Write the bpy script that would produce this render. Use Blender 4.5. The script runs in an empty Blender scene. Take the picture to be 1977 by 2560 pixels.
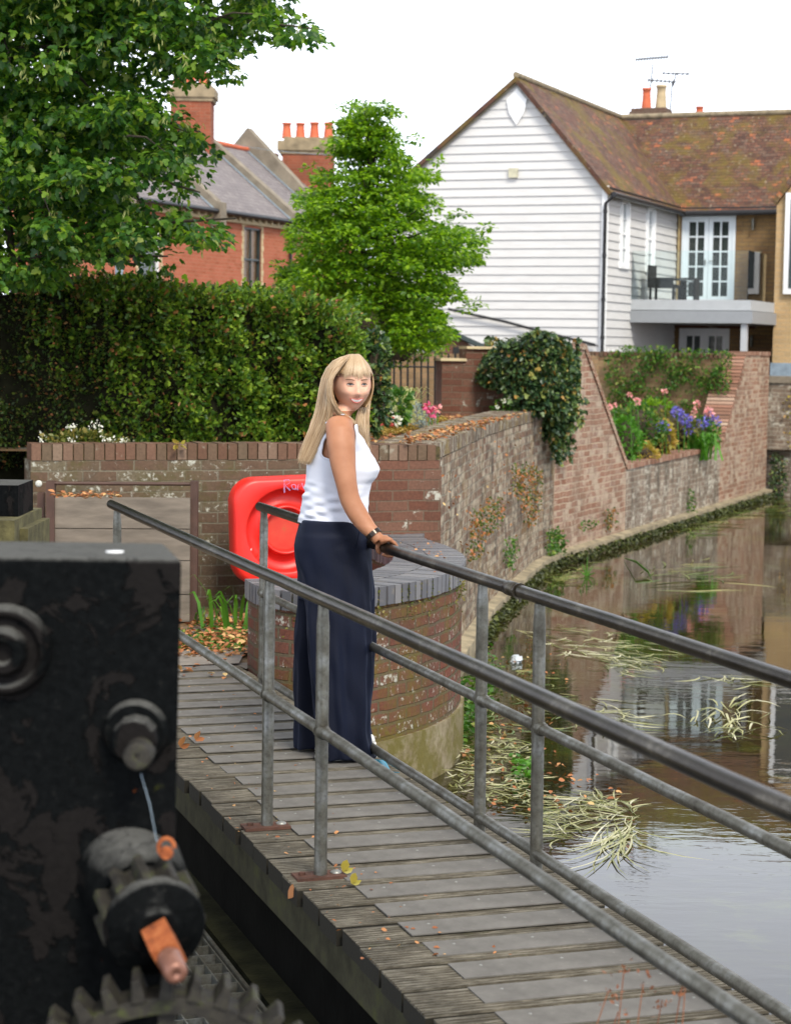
import bpy, bmesh, math, random
import numpy as np
from mathutils import Vector, Matrix

random.seed(7)
RNG = np.random.default_rng(11)
V = Vector
sc = bpy.context.scene
COL = sc.collection

# ------------------------------------------------------------------ camera
CZ = 1.77                      # eye height above the bridge deck
F = 5000.0                     # focal length in photo pixels (photo is 1977 x 2560)
PITCH = math.atan2(420.0, F)
ROLL = 0.014
cam_d = bpy.data.cameras.new('camera')
cam = bpy.data.objects.new('camera', cam_d)
COL.objects.link(cam)
cam_d.sensor_fit = 'HORIZONTAL'
cam_d.sensor_width = 36.0
cam_d.lens = F / 1977.0 * 36.0
cam_d.clip_start = 0.2
cam_d.clip_end = 600
cam_d.dof.use_dof = True
cam_d.dof.focus_distance = 8.3
cam_d.dof.aperture_fstop = 7.5
_f = V((0, math.cos(PITCH), -math.sin(PITCH)))
_u0 = V((0, math.sin(PITCH), math.cos(PITCH)))
_r0 = V((1, 0, 0))
_r = _r0 * math.cos(ROLL) + _u0 * math.sin(ROLL)
_u = -_r0 * math.sin(ROLL) + _u0 * math.cos(ROLL)
cam.matrix_world = Matrix((( _r.x, _u.x, -_f.x, 0), (_r.y, _u.y, -_f.y, 0), (_r.z, _u.z, -_f.z, CZ), (0, 0, 0, 1)))
sc.camera = cam

# ------------------------------------------------------------------ world, sun, exposure
SUN_EL, SUN_AZ = math.radians(46), math.radians(157)   # azimuth clockwise from +Y
w = bpy.data.worlds.new('World')
sc.world = w
w.use_nodes = True
nt = w.node_tree
nt.nodes.clear()
o_ = nt.nodes.new('ShaderNodeOutputWorld')
bg = nt.nodes.new('ShaderNodeBackground')
sky = nt.nodes.new('ShaderNodeTexSky')
sky.sky_type = 'NISHITA'
sky.sun_disc = False
sky.sun_elevation = SUN_EL
sky.sun_rotation = SUN_AZ
sky.dust_density = 3.0
sky.air_density = 1.0
mixc = nt.nodes.new('ShaderNodeMixRGB')                # overcast: cloud cover over the clear sky
mixc.inputs[0].default_value = 0.86
wtc = nt.nodes.new('ShaderNodeTexCoord'); wsp = nt.nodes.new('ShaderNodeSeparateXYZ'); wrp = nt.nodes.new('ShaderNodeValToRGB'); wmul = nt.nodes.new('ShaderNodeVectorMath')
nt.links.new(wtc.outputs['Generated'], wsp.inputs[0]); nt.links.new(wsp.outputs[2], wrp.inputs[0])   # thin bright cloud low down, greyer overhead
wrp.color_ramp.elements[0].position = 0.10; wrp.color_ramp.elements[0].color = (0.93, 0.99, 1.10, 1)
wrp.color_ramp.elements[1].position = 0.75; wrp.color_ramp.elements[1].color = (0.48, 0.50, 0.53, 1)
wmul.operation = 'SCALE'; wmul.inputs['Scale'].default_value = 29.0
nt.links.new(wrp.outputs[0], wmul.inputs[0]); nt.links.new(wmul.outputs[0], mixc.inputs[2])
nt.links.new(sky.outputs[0], mixc.inputs[1])
nt.links.new(mixc.outputs[0], bg.inputs[0])
bg.inputs[1].default_value = 0.074
nt.links.new(bg.outputs[0], o_.inputs[0])
sd = bpy.data.lights.new('sun', 'SUN')
sun = bpy.data.objects.new('sun', sd)
COL.objects.link(sun)
sd.energy = 3.7
sd.angle = math.radians(16)
sd.color = (1.0, 0.93, 0.80)
_sdir = V((math.sin(SUN_AZ) * math.cos(SUN_EL), math.cos(SUN_AZ) * math.cos(SUN_EL), math.sin(SUN_EL)))
sun.rotation_euler = _sdir.to_track_quat('Z', 'Y').to_euler()
sun.location = _sdir * 50
sc.view_settings.view_transform = 'Standard'
sc.view_settings.look = 'None'
sc.view_settings.exposure = 0.22
sc.view_settings.gamma = 1.0
sc.cycles.max_bounces = 6
sc.cycles.diffuse_bounces = 3
sc.cycles.glossy_bounces = 3
sc.cycles.transmission_bounces = 4
sc.cycles.transparent_max_bounces = 6
sc.cycles.use_denoising = True
sc.cycles.caustics_reflective = False
sc.cycles.caustics_refractive = False
sc.cycles.use_adaptive_sampling = True
sc.cycles.adaptive_threshold = 0.02

# ------------------------------------------------------------------ pixel helpers (photo pixels -> places in the world)
def ray(px, py):
    return (_f * F + _r * (px - 988.5) + _u * (1280.0 - py)).normalized()
CAM = V((0, 0, CZ))
def W(px, py, z=0.0):                       # where the ray meets a level plane
    d = ray(px, py)
    return CAM + d * ((z - CZ) / d.z)
def D(px, py, y):                           # where the ray meets depth y
    d = ray(px, py)
    return CAM + d * (y / d.y)
def hitline(px, py, a, b):                  # where the ray meets the vertical plane through a, b
    d = ray(px, py)
    n = V((-(b[1] - a[1]), b[0] - a[0], 0))
    t = (V((a[0], a[1], 0)) - CAM).dot(n) / d.dot(n)
    return CAM + d * t
BU = V((-math.sin(math.radians(18.3)), math.cos(math.radians(18.3)), 0))   # along the bridge
BN = V((BU.y, -BU.x, 0))                                                    # across it
def B(t, n, z=0.0):
    return BU * t + BN * n + V((0, 0, z))
ZUP = V((0, 0, 1))
WZ = -0.664                                 # water level
E2 = V((math.sin(math.radians(22)), math.cos(math.radians(22)), 0))
E1 = V((E2.y, -E2.x, 0))

# ------------------------------------------------------------------ object helpers
def tag(o, label=None, cat=None, group=None, kind=None):
    if label: o['label'] = label
    if cat: o['category'] = cat
    if group: o['group'] = group
    if kind: o['kind'] = kind
    return o
def thing(name, loc, label, cat, group=None):
    o = bpy.data.objects.new(name, None)
    o.empty_display_size = 0.1
    o.location = loc
    COL.objects.link(o)
    return tag(o, label, cat, group)
def wloc(o):
    l = V((0, 0, 0))
    while o:
        l = l + o.location
        o = o.parent
    return l
def link_mesh(name, me, mat, parent=None, loc=None):
    """me holds world coordinates; the object's origin goes to loc (or to the parent's place)"""
    o = bpy.data.objects.new(name, me)
    COL.objects.link(o)
    if mat is not None and not me.materials:
        me.materials.append(mat)
    base = wloc(parent) if parent else (V(loc) if loc is not None else V((0, 0, 0)))
    if base.length > 0:
        me.transform(Matrix.Translation(-base))
    if parent:
        o.parent = parent
    elif loc is not None:
        o.location = loc
    return o

class MB:
    def __init__(s):
        s.v = []; s.f = []; s.uv = []; s.sm = []
    def face(s, pts, uvs=None, smooth=False):
        i = len(s.v)
        s.v += [tuple(p) for p in pts]
        s.f.append(tuple(range(i, i + len(pts))))
        s.uv.append(uvs if uvs else [(0, 0)] * len(pts))
        s.sm.append(smooth)
    def mesh(s, vs, fs, smooth=False, uvf=None):
        i = len(s.v)
        s.v += [tuple(p) for p in vs]
        for f in fs:
            s.f.append(tuple(i + k for k in f))
            s.uv.append([uvf(vs[k]) for k in f] if uvf else [(0, 0)] * len(f))
            s.sm.append(smooth)
    def obox(s, c, ax, ay, az, uv=False):
        """box: centre c, half axes"""
        c = V(c); ax = V(ax); ay = V(ay); az = V(az)
        P = [c + ax * i + ay * j + az * k for i in (-1, 1) for j in (-1, 1) for k in (-1, 1)]
        fs = [(0, 1, 3, 2), (4, 6, 7, 5), (0, 4, 5, 1), (2, 3, 7, 6), (0, 2, 6, 4), (1, 5, 7, 3)]
        fl = ax.cross(ay).dot(az) < 0
        lx, ly, lz = ax.length, ay.length, az.length
        dims = [(ly, lz), (ly, lz), (lx, lz), (lx, lz), (lx, ly), (lx, ly)]
        for q, (a, b) in zip(fs, dims):
            pts = [P[k] for k in q]
            o0 = (c.x + c.y) * 1.37
            u = (pts[1] - pts[0]); v_ = (pts[3] - pts[0])
            if abs(u.normalized().z) > abs(v_.normalized().z):
                uvs = [(o0, pts[0].z), (o0, pts[1].z), (o0 + v_.length, pts[1].z), (o0 + v_.length, pts[0].z)]
            else:
                uvs = [(o0, pts[0].z), (o0 + u.length, pts[0].z), (o0 + u.length, pts[0].z + v_.length), (o0, pts[0].z + v_.length)]
            if fl: pts = pts[::-1]; uvs = uvs[::-1]
            s.face(pts, uvs)
    def box(s, lo, hi):
        lo = V(lo); hi = V(hi); c = (lo + hi) / 2; h = (hi - lo) / 2
        s.obox(c, (h.x, 0, 0), (0, h.y, 0), (0, 0, h.z))
    def tube(s, pts, r, n=10, caps=True, smooth=True, flat=None):
        pts = [V(p) for p in pts]
        if not hasattr(r, '__len__'): r = [r] * len(pts)
        rings = []
        up = None
        for i, p in enumerate(pts):
            t = (pts[min(i + 1, len(pts) - 1)] - pts[max(i - 1, 0)])
            if t.length < 1e-9: t = V((0, 0, 1))
            t.normalize()
            if up is None:
                a = V((0, 0, 1)) if abs(t.z) < 0.9 else V((1, 0, 0))
                up = (a - t * a.dot(t)).normalized()
            else:
                up = (up - t * up.dot(t)).normalized()
            sd_ = t.cross(up)
            rings.append([p + (up * math.cos(2 * math.pi * k / n) + sd_ * math.sin(2 * math.pi * k / n) * (flat or 1)) * r[i] for k in range(n)])
        vs = [q for ring in rings for q in ring]
        fs = []
        for i in range(len(pts) - 1):
            for k in range(n):
                a = i * n + k; b = i * n + (k + 1) % n
                fs.append((a, a + n, b + n, b))
        s.mesh(vs, fs, smooth)
        if caps:
            s.mesh(rings[0], [tuple(range(n))]); s.mesh(rings[-1], [tuple(range(n))[::-1]])
    def lathe(s, c, axis, prof, n=24, smooth=True):
        """prof: list of (distance along axis, radius)"""
        axis = V(axis).normalized()
        a = V((0, 0, 1)) if abs(axis.z) < 0.9 else V((1, 0, 0))
        up = (a - axis * a.dot(axis)).normalized(); sd_ = axis.cross(up)
        vs = [V(c) + axis * h + (up * math.cos(2 * math.pi * k / n) + sd_ * math.sin(2 * math.pi * k / n)) * r for h, r in prof for k in range(n)]
        fs = []
        for i in range(len(prof) - 1):
            for k in range(n):
                p = i * n + k; q = i * n + (k + 1) % n
                fs.append((p, q, q + n, p + n))
        s.mesh(vs, fs, smooth)
        m = len(prof) - 1
        s.mesh(vs[:n], [tuple(range(n))[::-1]]); s.mesh(vs[m * n:], [tuple(range(n))])
    def plate(s, o, d, nrm, poly, th, u0=0.0):
        """polygon (s, z) in the vertical plane through o along d; front faces nrm, thickness th behind"""
        o = V(o); d = V(d).normalized(); nrm = V(nrm).normalized()
        fr = [o + d * a + ZUP * z for a, z in poly]
        bk = [p - nrm * th for p in fr]
        area = sum(poly[i][0] * poly[(i + 1) % len(poly)][1] - poly[(i + 1) % len(poly)][0] * poly[i][1] for i in range(len(poly)))
        ccw = (area > 0) == (d.cross(ZUP).dot(nrm) > 0)
        uv = [(a + u0, z + o.z) for a, z in poly]
        if ccw: s.face(fr, uv); s.face(bk[::-1], uv[::-1])
        else: s.face(fr[::-1], uv[::-1]); s.face(bk, uv)
        n = len(poly); per = 0
        for i in range(n):
            j = (i + 1) % n
            L = (fr[j] - fr[i]).length
            q = [fr[i], bk[i], bk[j], fr[j]]; qu = [(per, 0.0), (per, th), (per + L, th), (per + L, 0.0)]
            if not ccw: q = q[::-1]; qu = qu[::-1]
            s.face(q, qu); per += L
    def holed(s, o, d, nrm, s0, s1, z0, z1, holes, rev, u0=0.0):
        """rectangular wall face with rectangular holes and their reveals (depth rev)"""
        o = V(o); d = V(d).normalized(); nrm = V(nrm).normalized()
        xs = sorted(set([s0, s1] + [h[0] for h in holes] + [h[1] for h in holes]))
        zs = sorted(set([z0, z1] + [h[2] for h in holes] + [h[3] for h in holes]))
        fl = d.cross(ZUP).dot(nrm) < 0
        P = lambda a, z, b=0.0: o + d * a + ZUP * z - nrm * b
        def add(q, uv):
            if fl: q = q[::-1]; uv = uv[::-1]
            s.face(q, uv)
        for i in range(len(xs) - 1):
            for j in range(len(zs) - 1):
                cx = (xs[i] + xs[i + 1]) / 2; cz = (zs[j] + zs[j + 1]) / 2
                if any(h[0] < cx < h[1] and h[2] < cz < h[3] for h in holes): continue
                c = [(xs[i], zs[j]), (xs[i + 1], zs[j]), (xs[i + 1], zs[j + 1]), (xs[i], zs[j + 1])]
                add([P(*q) for q in c], [(a + u0, z) for a, z in c])
        for a0, a1, b0, b1 in holes:
            c = [(a0, b0), (a1, b0), (a1, b1), (a0, b1)]
            for k in range(4):
                p, q = c[k], c[(k + 1) % 4]
                add([P(*p), P(*q), P(q[0], q[1], rev), P(p[0], p[1], rev)], [(p[0], p[1]), (q[0], q[1]), (q[0] + .05, q[1] + .05), (p[0] + .05, p[1] + .05)])
    def build(s, name, mat, parent=None, loc=None, bevel=0, weld=False, sub=0):
        me = bpy.data.meshes.new(name)
        me.from_pydata(s.v, [], s.f)
        uvl = me.uv_layers.new(name='UVMap')
        flat = [c for f in s.uv for p in f for c in p]
        uvl.data.foreach_set('uv', flat)
        me.polygons.foreach_set('use_smooth', s.sm)
        if weld:
            bm = bmesh.new(); bm.from_mesh(me)
            bmesh.ops.remove_doubles(bm, verts=bm.verts, dist=1e-5)
            bmesh.ops.recalc_face_normals(bm, faces=bm.faces)
            bm.to_mesh(me); bm.free()
        me.update()
        o = link_mesh(name, me, mat, parent, loc)
        if bevel:
            m = o.modifiers.new('bevel', 'BEVEL'); m.width = bevel; m.segments = 2; m.limit_method = 'ANGLE'; m.angle_limit = math.radians(40)
        return o

# ------------------------------------------------------------------ materials
def newmat(name):
    m = bpy.data.materials.new(name); m.use_nodes = True
    m.node_tree.nodes.clear()
    return m, m.node_tree
class N:
    """small node-graph helper"""
    def __init__(s, name):
        s.m, s.t = newmat(name)
        s.out = s.t.nodes.new('ShaderNodeOutputMaterial')
        s.p = s.t.nodes.new('ShaderNodeBsdfPrincipled')
        s.l(s.p.outputs[0], s.out.inputs[0])
        s.tc = s.t.nodes.new('ShaderNodeTexCoord')
        s.geo = None
    def l(s, a, b): s.t.links.new(a, b)
    def new(s, k): return s.t.nodes.new(k)
    def mapped(s, src='Object', scale=(1, 1, 1), loc=(0, 0, 0), rot=(0, 0, 0)):
        mp = s.new('ShaderNodeMapping'); s.l(s.tc.outputs[src], mp.inputs[0])
        mp.inputs['Scale'].default_value = scale; mp.inputs['Location'].default_value = loc; mp.inputs['Rotation'].default_value = rot
        return mp.outputs[0]
    def noise(s, vec, scale=5, detail=4, rough=0.55, dist=0):
        n = s.new('ShaderNodeTexNoise'); s.l(vec, n.inputs['Vector'])
        n.inputs['Scale'].default_value = scale; n.inputs['Detail'].default_value = detail
        n.inputs['Roughness'].default_value = rough; n.inputs['Distortion'].default_value = dist
        return n.outputs['Fac']
    def ramp(s, fac, stops, interp='LINEAR'):
        r = s.new('ShaderNodeValToRGB'); s.l(fac, r.inputs[0]); r.color_ramp.interpolation = interp
        e = r.color_ramp.elements
        while len(e) < len(stops): e.new(0.5)
        for k, (p, c) in enumerate(stops):
            e[k].position = p
            e[k].color = (c, c, c, 1) if not hasattr(c, '__len__') else (*c, 1)
        return r.outputs[0]
    def mix(s, fac, a, b, mode='MIX'):
        m = s.new('ShaderNodeMixRGB'); m.blend_type = mode
        for i, x in ((0, fac), (1, a), (2, b)):
            if hasattr(x, 'is_linked'): s.l(x, m.inputs[i])
            elif i == 0: m.inputs[0].default_value = x
            else: m.inputs[i].default_value = (*x, 1)
        return m.outputs[0]
    def math(s, op, a, b=0.0):
        m = s.new('ShaderNodeMath'); m.operation = op
        for i, x in ((0, a), (1, b)):
            if hasattr(x, 'is_linked'): s.l(x, m.inputs[i])
            else: m.inputs[i].default_value = x
        return m.outputs[0]
    def bump(s, h, strength=0.5, dist=0.01):
        b = s.new('ShaderNodeBump'); s.l(h, b.inputs['Height'])
        b.inputs['Strength'].default_value = strength; b.inputs['Distance'].default_value = dist
        s.l(b.outputs[0], s.p.inputs['Normal'])
        return b
    def set(s, color=None, rough=None, metal=None, spec=None):
        for k, x in (('Base Color', color), ('Roughness', rough), ('Metallic', metal), ('Specular IOR Level', spec)):
            if x is None: continue
            if hasattr(x, 'is_linked'): s.l(x, s.p.inputs[k])
            elif hasattr(x, '__len__'): s.p.inputs[k].default_value = (*x, 1)
            else: s.p.inputs[k].default_value = x
        return s.m

def plain(name, col, rough=0.6, metal=0.0, var=0.25, scale=8, bump=0.0, spec=0.4, stretch=(1, 1, 1)):
    g = N(name)
    v = g.mapped('Object', stretch)
    n = g.noise(v, scale, 5, 0.6)
    c = g.mix(g.ramp(n, [(0.3, 0), (0.7, 1)]), tuple(x * (1 - var) for x in col), tuple(min(1, x * (1 + var)) for x in col))
    if bump: g.bump(g.noise(v, scale * 6, 3), bump, 0.004)
    return g.set(c, rough, metal, spec)

def brick(name, c1, c2, mortar, extra=None, w=0.225, h=0.0705, mort=0.0055, lichen=0.0, lichcol=(0.42, 0.42, 0.36), stain=0.0, staincol=(0.03, 0.028, 0.022), moss=0.0, mosscol=(0.10, 0.11, 0.02), bump=0.7, offs=0.5, warp=0.004, rough=0.88, streak=0.0, lsc=9):
    g = N(name)
    uv = g.mapped('UV')
    ob = g.mapped('Object')
    # gently uneven courses
    nz = g.new('ShaderNodeTexNoise'); g.l(uv, nz.inputs['Vector']); nz.inputs['Scale'].default_value = 5; nz.inputs['Detail'].default_value = 3
    sub = g.new('ShaderNodeVectorMath'); sub.operation = 'SUBTRACT'; g.l(nz.outputs['Color'], sub.inputs[0]); sub.inputs[1].default_value = (.5, .5, .5)
    scl = g.new('ShaderNodeVectorMath'); scl.operation = 'SCALE'; g.l(sub.outputs[0], scl.inputs[0]); scl.inputs['Scale'].default_value = warp * 4
    add = g.new('ShaderNodeVectorMath'); add.operation = 'ADD'; g.l(uv, add.inputs[0]); g.l(scl.outputs[0], add.inputs[1])
    def bt(ca, cb, cm):
        b = g.new('ShaderNodeTexBrick'); g.l(add.outputs[0], b.inputs['Vector'])
        b.inputs['Scale'].default_value = 1.0; b.inputs['Brick Width'].default_value = w; b.inputs['Row Height'].default_value = h
        b.inputs['Mortar Size'].default_value = mort; b.inputs['Mortar Smooth'].default_value = 0.25; b.inputs['Bias'].default_value = 0
        b.offset = offs
        b.inputs['Color1'].default_value = (*ca, 1); b.inputs['Color2'].default_value = (*cb, 1); b.inputs['Mortar'].default_value = (*cm, 1)
        return b
    b = bt(c1, c2, mortar)
    col = b.outputs['Color']
    # per-brick jumps of tone (second brick pattern seen as random greys)
    b2 = bt((0.55,) * 3, (1.35,) * 3, (1, 1, 1)); b2.inputs['Bias'].default_value = 0.0
    col = g.mix(0.75, col, b2.outputs['Color'], 'MULTIPLY')
    n1 = g.noise(ob, 3.0, 5, 0.6)
    col = g.mix(g.ramp(n1, [(0.35, 0.0), (0.7, 0.55)]), col, extra or c2)
    fine = g.noise(ob, 55, 4, 0.65)
    col = g.mix(0.55, col, g.ramp(fine, [(0.25, 0.45), (0.75, 1.35)]), 'MULTIPLY')
    if stain:
        sv = g.mapped('Object', (3.2, 3.2, 1.1)) if streak else ob
        n3 = g.noise(sv, 1.6, 6, 0.62)
        col = g.mix(g.ramp(n3, [(0.5 - 0.12 * stain, 0.0), (0.68, min(1, stain))]), col, staincol)
    if moss:
        n4 = g.noise(ob, 2.6, 6, 0.7, 0.3)
        mk = g.ramp(n4, [(0.56 - 0.1 * moss, 0.0), (0.64, 1.0)])
        mk = g.math('MULTIPLY', mk, g.ramp(g.noise(ob, 40, 3), [(0.35, 0.25), (0.6, 0.9)]))
        col = g.mix(mk, col, mosscol)
    if lichen:
        n5 = g.noise(ob, lsc, 7, 0.75, 0.2)
        n5 = g.math('ADD', n5, g.math('MULTIPLY', g.math('SUBTRACT', b2.outputs['Color'], 0.95), 0.17)); n5 = g.math('SUBTRACT', n5, g.math('MULTIPLY', b.outputs['Fac'], 0.06))
        col = g.mix(g.ramp(n5, [(0.62 - 0.14 * lichen, 0.0), (0.68 - 0.1 * lichen, 0.85)]), col, lichcol)
    hgt = g.mix(0.35, b.outputs['Fac'], fine)
    inv = g.math('SUBTRACT', 1.0, hgt)
    g.bump(inv, bump, 0.012)
    return g.set(col, rough, 0, 0.25)

def leafmat(name, cols, trans=0.35, rough=0.45, hue=0.0):
    m, t = newmat(name)
    out = t.nodes.new('ShaderNodeOutputMaterial')
    geo = t.nodes.new('ShaderNodeNewGeometry')
    rp = t.nodes.new('ShaderNodeValToRGB'); rp.color_ramp.interpolation = 'LINEAR'
    e = rp.color_ramp.elements
    while len(e) < len(cols): e.new(0.5)
    for k, (p, c) in enumerate(cols): e[k].position = p; e[k].color = (*c, 1)
    t.links.new(geo.outputs['Random Per Island'], rp.inputs[0])
    pr = t.nodes.new('ShaderNodeBsdfPrincipled'); pr.inputs['Roughness'].default_value = rough; pr.inputs['Specular IOR Level'].default_value = 0.35
    t.links.new(rp.outputs[0], pr.inputs['Base Color'])
    if trans:
        tr = t.nodes.new('ShaderNodeBsdfTranslucent')
        mx2 = t.nodes.new('ShaderNodeMixRGB'); mx2.blend_type = 'MULTIPLY'; mx2.inputs[0].default_value = 1.0
        t.links.new(rp.outputs[0], mx2.inputs[1]); mx2.inputs[2].default_value = (1.7, 1.75, 0.7, 1)
        t.links.new(mx2.outputs[0], tr.inputs[0])
        mx = t.nodes.new('ShaderNodeMixShader'); mx.inputs[0].default_value = trans
        t.links.new(pr.outputs[0], mx.inputs[1]); t.links.new(tr.outputs[0], mx.inputs[2])
        t.links.new(mx.outputs[0], out.inputs[0])
    else:
        t.links.new(pr.outputs[0], out.inputs[0])
    return m

M = {}
M['brick_left'] = brick('brick_left', (0.14, 0.075, 0.05), (0.10, 0.085, 0.055), (0.17, 0.15, 0.11), extra=(0.11, 0.085, 0.055), lichen=0.35, moss=0.7, mosscol=(0.07, 0.062, 0.02), stain=0.45, lsc=26)
M['brick_pier'] = brick('brick_pier', (0.21, 0.055, 0.032), (0.105, 0.044, 0.032), (0.10, 0.085, 0.05), extra=(0.11, 0.07, 0.05), lichen=0.3, moss=1.1, mosscol=(0.11, 0.085, 0.012), lsc=30, warp=.008, bump=1.0, mort=.010, w=.17, stain=.4, staincol=(.05,.03,.02))
M['brick_canal'] = brick('brick_canal', (0.25, 0.115, 0.07), (0.15, 0.10, 0.07), (0.34, 0.30, 0.23), extra=(0.22, 0.18, 0.13), lichen=0.95, lichcol=(0.42, 0.36, 0.27), stain=0.9, streak=1, staincol=(0.05, 0.043, 0.034), lsc=11, warp=.008, bump=1.0, mort=.008, moss=.5, mosscol=(.20, .13, .05))
M['brick_garden'] = brick('brick_garden', (0.35, 0.155, 0.095), (0.22, 0.145, 0.115), (0.46, 0.36, 0.26), extra=(0.33, 0.22, 0.155), lichen=0.85, lichcol=(0.40, 0.32, 0.24), stain=0.5, staincol=(.10, .07, .05), lsc=5, bump=0.8, warp=.009, mort=.008)
M['brick_low'] = brick('brick_low', (0.30, 0.20, 0.145), (0.21, 0.165, 0.13), (0.42, 0.37, 0.29), extra=(0.25, 0.21, 0.165), lichen=0.6, lichcol=(0.48, 0.45, 0.38), stain=0.85, streak=1, staincol=(0.065, 0.054, 0.042), lsc=9, bump=0.7, mort=.008, warp=.007)
M['brick_dark'] = brick('brick_dark', (0.17, 0.062, 0.038), (0.12, 0.065, 0.045), (0.13, 0.10, 0.07), stain=0.25, lichen=0.1)
M['brick_red'] = brick('brick_red', (0.46, 0.125, 0.058), (0.34, 0.10, 0.058), (0.42, 0.22, 0.14), extra=(0.42, 0.15, 0.085), h=0.072, w=0.21, mort=0.006, bump=0.5, warp=0.003, stain=.3, staincol=(.26, .075, .04))
M['brick_yellow'] = brick('brick_yellow', (0.36, 0.23, 0.095), (0.17, 0.095, 0.045), (0.13, 0.10, 0.07), extra=(0.30, 0.19, 0.085), h=0.072, w=0.24, mort=0.010, bump=0.7, stain=0.6, staincol=(0.10, 0.06, 0.03), warp=.006)
M['brick_pale'] = brick('brick_pale', (0.55, 0.38, 0.20), (0.40, 0.26, 0.13), (0.40, 0.31, 0.20), extra=(0.50, 0.35, 0.18), h=0.072, w=0.22, mort=0.008, bump=0.5, stain=.3, staincol=(.28, .18, .09))
M['concrete'] = plain('concrete', (0.25, 0.22, 0.16), 0.9, var=0.35, scale=5, bump=0.4)
M['cement'] = plain('cement', (0.24, 0.20, 0.13), 0.9, var=0.5, scale=6, bump=0.8)
M['white_board'] = plain('white_board', (0.55, 0.545, 0.54), 0.55, var=0.06, scale=3, bump=0.1, stretch=(1, 1, 8))
M['white_paint'] = plain('white_paint', (0.78, 0.79, 0.80), 0.4, var=0.03)
M['door_paint'] = plain('door_paint', (0.62, 0.68, 0.73), 0.4, var=0.03)
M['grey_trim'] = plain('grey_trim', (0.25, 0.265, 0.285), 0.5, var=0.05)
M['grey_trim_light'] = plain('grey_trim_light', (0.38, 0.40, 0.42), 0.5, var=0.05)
M['black_gutter'] = plain('black_gutter', (0.015, 0.015, 0.017), 0.4)
M['dark_green_paint'] = plain('dark_green_paint', (0.035, 0.05, 0.05), 0.4)
M['stone_trim'] = plain('stone_trim', (0.50, 0.40, 0.24), 0.8, var=0.2, scale=10)
M['terracotta'] = plain('terracotta', (0.50, 0.12, 0.055), 0.75, var=0.2)
M['buff_pot'] = plain('buff_pot', (0.42, 0.33, 0.20), 0.8, var=0.2)
M['lead'] = plain('lead', (0.22, 0.28, 0.34), 0.6, var=0.25)
M['render'] = plain('render', (0.20, 0.17, 0.13), 0.9, var=0.35, scale=3)
M['blind'] = plain('blind', (0.50, 0.27, 0.14), 0.8, var=0.15, stretch=(1, 1, 0.2))
M['curtain'] = plain('curtain', (0.30, 0.33, 0.34), 0.8, var=0.3, stretch=(6, 6, 0.4))
M['iron_black'] = plain('iron_black', (0.012, 0.012, 0.012), 0.5)
M['brown_steel'] = plain('brown_steel', (0.060, 0.030, 0.021), 0.6, var=0.3, bump=0.2)
M['bark'] = plain('bark', (0.05, 0.04, 0.028), 0.9, var=0.4, scale=12, bump=0.6)
M['soil'] = plain('soil', (0.045, 0.032, 0.02), 0.95, var=0.4, scale=10, bump=0.6)
M['skin'] = None

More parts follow.
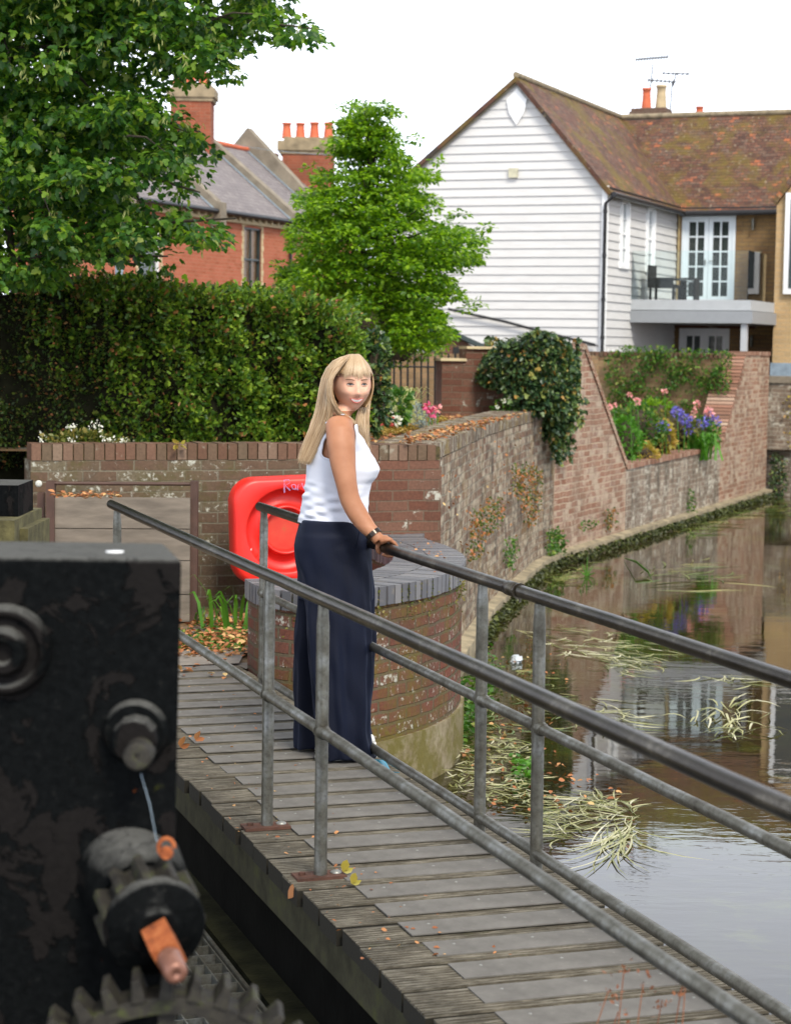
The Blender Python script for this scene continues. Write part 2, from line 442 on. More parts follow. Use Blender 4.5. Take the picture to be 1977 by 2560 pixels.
def _mats():
    # clear and dark glass
    g = N('pane_glass'); g.p.inputs['Roughness'].default_value = 0.03
    g.p.inputs['Base Color'].default_value = (0.02, 0.028, 0.025, 1); g.p.inputs['Specular IOR Level'].default_value = 0.6
    M['glass_dark'] = g.m
    m, t = newmat('balcony_glass'); o = t.nodes.new('ShaderNodeOutputMaterial')
    a = t.nodes.new('ShaderNodeBsdfTransparent'); a.inputs[0].default_value = (0.93, 0.975, 0.97, 1)
    b = t.nodes.new('ShaderNodeBsdfGlossy'); b.inputs['Roughness'].default_value = 0.02
    fr = t.nodes.new('ShaderNodeFresnel'); fr.inputs[0].default_value = 1.3
    x = t.nodes.new('ShaderNodeMixShader'); t.links.new(fr.outputs[0], x.inputs[0]); t.links.new(a.outputs[0], x.inputs[1]); t.links.new(b.outputs[0], x.inputs[2]); t.links.new(x.outputs[0], o.inputs[0])
    M['glass_clear'] = m
    # weathered galvanised tube
    g = N('galvanised'); v = g.mapped('Object', (1, 1, 1))
    n = g.noise(v, 9, 6, 0.65); n2 = g.noise(v, 60, 3, 0.6)
    c = g.ramp(n, [(0.30, (0.075, 0.066, 0.05)), (0.5, (0.155, 0.15, 0.125)), (0.72, (0.29, 0.295, 0.285))])
    c = g.mix(g.ramp(n2, [(0.3, 0.5), (0.5, 0.0)]), c, (0.05, 0.045, 0.035))
    rs = g.noise(v, 3.2, 5, 0.7); c = g.mix(g.ramp(rs, [(0.70, 0), (0.73, 0.8)]), c, (0.10, 0.035, 0.015))
    g.bump(n2, 0.25, 0.002); M['galv'] = g.set(c, g.ramp(n, [(0.3, 0.55), (0.7, 0.36)]), 0.8, 0.5)
    g = N('worn_rail'); v = g.mapped('Object')
    n = g.noise(v, 6, 6, 0.7); n2 = g.noise(v, 80, 4, 0.7)
    c = g.ramp(n, [(0.3, (0.014, 0.010, 0.007)), (0.55, (0.045, 0.037, 0.027)), (0.78, (0.19, 0.17, 0.135))])
    c = g.mix(g.ramp(n2, [(0.55, 0), (0.65, 0.7)]), c, (0.02, 0.016, 0.012))
    g.bump(n2, 0.3, 0.002); M['rail'] = g.set(c, 0.34, 0.85, 0.6)
    # deck timber with algae and pale dust
    g = N('deck_timber'); v = g.mapped('Object', (1, 1, 1)); n = g.noise(v, 5, 6, 0.7); mr = g.new('ShaderNodeMapping'); g.l(g.mapped('Object', rot=(0, 0, math.radians(-18.3))), mr.inputs[0]); mr.inputs['Scale'].default_value = (.12, 1, 1); n2 = g.noise(mr.outputs[0], 75, 5, 0.75)
    c = g.ramp(n, [(0.3, (0.035, 0.030, 0.021)), (0.55, (0.085, 0.073, 0.053)), (0.75, (0.165, 0.148, 0.115))])
    c = g.mix(g.ramp(n2, [(0.48, 0), (0.66, 0.7)]), c, (0.27, 0.245, 0.195))
    n3 = g.noise(v, 3.1, 5, 0.7); c = g.mix(g.ramp(n3, [(0.64, 0), (0.74, 0.6)]), c, (0.055, 0.065, 0.014))
    sz = g.new('ShaderNodeSeparateXYZ'); g.l(v, sz.inputs[0]); c = g.mix(g.math('LESS_THAN', sz.outputs[2], .1945), c, (.018, .016, .011))  # groove floors darkened in the colour, painting in their shade
    g.bump(n2, 0.5, 0.003); M['deck'] = g.set(c, 0.85, 0, 0.3)
    g = N('beam_timber'); v = g.mapped('Object'); n = g.noise(v, 6, 6, 0.7)
    c = g.ramp(n, [(0.3, (0.022, 0.021, 0.012)), (0.55, (0.05, 0.047, 0.028)), (0.78, (0.075, 0.085, 0.022))])
    g.bump(g.noise(v, 40, 4), 0.5, 0.003); M['beam'] = g.set(c, 0.9, 0, 0.2)
    g = N('grip_sheet'); v = g.mapped('Object'); n = g.noise(v, 7, 5, 0.65); n2 = g.noise(v, 190, 2, 0.5)
    c = g.ramp(n, [(0.3, (0.095, 0.089, 0.081)), (0.7, (0.16, 0.151, 0.138))]); c = g.mix(g.ramp(g.noise(v, 70, 3, 0.6), [(0.70, 0), (0.74, 0.6)]), c, (0.35, 0.33, 0.28))
    g.bump(n2, 0.35, 0.002); M['grip'] = g.set(c, 0.8, 0, 0.3)
    # peeling black paint on cast iron
    g = N('cast_iron'); v = g.mapped('Object', (1, 1, 1)); n = g.noise(v, 6.5, 8, 0.62, 0.6)
    fl = g.ramp(n, [(0.53, 0), (0.545, 1)])
    n2 = g.noise(v, 60, 5, 0.7)
    c = g.mix(fl, g.ramp(n2, [(0.3, (0.0015, 0.002, 0.0022)), (0.6, (0.005, 0.006, 0.0065)), (0.75, (0.022, 0.021, 0.018))]), g.ramp(n2, [(0.2, (0.008, 0.007, 0.007)), (0.8, (0.016, 0.014, 0.013))]))
    rs = g.noise(v, 17, 5, 0.7); c = g.mix(g.ramp(rs, [(0.70, 0), (0.73, 0.8)]), c, (0.22, 0.055, 0.012))
    ms = g.noise(v, 12, 6, 0.75); c = g.mix(g.ramp(ms, [(0.66, 0), (0.72, 0.5)]), c, (0.06, 0.065, 0.012))
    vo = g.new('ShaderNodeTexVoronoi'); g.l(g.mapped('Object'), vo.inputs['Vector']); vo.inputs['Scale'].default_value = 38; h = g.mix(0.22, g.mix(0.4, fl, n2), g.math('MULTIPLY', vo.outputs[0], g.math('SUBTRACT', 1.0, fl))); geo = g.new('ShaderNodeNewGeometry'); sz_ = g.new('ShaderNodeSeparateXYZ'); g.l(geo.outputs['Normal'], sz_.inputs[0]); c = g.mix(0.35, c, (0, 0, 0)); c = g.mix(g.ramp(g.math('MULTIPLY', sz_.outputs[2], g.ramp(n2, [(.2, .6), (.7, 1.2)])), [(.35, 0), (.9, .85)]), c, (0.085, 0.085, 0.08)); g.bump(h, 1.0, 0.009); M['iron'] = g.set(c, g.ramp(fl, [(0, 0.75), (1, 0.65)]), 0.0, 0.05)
    g = N('mossy_iron'); v = g.mapped('Object'); n = g.noise(v, 30, 6, 0.7); c = g.ramp(n, [(0.35, (0.008, 0.007, 0.006)), (0.55, (0.025, 0.022, 0.017)), (0.72, (0.05, 0.06, 0.014))])
    g.bump(n, 0.8, 0.004); M['iron_moss'] = g.set(c, 0.75, 0, 0.3)
    g = N('rust'); v = g.mapped('Object'); n = g.noise(v, 45, 6, 0.7); c = g.ramp(n, [(0.3, (0.09, 0.025, 0.010)), (0.5, (0.27, 0.07, 0.02)), (0.75, (0.38, 0.14, 0.05))])
    g.bump(n, 0.6, 0.003); M['rust'] = g.set(c, 0.85, 0, 0.3)
    g = N('worn_steel'); v = g.mapped('Object'); n = g.noise(v, 40, 5, 0.7); c = g.ramp(n, [(0.3, (0.13, 0.05, 0.03)), (0.6, (0.25, 0.12, 0.085))]); M['steel_end'] = g.set(c, 0.42, 0.4, 0.5)
    g = N('rusty_plate'); v = g.mapped('Object'); n = g.noise(v, 30, 6, 0.7); c = g.ramp(n, [(0.3, (0.045, 0.022, 0.015)), (0.6, (0.10, 0.045, 0.03))]); g.bump(n, 0.5, 0.002); M['plate'] = g.set(c, 0.8, 0, 0.3)
    # engineering brick coping
    g = N('blue_brick'); geo = g.new('ShaderNodeNewGeometry'); v = g.mapped('Object'); n = g.noise(v, 14, 5, 0.7)
    c = g.ramp(geo.outputs['Random Per Island'], [(0, (0.065, 0.065, 0.072)), (0.5, (0.10, 0.10, 0.112)), (1, (0.16, 0.155, 0.16))])
    c = g.mix(g.ramp(n, [(0.55, 0), (0.7, 0.55)]), c, (0.20, 0.17, 0.13)); g.bump(g.noise(v, 60, 3), 0.3, 0.002); M['blue_brick'] = g.set(c, 0.5, 0, 0.5)
    g = N('joint_moss'); v = g.mapped('Object'); n = g.noise(v, 25, 5, 0.7); c = g.ramp(n, [(0.3, (0.04, 0.035, 0.022)), (0.55, (0.09, 0.07, 0.035)), (0.7, (0.13, 0.12, 0.02))]); g.bump(n, 0.8, 0.004); M['joint'] = g.set(c, 0.95, 0, 0.1)
    # soldier coping bricks
    g = N('soldier_brick'); geo = g.new('ShaderNodeNewGeometry'); v = g.mapped('Object'); n = g.noise(v, 9, 6, 0.7)
    c = g.ramp(geo.outputs['Random Per Island'], [(0, (0.115, 0.062, 0.04)), (0.35, (0.115, 0.082, 0.054)), (0.7, (0.14, 0.072, 0.048)), (1, (0.19, 0.14, 0.10))])
    c = g.mix(0.5, c, g.ramp(g.noise(v, 60, 4), [(0.25, 0.5), (0.75, 1.3)]), 'MULTIPLY')
    c = g.mix(g.ramp(n, [(0.62, 0), (0.68, 0.6)]), c, (0.30, 0.28, 0.22)); g.bump(g.noise(v, 60, 3), 0.5, 0.003); M['soldier'] = g.set(c, 0.9, 0, 0.2)
    M['soldier_pale'] = brick('soldier_pale', (0.19, 0.12, 0.085), (0.15, 0.12, 0.09), (.2, .17, .13), w=.07, h=.3, lichen=.8, lichcol=(.36, .33, .26), stain=.5, moss=.6, mosscol=(.22, .15, .03), offs=0)
    # roof tiles
    for nm, cs, sz, ms in (('tile_roof', [(0, (0.045, 0.028, 0.022)), (0.3, (0.085, 0.043, 0.032)), (0.5, (0.135, 0.062, 0.042)), (0.68, (0.11, 0.075, 0.058)), (0.82, (0.33, 0.10, 0.045)), (1, (0.28, 0.21, 0.15))], (0.13, 0.075), 1), ('slate_roof', [(0, (0.15, 0.135, 0.14)), (0.5, (0.19, 0.17, 0.175)), (1, (0.24, 0.22, 0.215))], (0.2, 0.12), 0)):
        g = N(nm); uv = g.mapped('UV'); ob = g.mapped('Object')
        b = g.new('ShaderNodeTexBrick'); g.l(uv, b.inputs[0]); b.inputs['Scale'].default_value = 1; b.inputs['Brick Width'].default_value = sz[0]; b.inputs['Row Height'].default_value = sz[1]; b.inputs['Mortar Size'].default_value = 0.005
        b.inputs['Color1'].default_value = (0, 0, 0, 1); b.inputs['Color2'].default_value = (1, 1, 1, 1); b.inputs['Mortar'].default_value = (0.2, 0.2, 0.2, 1)
        n = g.noise(ob, 3.0, 5, 0.7)
        k = g.mix(0.5 if ms else 0.45, b.outputs['Color'], g.ramp(n, [(0.25, 0), (0.75, 1)]))
        c = g.ramp(k, cs)
        c = g.mix(b.outputs['Fac'], c, (0.05, 0.04, 0.035))
        if ms:
            n4 = g.noise(ob, 1.1, 6, 0.72, 0.4); c = g.mix(g.ramp(n4, [(0.48, 0), (0.60, 0.85)]), c, (0.13, 0.095, 0.022))
            c = g.mix(g.ramp(g.noise(ob, 16, 4, 0.7), [(0.62, 0), (0.66, 0.5)]), c, (0.42, 0.37, 0.27))
        # each course thickens towards its lower edge
        sx = g.new('ShaderNodeSeparateXYZ'); g.l(uv, sx.inputs[0])
        saw = g.math('FRACT', g.math('DIVIDE', sx.outputs[1], sz[1]))
        g.bump(g.math('SUBTRACT', g.math('SUBTRACT', 1.0, saw), b.outputs['Fac']), 0.8 if ms else 0.4, 0.02)
        M[nm] = g.set(c, 0.85, 0, 0.25)
    # paving and ground
    g = N('ground_mat'); v = g.mapped('Object'); n = g.noise(v, 2.2, 6, 0.7); n2 = g.noise(v, 35, 5, 0.7)
    c = g.mix(g.ramp(n, [(0.45, 0), (0.55, 1)]), g.ramp(n2, [(0.3, (0.12, 0.105, 0.09)), (0.7, (0.20, 0.18, 0.155))]), g.ramp(n2, [(0.3, (0.09, 0.06, 0.03)), (0.6, (0.17, 0.10, 0.05))]))
    g.bump(n2, 0.6, 0.006); M['ground'] = g.set(c, 0.95, 0, 0.2)
    M['paving'] = plain('paving', (0.20, 0.175, 0.15), 0.85, var=0.25, scale=7, bump=0.4)
    # the pound: dark water with a weedy bed
    g = N('water_mat'); v = g.mapped('Object', (1, 1, 1)); n = g.noise(v, 0.55, 5, 0.6, 0.5); n2 = g.noise(v, 2.2, 5, 0.7, 1.2)
    c = g.ramp(n, [(0.34, (0.008, 0.007, 0.003)), (0.5, (0.020, 0.014, 0.006)), (0.66, (0.028, 0.034, 0.006))])
    c = g.mix(g.ramp(n2, [(0.55, 0), (0.68, 0.6)]), c, (0.055, 0.06, 0.008))
    vw = g.mapped('Object', (1.0, 2.6, 1), rot=(0, 0, 0.2)); h = g.noise(vw, 5.0, 3, 0.5, 0.4); h2 = g.noise(vw, 0.8, 2, 0.5)
    hh = g.mix(0.35, g.math('MULTIPLY', h, g.ramp(h2, [(0.35, 0.15), (0.65, 1.0)])), h2)
    g.bump(hh, 0.075, 0.02); g.p.inputs['IOR'].default_value = 1.45
    M['water'] = g.set(c, 0.015, 0, 0.5)
_mats()
M['leaf_plane'] = leafmat('leaf_plane', [(0, (0.014, 0.05, 0.013)), (0.45, (0.04, 0.115, 0.016)), (0.8, (0.11, 0.22, 0.02)), (0.97, (0.20, 0.29, 0.035)), (1, (0.24, 0.28, 0.09))], 0.45)
M['leaf_bright'] = leafmat('leaf_bright', [(0, (0.035, 0.11, 0.008)), (0.5, (0.12, 0.235, 0.012)), (1, (0.25, 0.40, 0.018))], 0.45)
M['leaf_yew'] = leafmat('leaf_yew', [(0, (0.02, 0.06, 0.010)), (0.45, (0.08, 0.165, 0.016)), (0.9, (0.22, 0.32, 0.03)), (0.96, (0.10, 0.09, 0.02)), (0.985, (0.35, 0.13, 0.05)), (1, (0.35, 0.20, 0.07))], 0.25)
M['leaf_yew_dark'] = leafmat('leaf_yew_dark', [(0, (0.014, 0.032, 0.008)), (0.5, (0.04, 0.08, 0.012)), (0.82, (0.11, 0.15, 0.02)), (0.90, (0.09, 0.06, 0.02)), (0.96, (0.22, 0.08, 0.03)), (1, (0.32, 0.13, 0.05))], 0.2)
M['leaf_ivy'] = leafmat('leaf_ivy', [(0, (0.015, 0.04, 0.018)), (0.5, (0.04, 0.08, 0.03)), (0.8, (0.10, 0.16, 0.05)), (0.93, (0.22, 0.24, 0.06)), (1, (0.36, 0.17, 0.05))], 0.15, 0.35)
M['leaf_creeper'] = leafmat('leaf_creeper', [(0, (0.03, 0.07, 0.014)), (0.4, (0.08, 0.12, 0.02)), (0.6, (0.22, 0.14, 0.04)), (0.85, (0.38, 0.13, 0.05)), (1, (0.42, 0.20, 0.08))], 0.2)
M['leaf_climber'] = leafmat('leaf_climber', [(0, (0.02, 0.07, 0.010)), (0.6, (0.05, 0.14, 0.016)), (0.9, (0.14, 0.24, 0.03)), (1, (0.30, 0.30, 0.07))], 0.3)
M['leaf_grass'] = leafmat('leaf_grass', [(0, (0.04, 0.14, 0.012)), (1, (0.10, 0.26, 0.03))], 0.35)
M['leaf_moss'] = leafmat('leaf_moss', [(0, (0.05, 0.07, 0.012)), (0.6, (0.11, 0.12, 0.02)), (1, (0.22, 0.17, 0.04))], 0.2)
M['leaf_moss_gold'] = leafmat('leaf_moss_gold', [(0, (0.20, 0.13, 0.02)), (0.6, (0.32, 0.20, 0.035)), (1, (0.36, 0.27, 0.06))], 0.1)
M['leaf_fallen'] = leafmat('leaf_fallen', [(0, (0.22, 0.075, 0.03)), (0.5, (0.38, 0.15, 0.06)), (0.85, (0.48, 0.26, 0.11)), (1, (0.55, 0.40, 0.18))], 0.1, 0.7)
M['leaf_weed'] = leafmat('leaf_weed', [(0, (0.07, 0.09, 0.015)), (0.3, (0.20, 0.21, 0.06)), (0.7, (0.38, 0.37, 0.18)), (1, (0.55, 0.53, 0.38))], 0.1, 0.4)
M['leaf_weed_green'] = leafmat('leaf_weed_green', [(0, (0.05, 0.11, 0.015)), (0.6, (0.14, 0.18, 0.03)), (1, (0.32, 0.28, 0.10))], 0.1, 0.4)
M['petal_white'] = leafmat('petal_white', [(0, (0.6, 0.6, 0.55)), (1, (0.8, 0.8, 0.75))], 0.2)
M['petal_pink'] = leafmat('petal_pink', [(0, (0.60, 0.20, 0.24)), (1, (0.80, 0.42, 0.42))], 0.2)
M['petal_magenta'] = leafmat('petal_magenta', [(0, (0.55, 0.05, 0.20)), (1, (0.75, 0.16, 0.30))], 0.2)
M['petal_red'] = leafmat('petal_red', [(0, (0.45, 0.03, 0.05)), (1, (0.62, 0.08, 0.10))], 0.2)
M['petal_blue'] = leafmat('petal_blue', [(0, (0.07, 0.06, 0.38)), (1, (0.20, 0.17, 0.62))], 0.2)
M['petal_cream'] = leafmat('petal_cream', [(0, (0.40, 0.42, 0.20)), (1, (0.62, 0.62, 0.36))], 0.2)
M['leaf_silver'] = leafmat('leaf_silver', [(0, (0.13, 0.17, 0.17)), (1, (0.28, 0.33, 0.33))], 0.1)
M['leaf_gold'] = leafmat('leaf_gold', [(0, (0.22, 0.20, 0.03)), (0.5, (0.36, 0.30, 0.05)), (1, (0.45, 0.25, 0.10))], 0.3)
M['stem_dry'] = leafmat('stem_dry', [(0, (0.20, 0.07, 0.035)), (1, (0.34, 0.14, 0.07))], 0.1)

# ------------------------------------------------------------------ leaves
SHAPES = {
    'oval': ([(0, 0, 0), (.28, .3, .04), (.26, .65, .03), (0, 1, -.06), (-.26, .65, .03), (-.28, .3, .04)], [(0, 1, 2, 3), (0, 3, 4, 5)]),
    'lobed': ([(0, 0, 0), (.30, .02, .05), (.52, .38, .0), (.26, .46, .05), (.30, .78, .0), (0, 1.05, -.1), (-.30, .78, .0), (-.26, .46, .05), (-.52, .38, .0), (-.30, .02, .05)], [(0, 1, 2, 3), (0, 3, 4, 5), (0, 5, 6, 7), (0, 7, 8, 9)]),
    'blade': ([(0, 0, 0), (.09, .35, .02), (.07, .75, -.02), (0, 1, -.12), (-.07, .75, -.02), (-.09, .35, .02)], [(0, 1, 2, 3), (0, 3, 4, 5)]),
    'spray': ([(0, 0, 0), (.10, .15, .0), (.34, .42, .03), (.14, .46, .0), (.26, .74, .02), (0, 1, -.08), (-.26, .74, .02), (-.14, .46, .0), (-.34, .42, .03), (-.10, .15, 0)], [(0, 1, 2, 3), (0, 3, 4, 5), (0, 5, 6, 7), (0, 7, 8, 9)]),
}
def leaf_object(name, P, Dr, size, mat, shape='oval', parent=None, loc=None, up=None, rng=RNG, kind=None):
    P = np.asarray(P, float); Dr = np.asarray(Dr, float); n = len(P)
    size = np.broadcast_to(np.asarray(size, float), (n,)).copy()
    T, Fc = SHAPES[shape]
    T = np.array(T, float); k = len(T)
    a = Dr / (np.linalg.norm(Dr, axis=1, keepdims=True) + 1e-9)
    r = rng.normal(size=(n, 3)) * 0.6 if up is not None else rng.normal(size=(n, 3))
    if up is not None: r = r * up[1] + np.asarray(up[0], float)
    b = r - a * np.sum(r * a, axis=1, keepdims=True)
    b /= (np.linalg.norm(b, axis=1, keepdims=True) + 1e-9)
    c = np.cross(a, b)
    vv = P[:, None, :] + size[:, None, None] * (T[None, :, 0:1] * c[:, None, :] + T[None, :, 1:2] * a[:, None, :] + T[None, :, 2:3] * b[:, None, :] * 1.6)
    vv = vv.reshape(-1, 3)
    base = wloc(parent) if parent else (V(loc) if loc is not None else V((0, 0, 0)))
    vv = vv - np.array(base)
    me = bpy.data.meshes.new(name)
    nf = len(Fc)
    me.vertices.add(n * k); me.vertices.foreach_set('co', vv.ravel())
    idx = (np.array(Fc)[None] + (np.arange(n) * k)[:, None, None]).ravel()
    me.loops.add(len(idx)); me.loops.foreach_set('vertex_index', idx.astype(np.int32))
    me.polygons.add(n * nf)
    me.polygons.foreach_set('loop_start', (np.arange(n * nf) * 4).astype(np.int32))
    me.polygons.foreach_set('loop_total', np.full(n * nf, 4, np.int32))
    me.polygons.foreach_set('use_smooth', np.ones(n * nf, bool))
    me.update(calc_edges=True)
    me.materials.append(mat)
    o = bpy.data.objects.new(name, me); COL.objects.link(o)
    if parent: o.parent = parent
    elif loc is not None: o.location = loc
    if kind: o['kind'] = kind
    return o
def rdir(n, z=0.0, rng=RNG):
    d = rng.normal(size=(n, 3)); d /= np.linalg.norm(d, axis=1, keepdims=True); d[:, 2] += z
    return d
def join_arrays(L): return np.concatenate(L, axis=0)
# ================================================================== SETTING
# ground sheet: low paving level by the bridge, and far ground out to the horizon
mb = MB()
mb.face([(-80, -3, -2.2), (80, -3, -2.2), (80, 300, -2.2), (-80, 300, -2.2)])
tag(mb.build('ground', M['soil']), kind='structure')
mb = MB()                                      # towpath between the bridge and the planter wall, at deck level
q = [(-9, 10.2), tuple((B(10.62, 0.9)).xy), tuple(B(10.62, 2.62).xy), (-0.80, 10.80), (-0.6, 13.5), (0.2, 14.0), (-2.3, 13.2), (-2.6, 13.8), (-9, 13.8)]
mb.face([(x, y, -0.01) for x, y in q], [(x, y) for x, y in q])
tag(mb.build('towpath', M['ground']), kind='structure')
mb = MB()                                      # concrete threshold slab at the end of the deck
a, b_ = B(10.63, 1.0, .004), B(10.63, 2.62, .004)
mb.face([a, b_, b_ + V((.0, .62, 0)), a + V((.0, .75, 0))], [(0, 0), (1, 0), (1, 1), (0, 1)])
tag(mb.build('threshold_paving', M['paving']), kind='structure')
# abutment under the towpath
mb = MB()
mb.plate(B(10.60, -6, -2.2), BN, -BU, [(0, 0), (8.62, 0), (8.62, 2.185), (0, 2.185)], 0.4)
tag(mb.build('abutment', M['concrete']), kind='structure')

# water sheet
mb = MB()
mb.face([(-8, -2, WZ), (60, -2, WZ), (60, 120, WZ), (-8, 120, WZ)])
tag(mb.build('water', M['water']), kind='structure')

# terrace behind the planter wall and canal wall
KX, KY = 0.28, 13.77
LW0 = V((-2.36, 12.90, 0)); LWD = V((.28 + 2.36, 13.77 - 12.90, 0)).normalized(); LWN = V((LWD.y, -LWD.x, 0))
CANAL = [(.28, 13.77), (.40, 14.6), (.60, 16.1), (.78, 17.4), (1.13, 19.4), (1.50, 21.3), (1.75, 22.15)]
E_ = V((6.09, 32.9, 0))
def cw(y): return V((-7.23 + .405 * y, y, 0))   # the straight garden wall line
TZ = 1.0
mb = MB()
q = [(-9, 13.75), (-2.36, 13.75), (-2.36, 13.1), (.25, 14.0)] + [(x - .35, y + .1) for x, y in CANAL[1:]] + [(1.2, 26), (-6, 90), (-60, 90), (-60, 13.75)]
mb.face([(x, y, TZ) for x, y in q], q)
tag(mb.build('terrace_soil', M['ground']), kind='structure')
mb = MB()                                      # garden behind the stepped wall
q = [tuple(cw(22.7).xy), tuple(cw(32.9).xy), (40, 32.9), (60, 90), (-6, 90), (1.2, 26)]
mb.face([(x, y, .12) for x, y in q], q)
tag(mb.build('garden_soil', M['soil']), kind='structure')
# distant ground
mb = MB(); mb.face([(-300, 89, .1), (300, 89, .1), (300, 500, .1), (-300, 500, .1)])
tag(mb.build('far_ground', M['soil']), kind='structure')

# ================================================================== WALLS
def ribbon_wall(path, z0, z1, th, normal_left=False, u0=0.0, close_ends=True, z1f=None):
    """vertical wall along a polyline; outer face on the right-hand side of travel"""
    mb = MB(); P = [V((p[0], p[1], 0)) for p in path]
    nr = []
    for i in range(len(P)):
        t = (P[min(i + 1, len(P) - 1)] - P[max(i - 1, 0)]).normalized()
        nr.append(V((t.y, -t.x, 0)))
    s = u0
    for i in range(len(P) - 1):
        L = (P[i + 1] - P[i]).length
        za, zb = (z1f[i], z1f[i + 1]) if z1f else (z1, z1)
        A, Bb = P[i], P[i + 1]; a2, b2 = A - nr[i] * th, Bb - nr[i + 1] * th
        up = lambda p, z: V((p.x, p.y, z))
        mb.face([up(A, z0), up(Bb, z0), up(Bb, zb), up(A, za)], [(s, z0), (s + L, z0), (s + L, zb), (s, za)])
        mb.face([up(b2, z0), up(a2, z0), up(a2, za), up(b2, zb)], [(s + L, z0), (s, z0), (s, za), (s + L, zb)])
        mb.face([up(A, za), up(Bb, zb), up(b2, zb), up(a2, za)], [(s, 0), (s + L, 0), (s + L, th), (s, th)])
        s += L
    for i, sg in ((0, 1), (len(P) - 1, -1)):
        A = P[i]; a2 = A - nr[i] * th; z = z1f[i] if z1f else z1
        q = [V((a2.x, a2.y, z0)), V((A.x, A.y, z0)), V((A.x, A.y, z)), V((a2.x, a2.y, z))]
        uv = [(0, z0), (th, z0), (th, z), (0, z)]
        if sg < 0: q = q[::-1]; uv = uv[::-1]
        mb.face(q, uv)
    return mb
# --- brown planter wall across the end of the bridge
lw = thing('planter_wall', LW0, 'low brown brick planter wall with soldier-brick top behind the red life-ring housing', 'wall')
LL = (V((KX, KY, 0)) - LW0).length
p0 = LW0; p1 = LW0 + LWD * (LL - .52)
ribbon_wall([p0.xy, p1.xy], -.05, TZ - .015, .3).build('wall', M['brick_left'], lw)
# soldier course: separate bricks with real joints
def soldier_row(mb, a, d, nrm, z0, h, L, w=.0685, gap=.008, th=.22, jit=.003):
    n = int(L / w)
    for i in range(n):
        j = RNG.uniform(-jit, jit, 3)
        c = a + d * ((i + .5) * w) - nrm * (th / 2 + j[0]) + ZUP * (z0 + h / 2 + j[1])
        mb.obox(c, d * (w - gap) / 2, nrm * th / 2, ZUP * h / 2)
mb = MB(); soldier_row(mb, LW0 - LWN * (-.004), LWD, LWN, TZ - .012, .107, LL - .52)
mb.build('coping', M['soldier'], lw, bevel=.004)
mb = MB(); c = LW0 + LWD * (LL - .52) / 2 - LWN * .12 + ZUP * (TZ + .035)
mb.obox(c, LWD * ((LL - .52) / 2 - .01), LWN * .105, ZUP * .05); mb.build('mortar', M['joint'], lw)
mb = MB(); soldier_row(mb, LW0 + LWD * .95 - LWN * .42, LWD, LWN, TZ - .04, .10, LL - 1.75, th=.10); mb.build('back_kerb', M['soldier'], lw, bevel=.004)
# pilaster at its right end, standing 10 cm proud
pl = thing('corner_pilaster', LW0 + LWD * (LL - .25), 'brown brick corner pilaster where planter wall meets the river wall', 'pillar')
mb = MB(); a = LW0 + LWD * (LL - .52) + LWN * .0
mb2 = MB()
mb2.obox(a + LWD * .26 - LWN * .05 + ZUP * (.485), LWD * .26, LWN * .15, ZUP * .495, uv=True)
mb2.build('shaft', M['brick_dark'], pl)
mb = MB(); soldier_row(mb, a + LWN * .103, LWD, LWN, TZ - .018, .105, .52, th=.3); mb.build('coping', M['soldier'], pl, bevel=.004)
mb = MB(); mb.obox(a + LWD * .26 - LWN * .05 + ZUP * (TZ + .03), LWD * .25, LWN * .14, ZUP * .045); mb.build('mortar', M['joint'], pl)

# --- tall weathered river wall, curving
rw = thing('river_wall', (CANAL[0][0], CANAL[0][1], WZ), 'tall curved river wall of white-crusted brick with streaked black stains', 'wall')
ribbon_wall(CANAL, WZ - .6, TZ - .02, .42).build('wall', M['brick_canal'], rw)
mb = MB()                                      # its brick-on-edge top course
for i in range(len(CANAL) - 1):
    A = V((*CANAL[i], 0)); Bq = V((*CANAL[i + 1], 0)); d = (Bq - A); L = d.length; d.normalize(); nr_ = V((d.y, -d.x, 0))
    soldier_row(mb, A + nr_ * .006, d, nr_, TZ - .012, .105, L, th=.42)
mb.build('coping', M['soldier_pale'], rw, bevel=.004)
def ledge(path, off, z, h, name, mat, parent):
    P = [V((*p, 0)) for p in path]; mb = MB(); o1 = []; o2 = []
    for i in range(len(P)):
        t = (P[min(i + 1, len(P) - 1)] - P[max(i - 1, 0)]).normalized(); nr_ = V((t.y, -t.x, 0))
        k = RNG.uniform(-.012, .012)
        o1.append(P[i] + nr_ * (off + k)); o2.append(P[i] - nr_ * .02)
    for i in range(len(P) - 1):
        a, b, c, d = o1[i], o1[i + 1], o2[i + 1], o2[i]
        up = lambda p, zz: V((p.x, p.y, zz))
        mb.face([up(a, z - h), up(b, z - h), up(b, z), up(a, z)]); mb.face([up(a, z), up(b, z), up(c, z + .02), up(d, z + .02)])
    return mb.build(name, mat, parent)
def dense(path, step):
    out = []
    for i in range(len(path) - 1):
        a = V((*path[i], 0)); b = V((*path[i + 1], 0)); n = max(1, int((b - a).length / step))
        for k in range(n): out.append(tuple((a.lerp(b, k / n)).xy))
    out.append(tuple(path[-1])); return out
ledge(dense(CANAL, .3), .10, WZ + .13, .5, 'footing', M['cement'], rw)

# --- stepped garden wall of pink brick
gw = thing('garden_wall', cw(22.2) + V((0, 0, WZ)), 'pink brick river wall dipping low between two tall sloping shoulders', 'wall')
d0 = (cw(32.9) - cw(22.2)).normalized(); n0 = V((d0.y, -d0.x, 0))
S = lambda y: (cw(y) - cw(22.2)).length
zb = WZ - .6
poly = [(0, zb), (S(32.9), zb), (S(32.9), 1.67), (S(31.2), 1.67), (S(29.9), .36), (S(29.6), .28), (S(24.95), .25), (S(23.15), 1.74), (0, 1.74)]
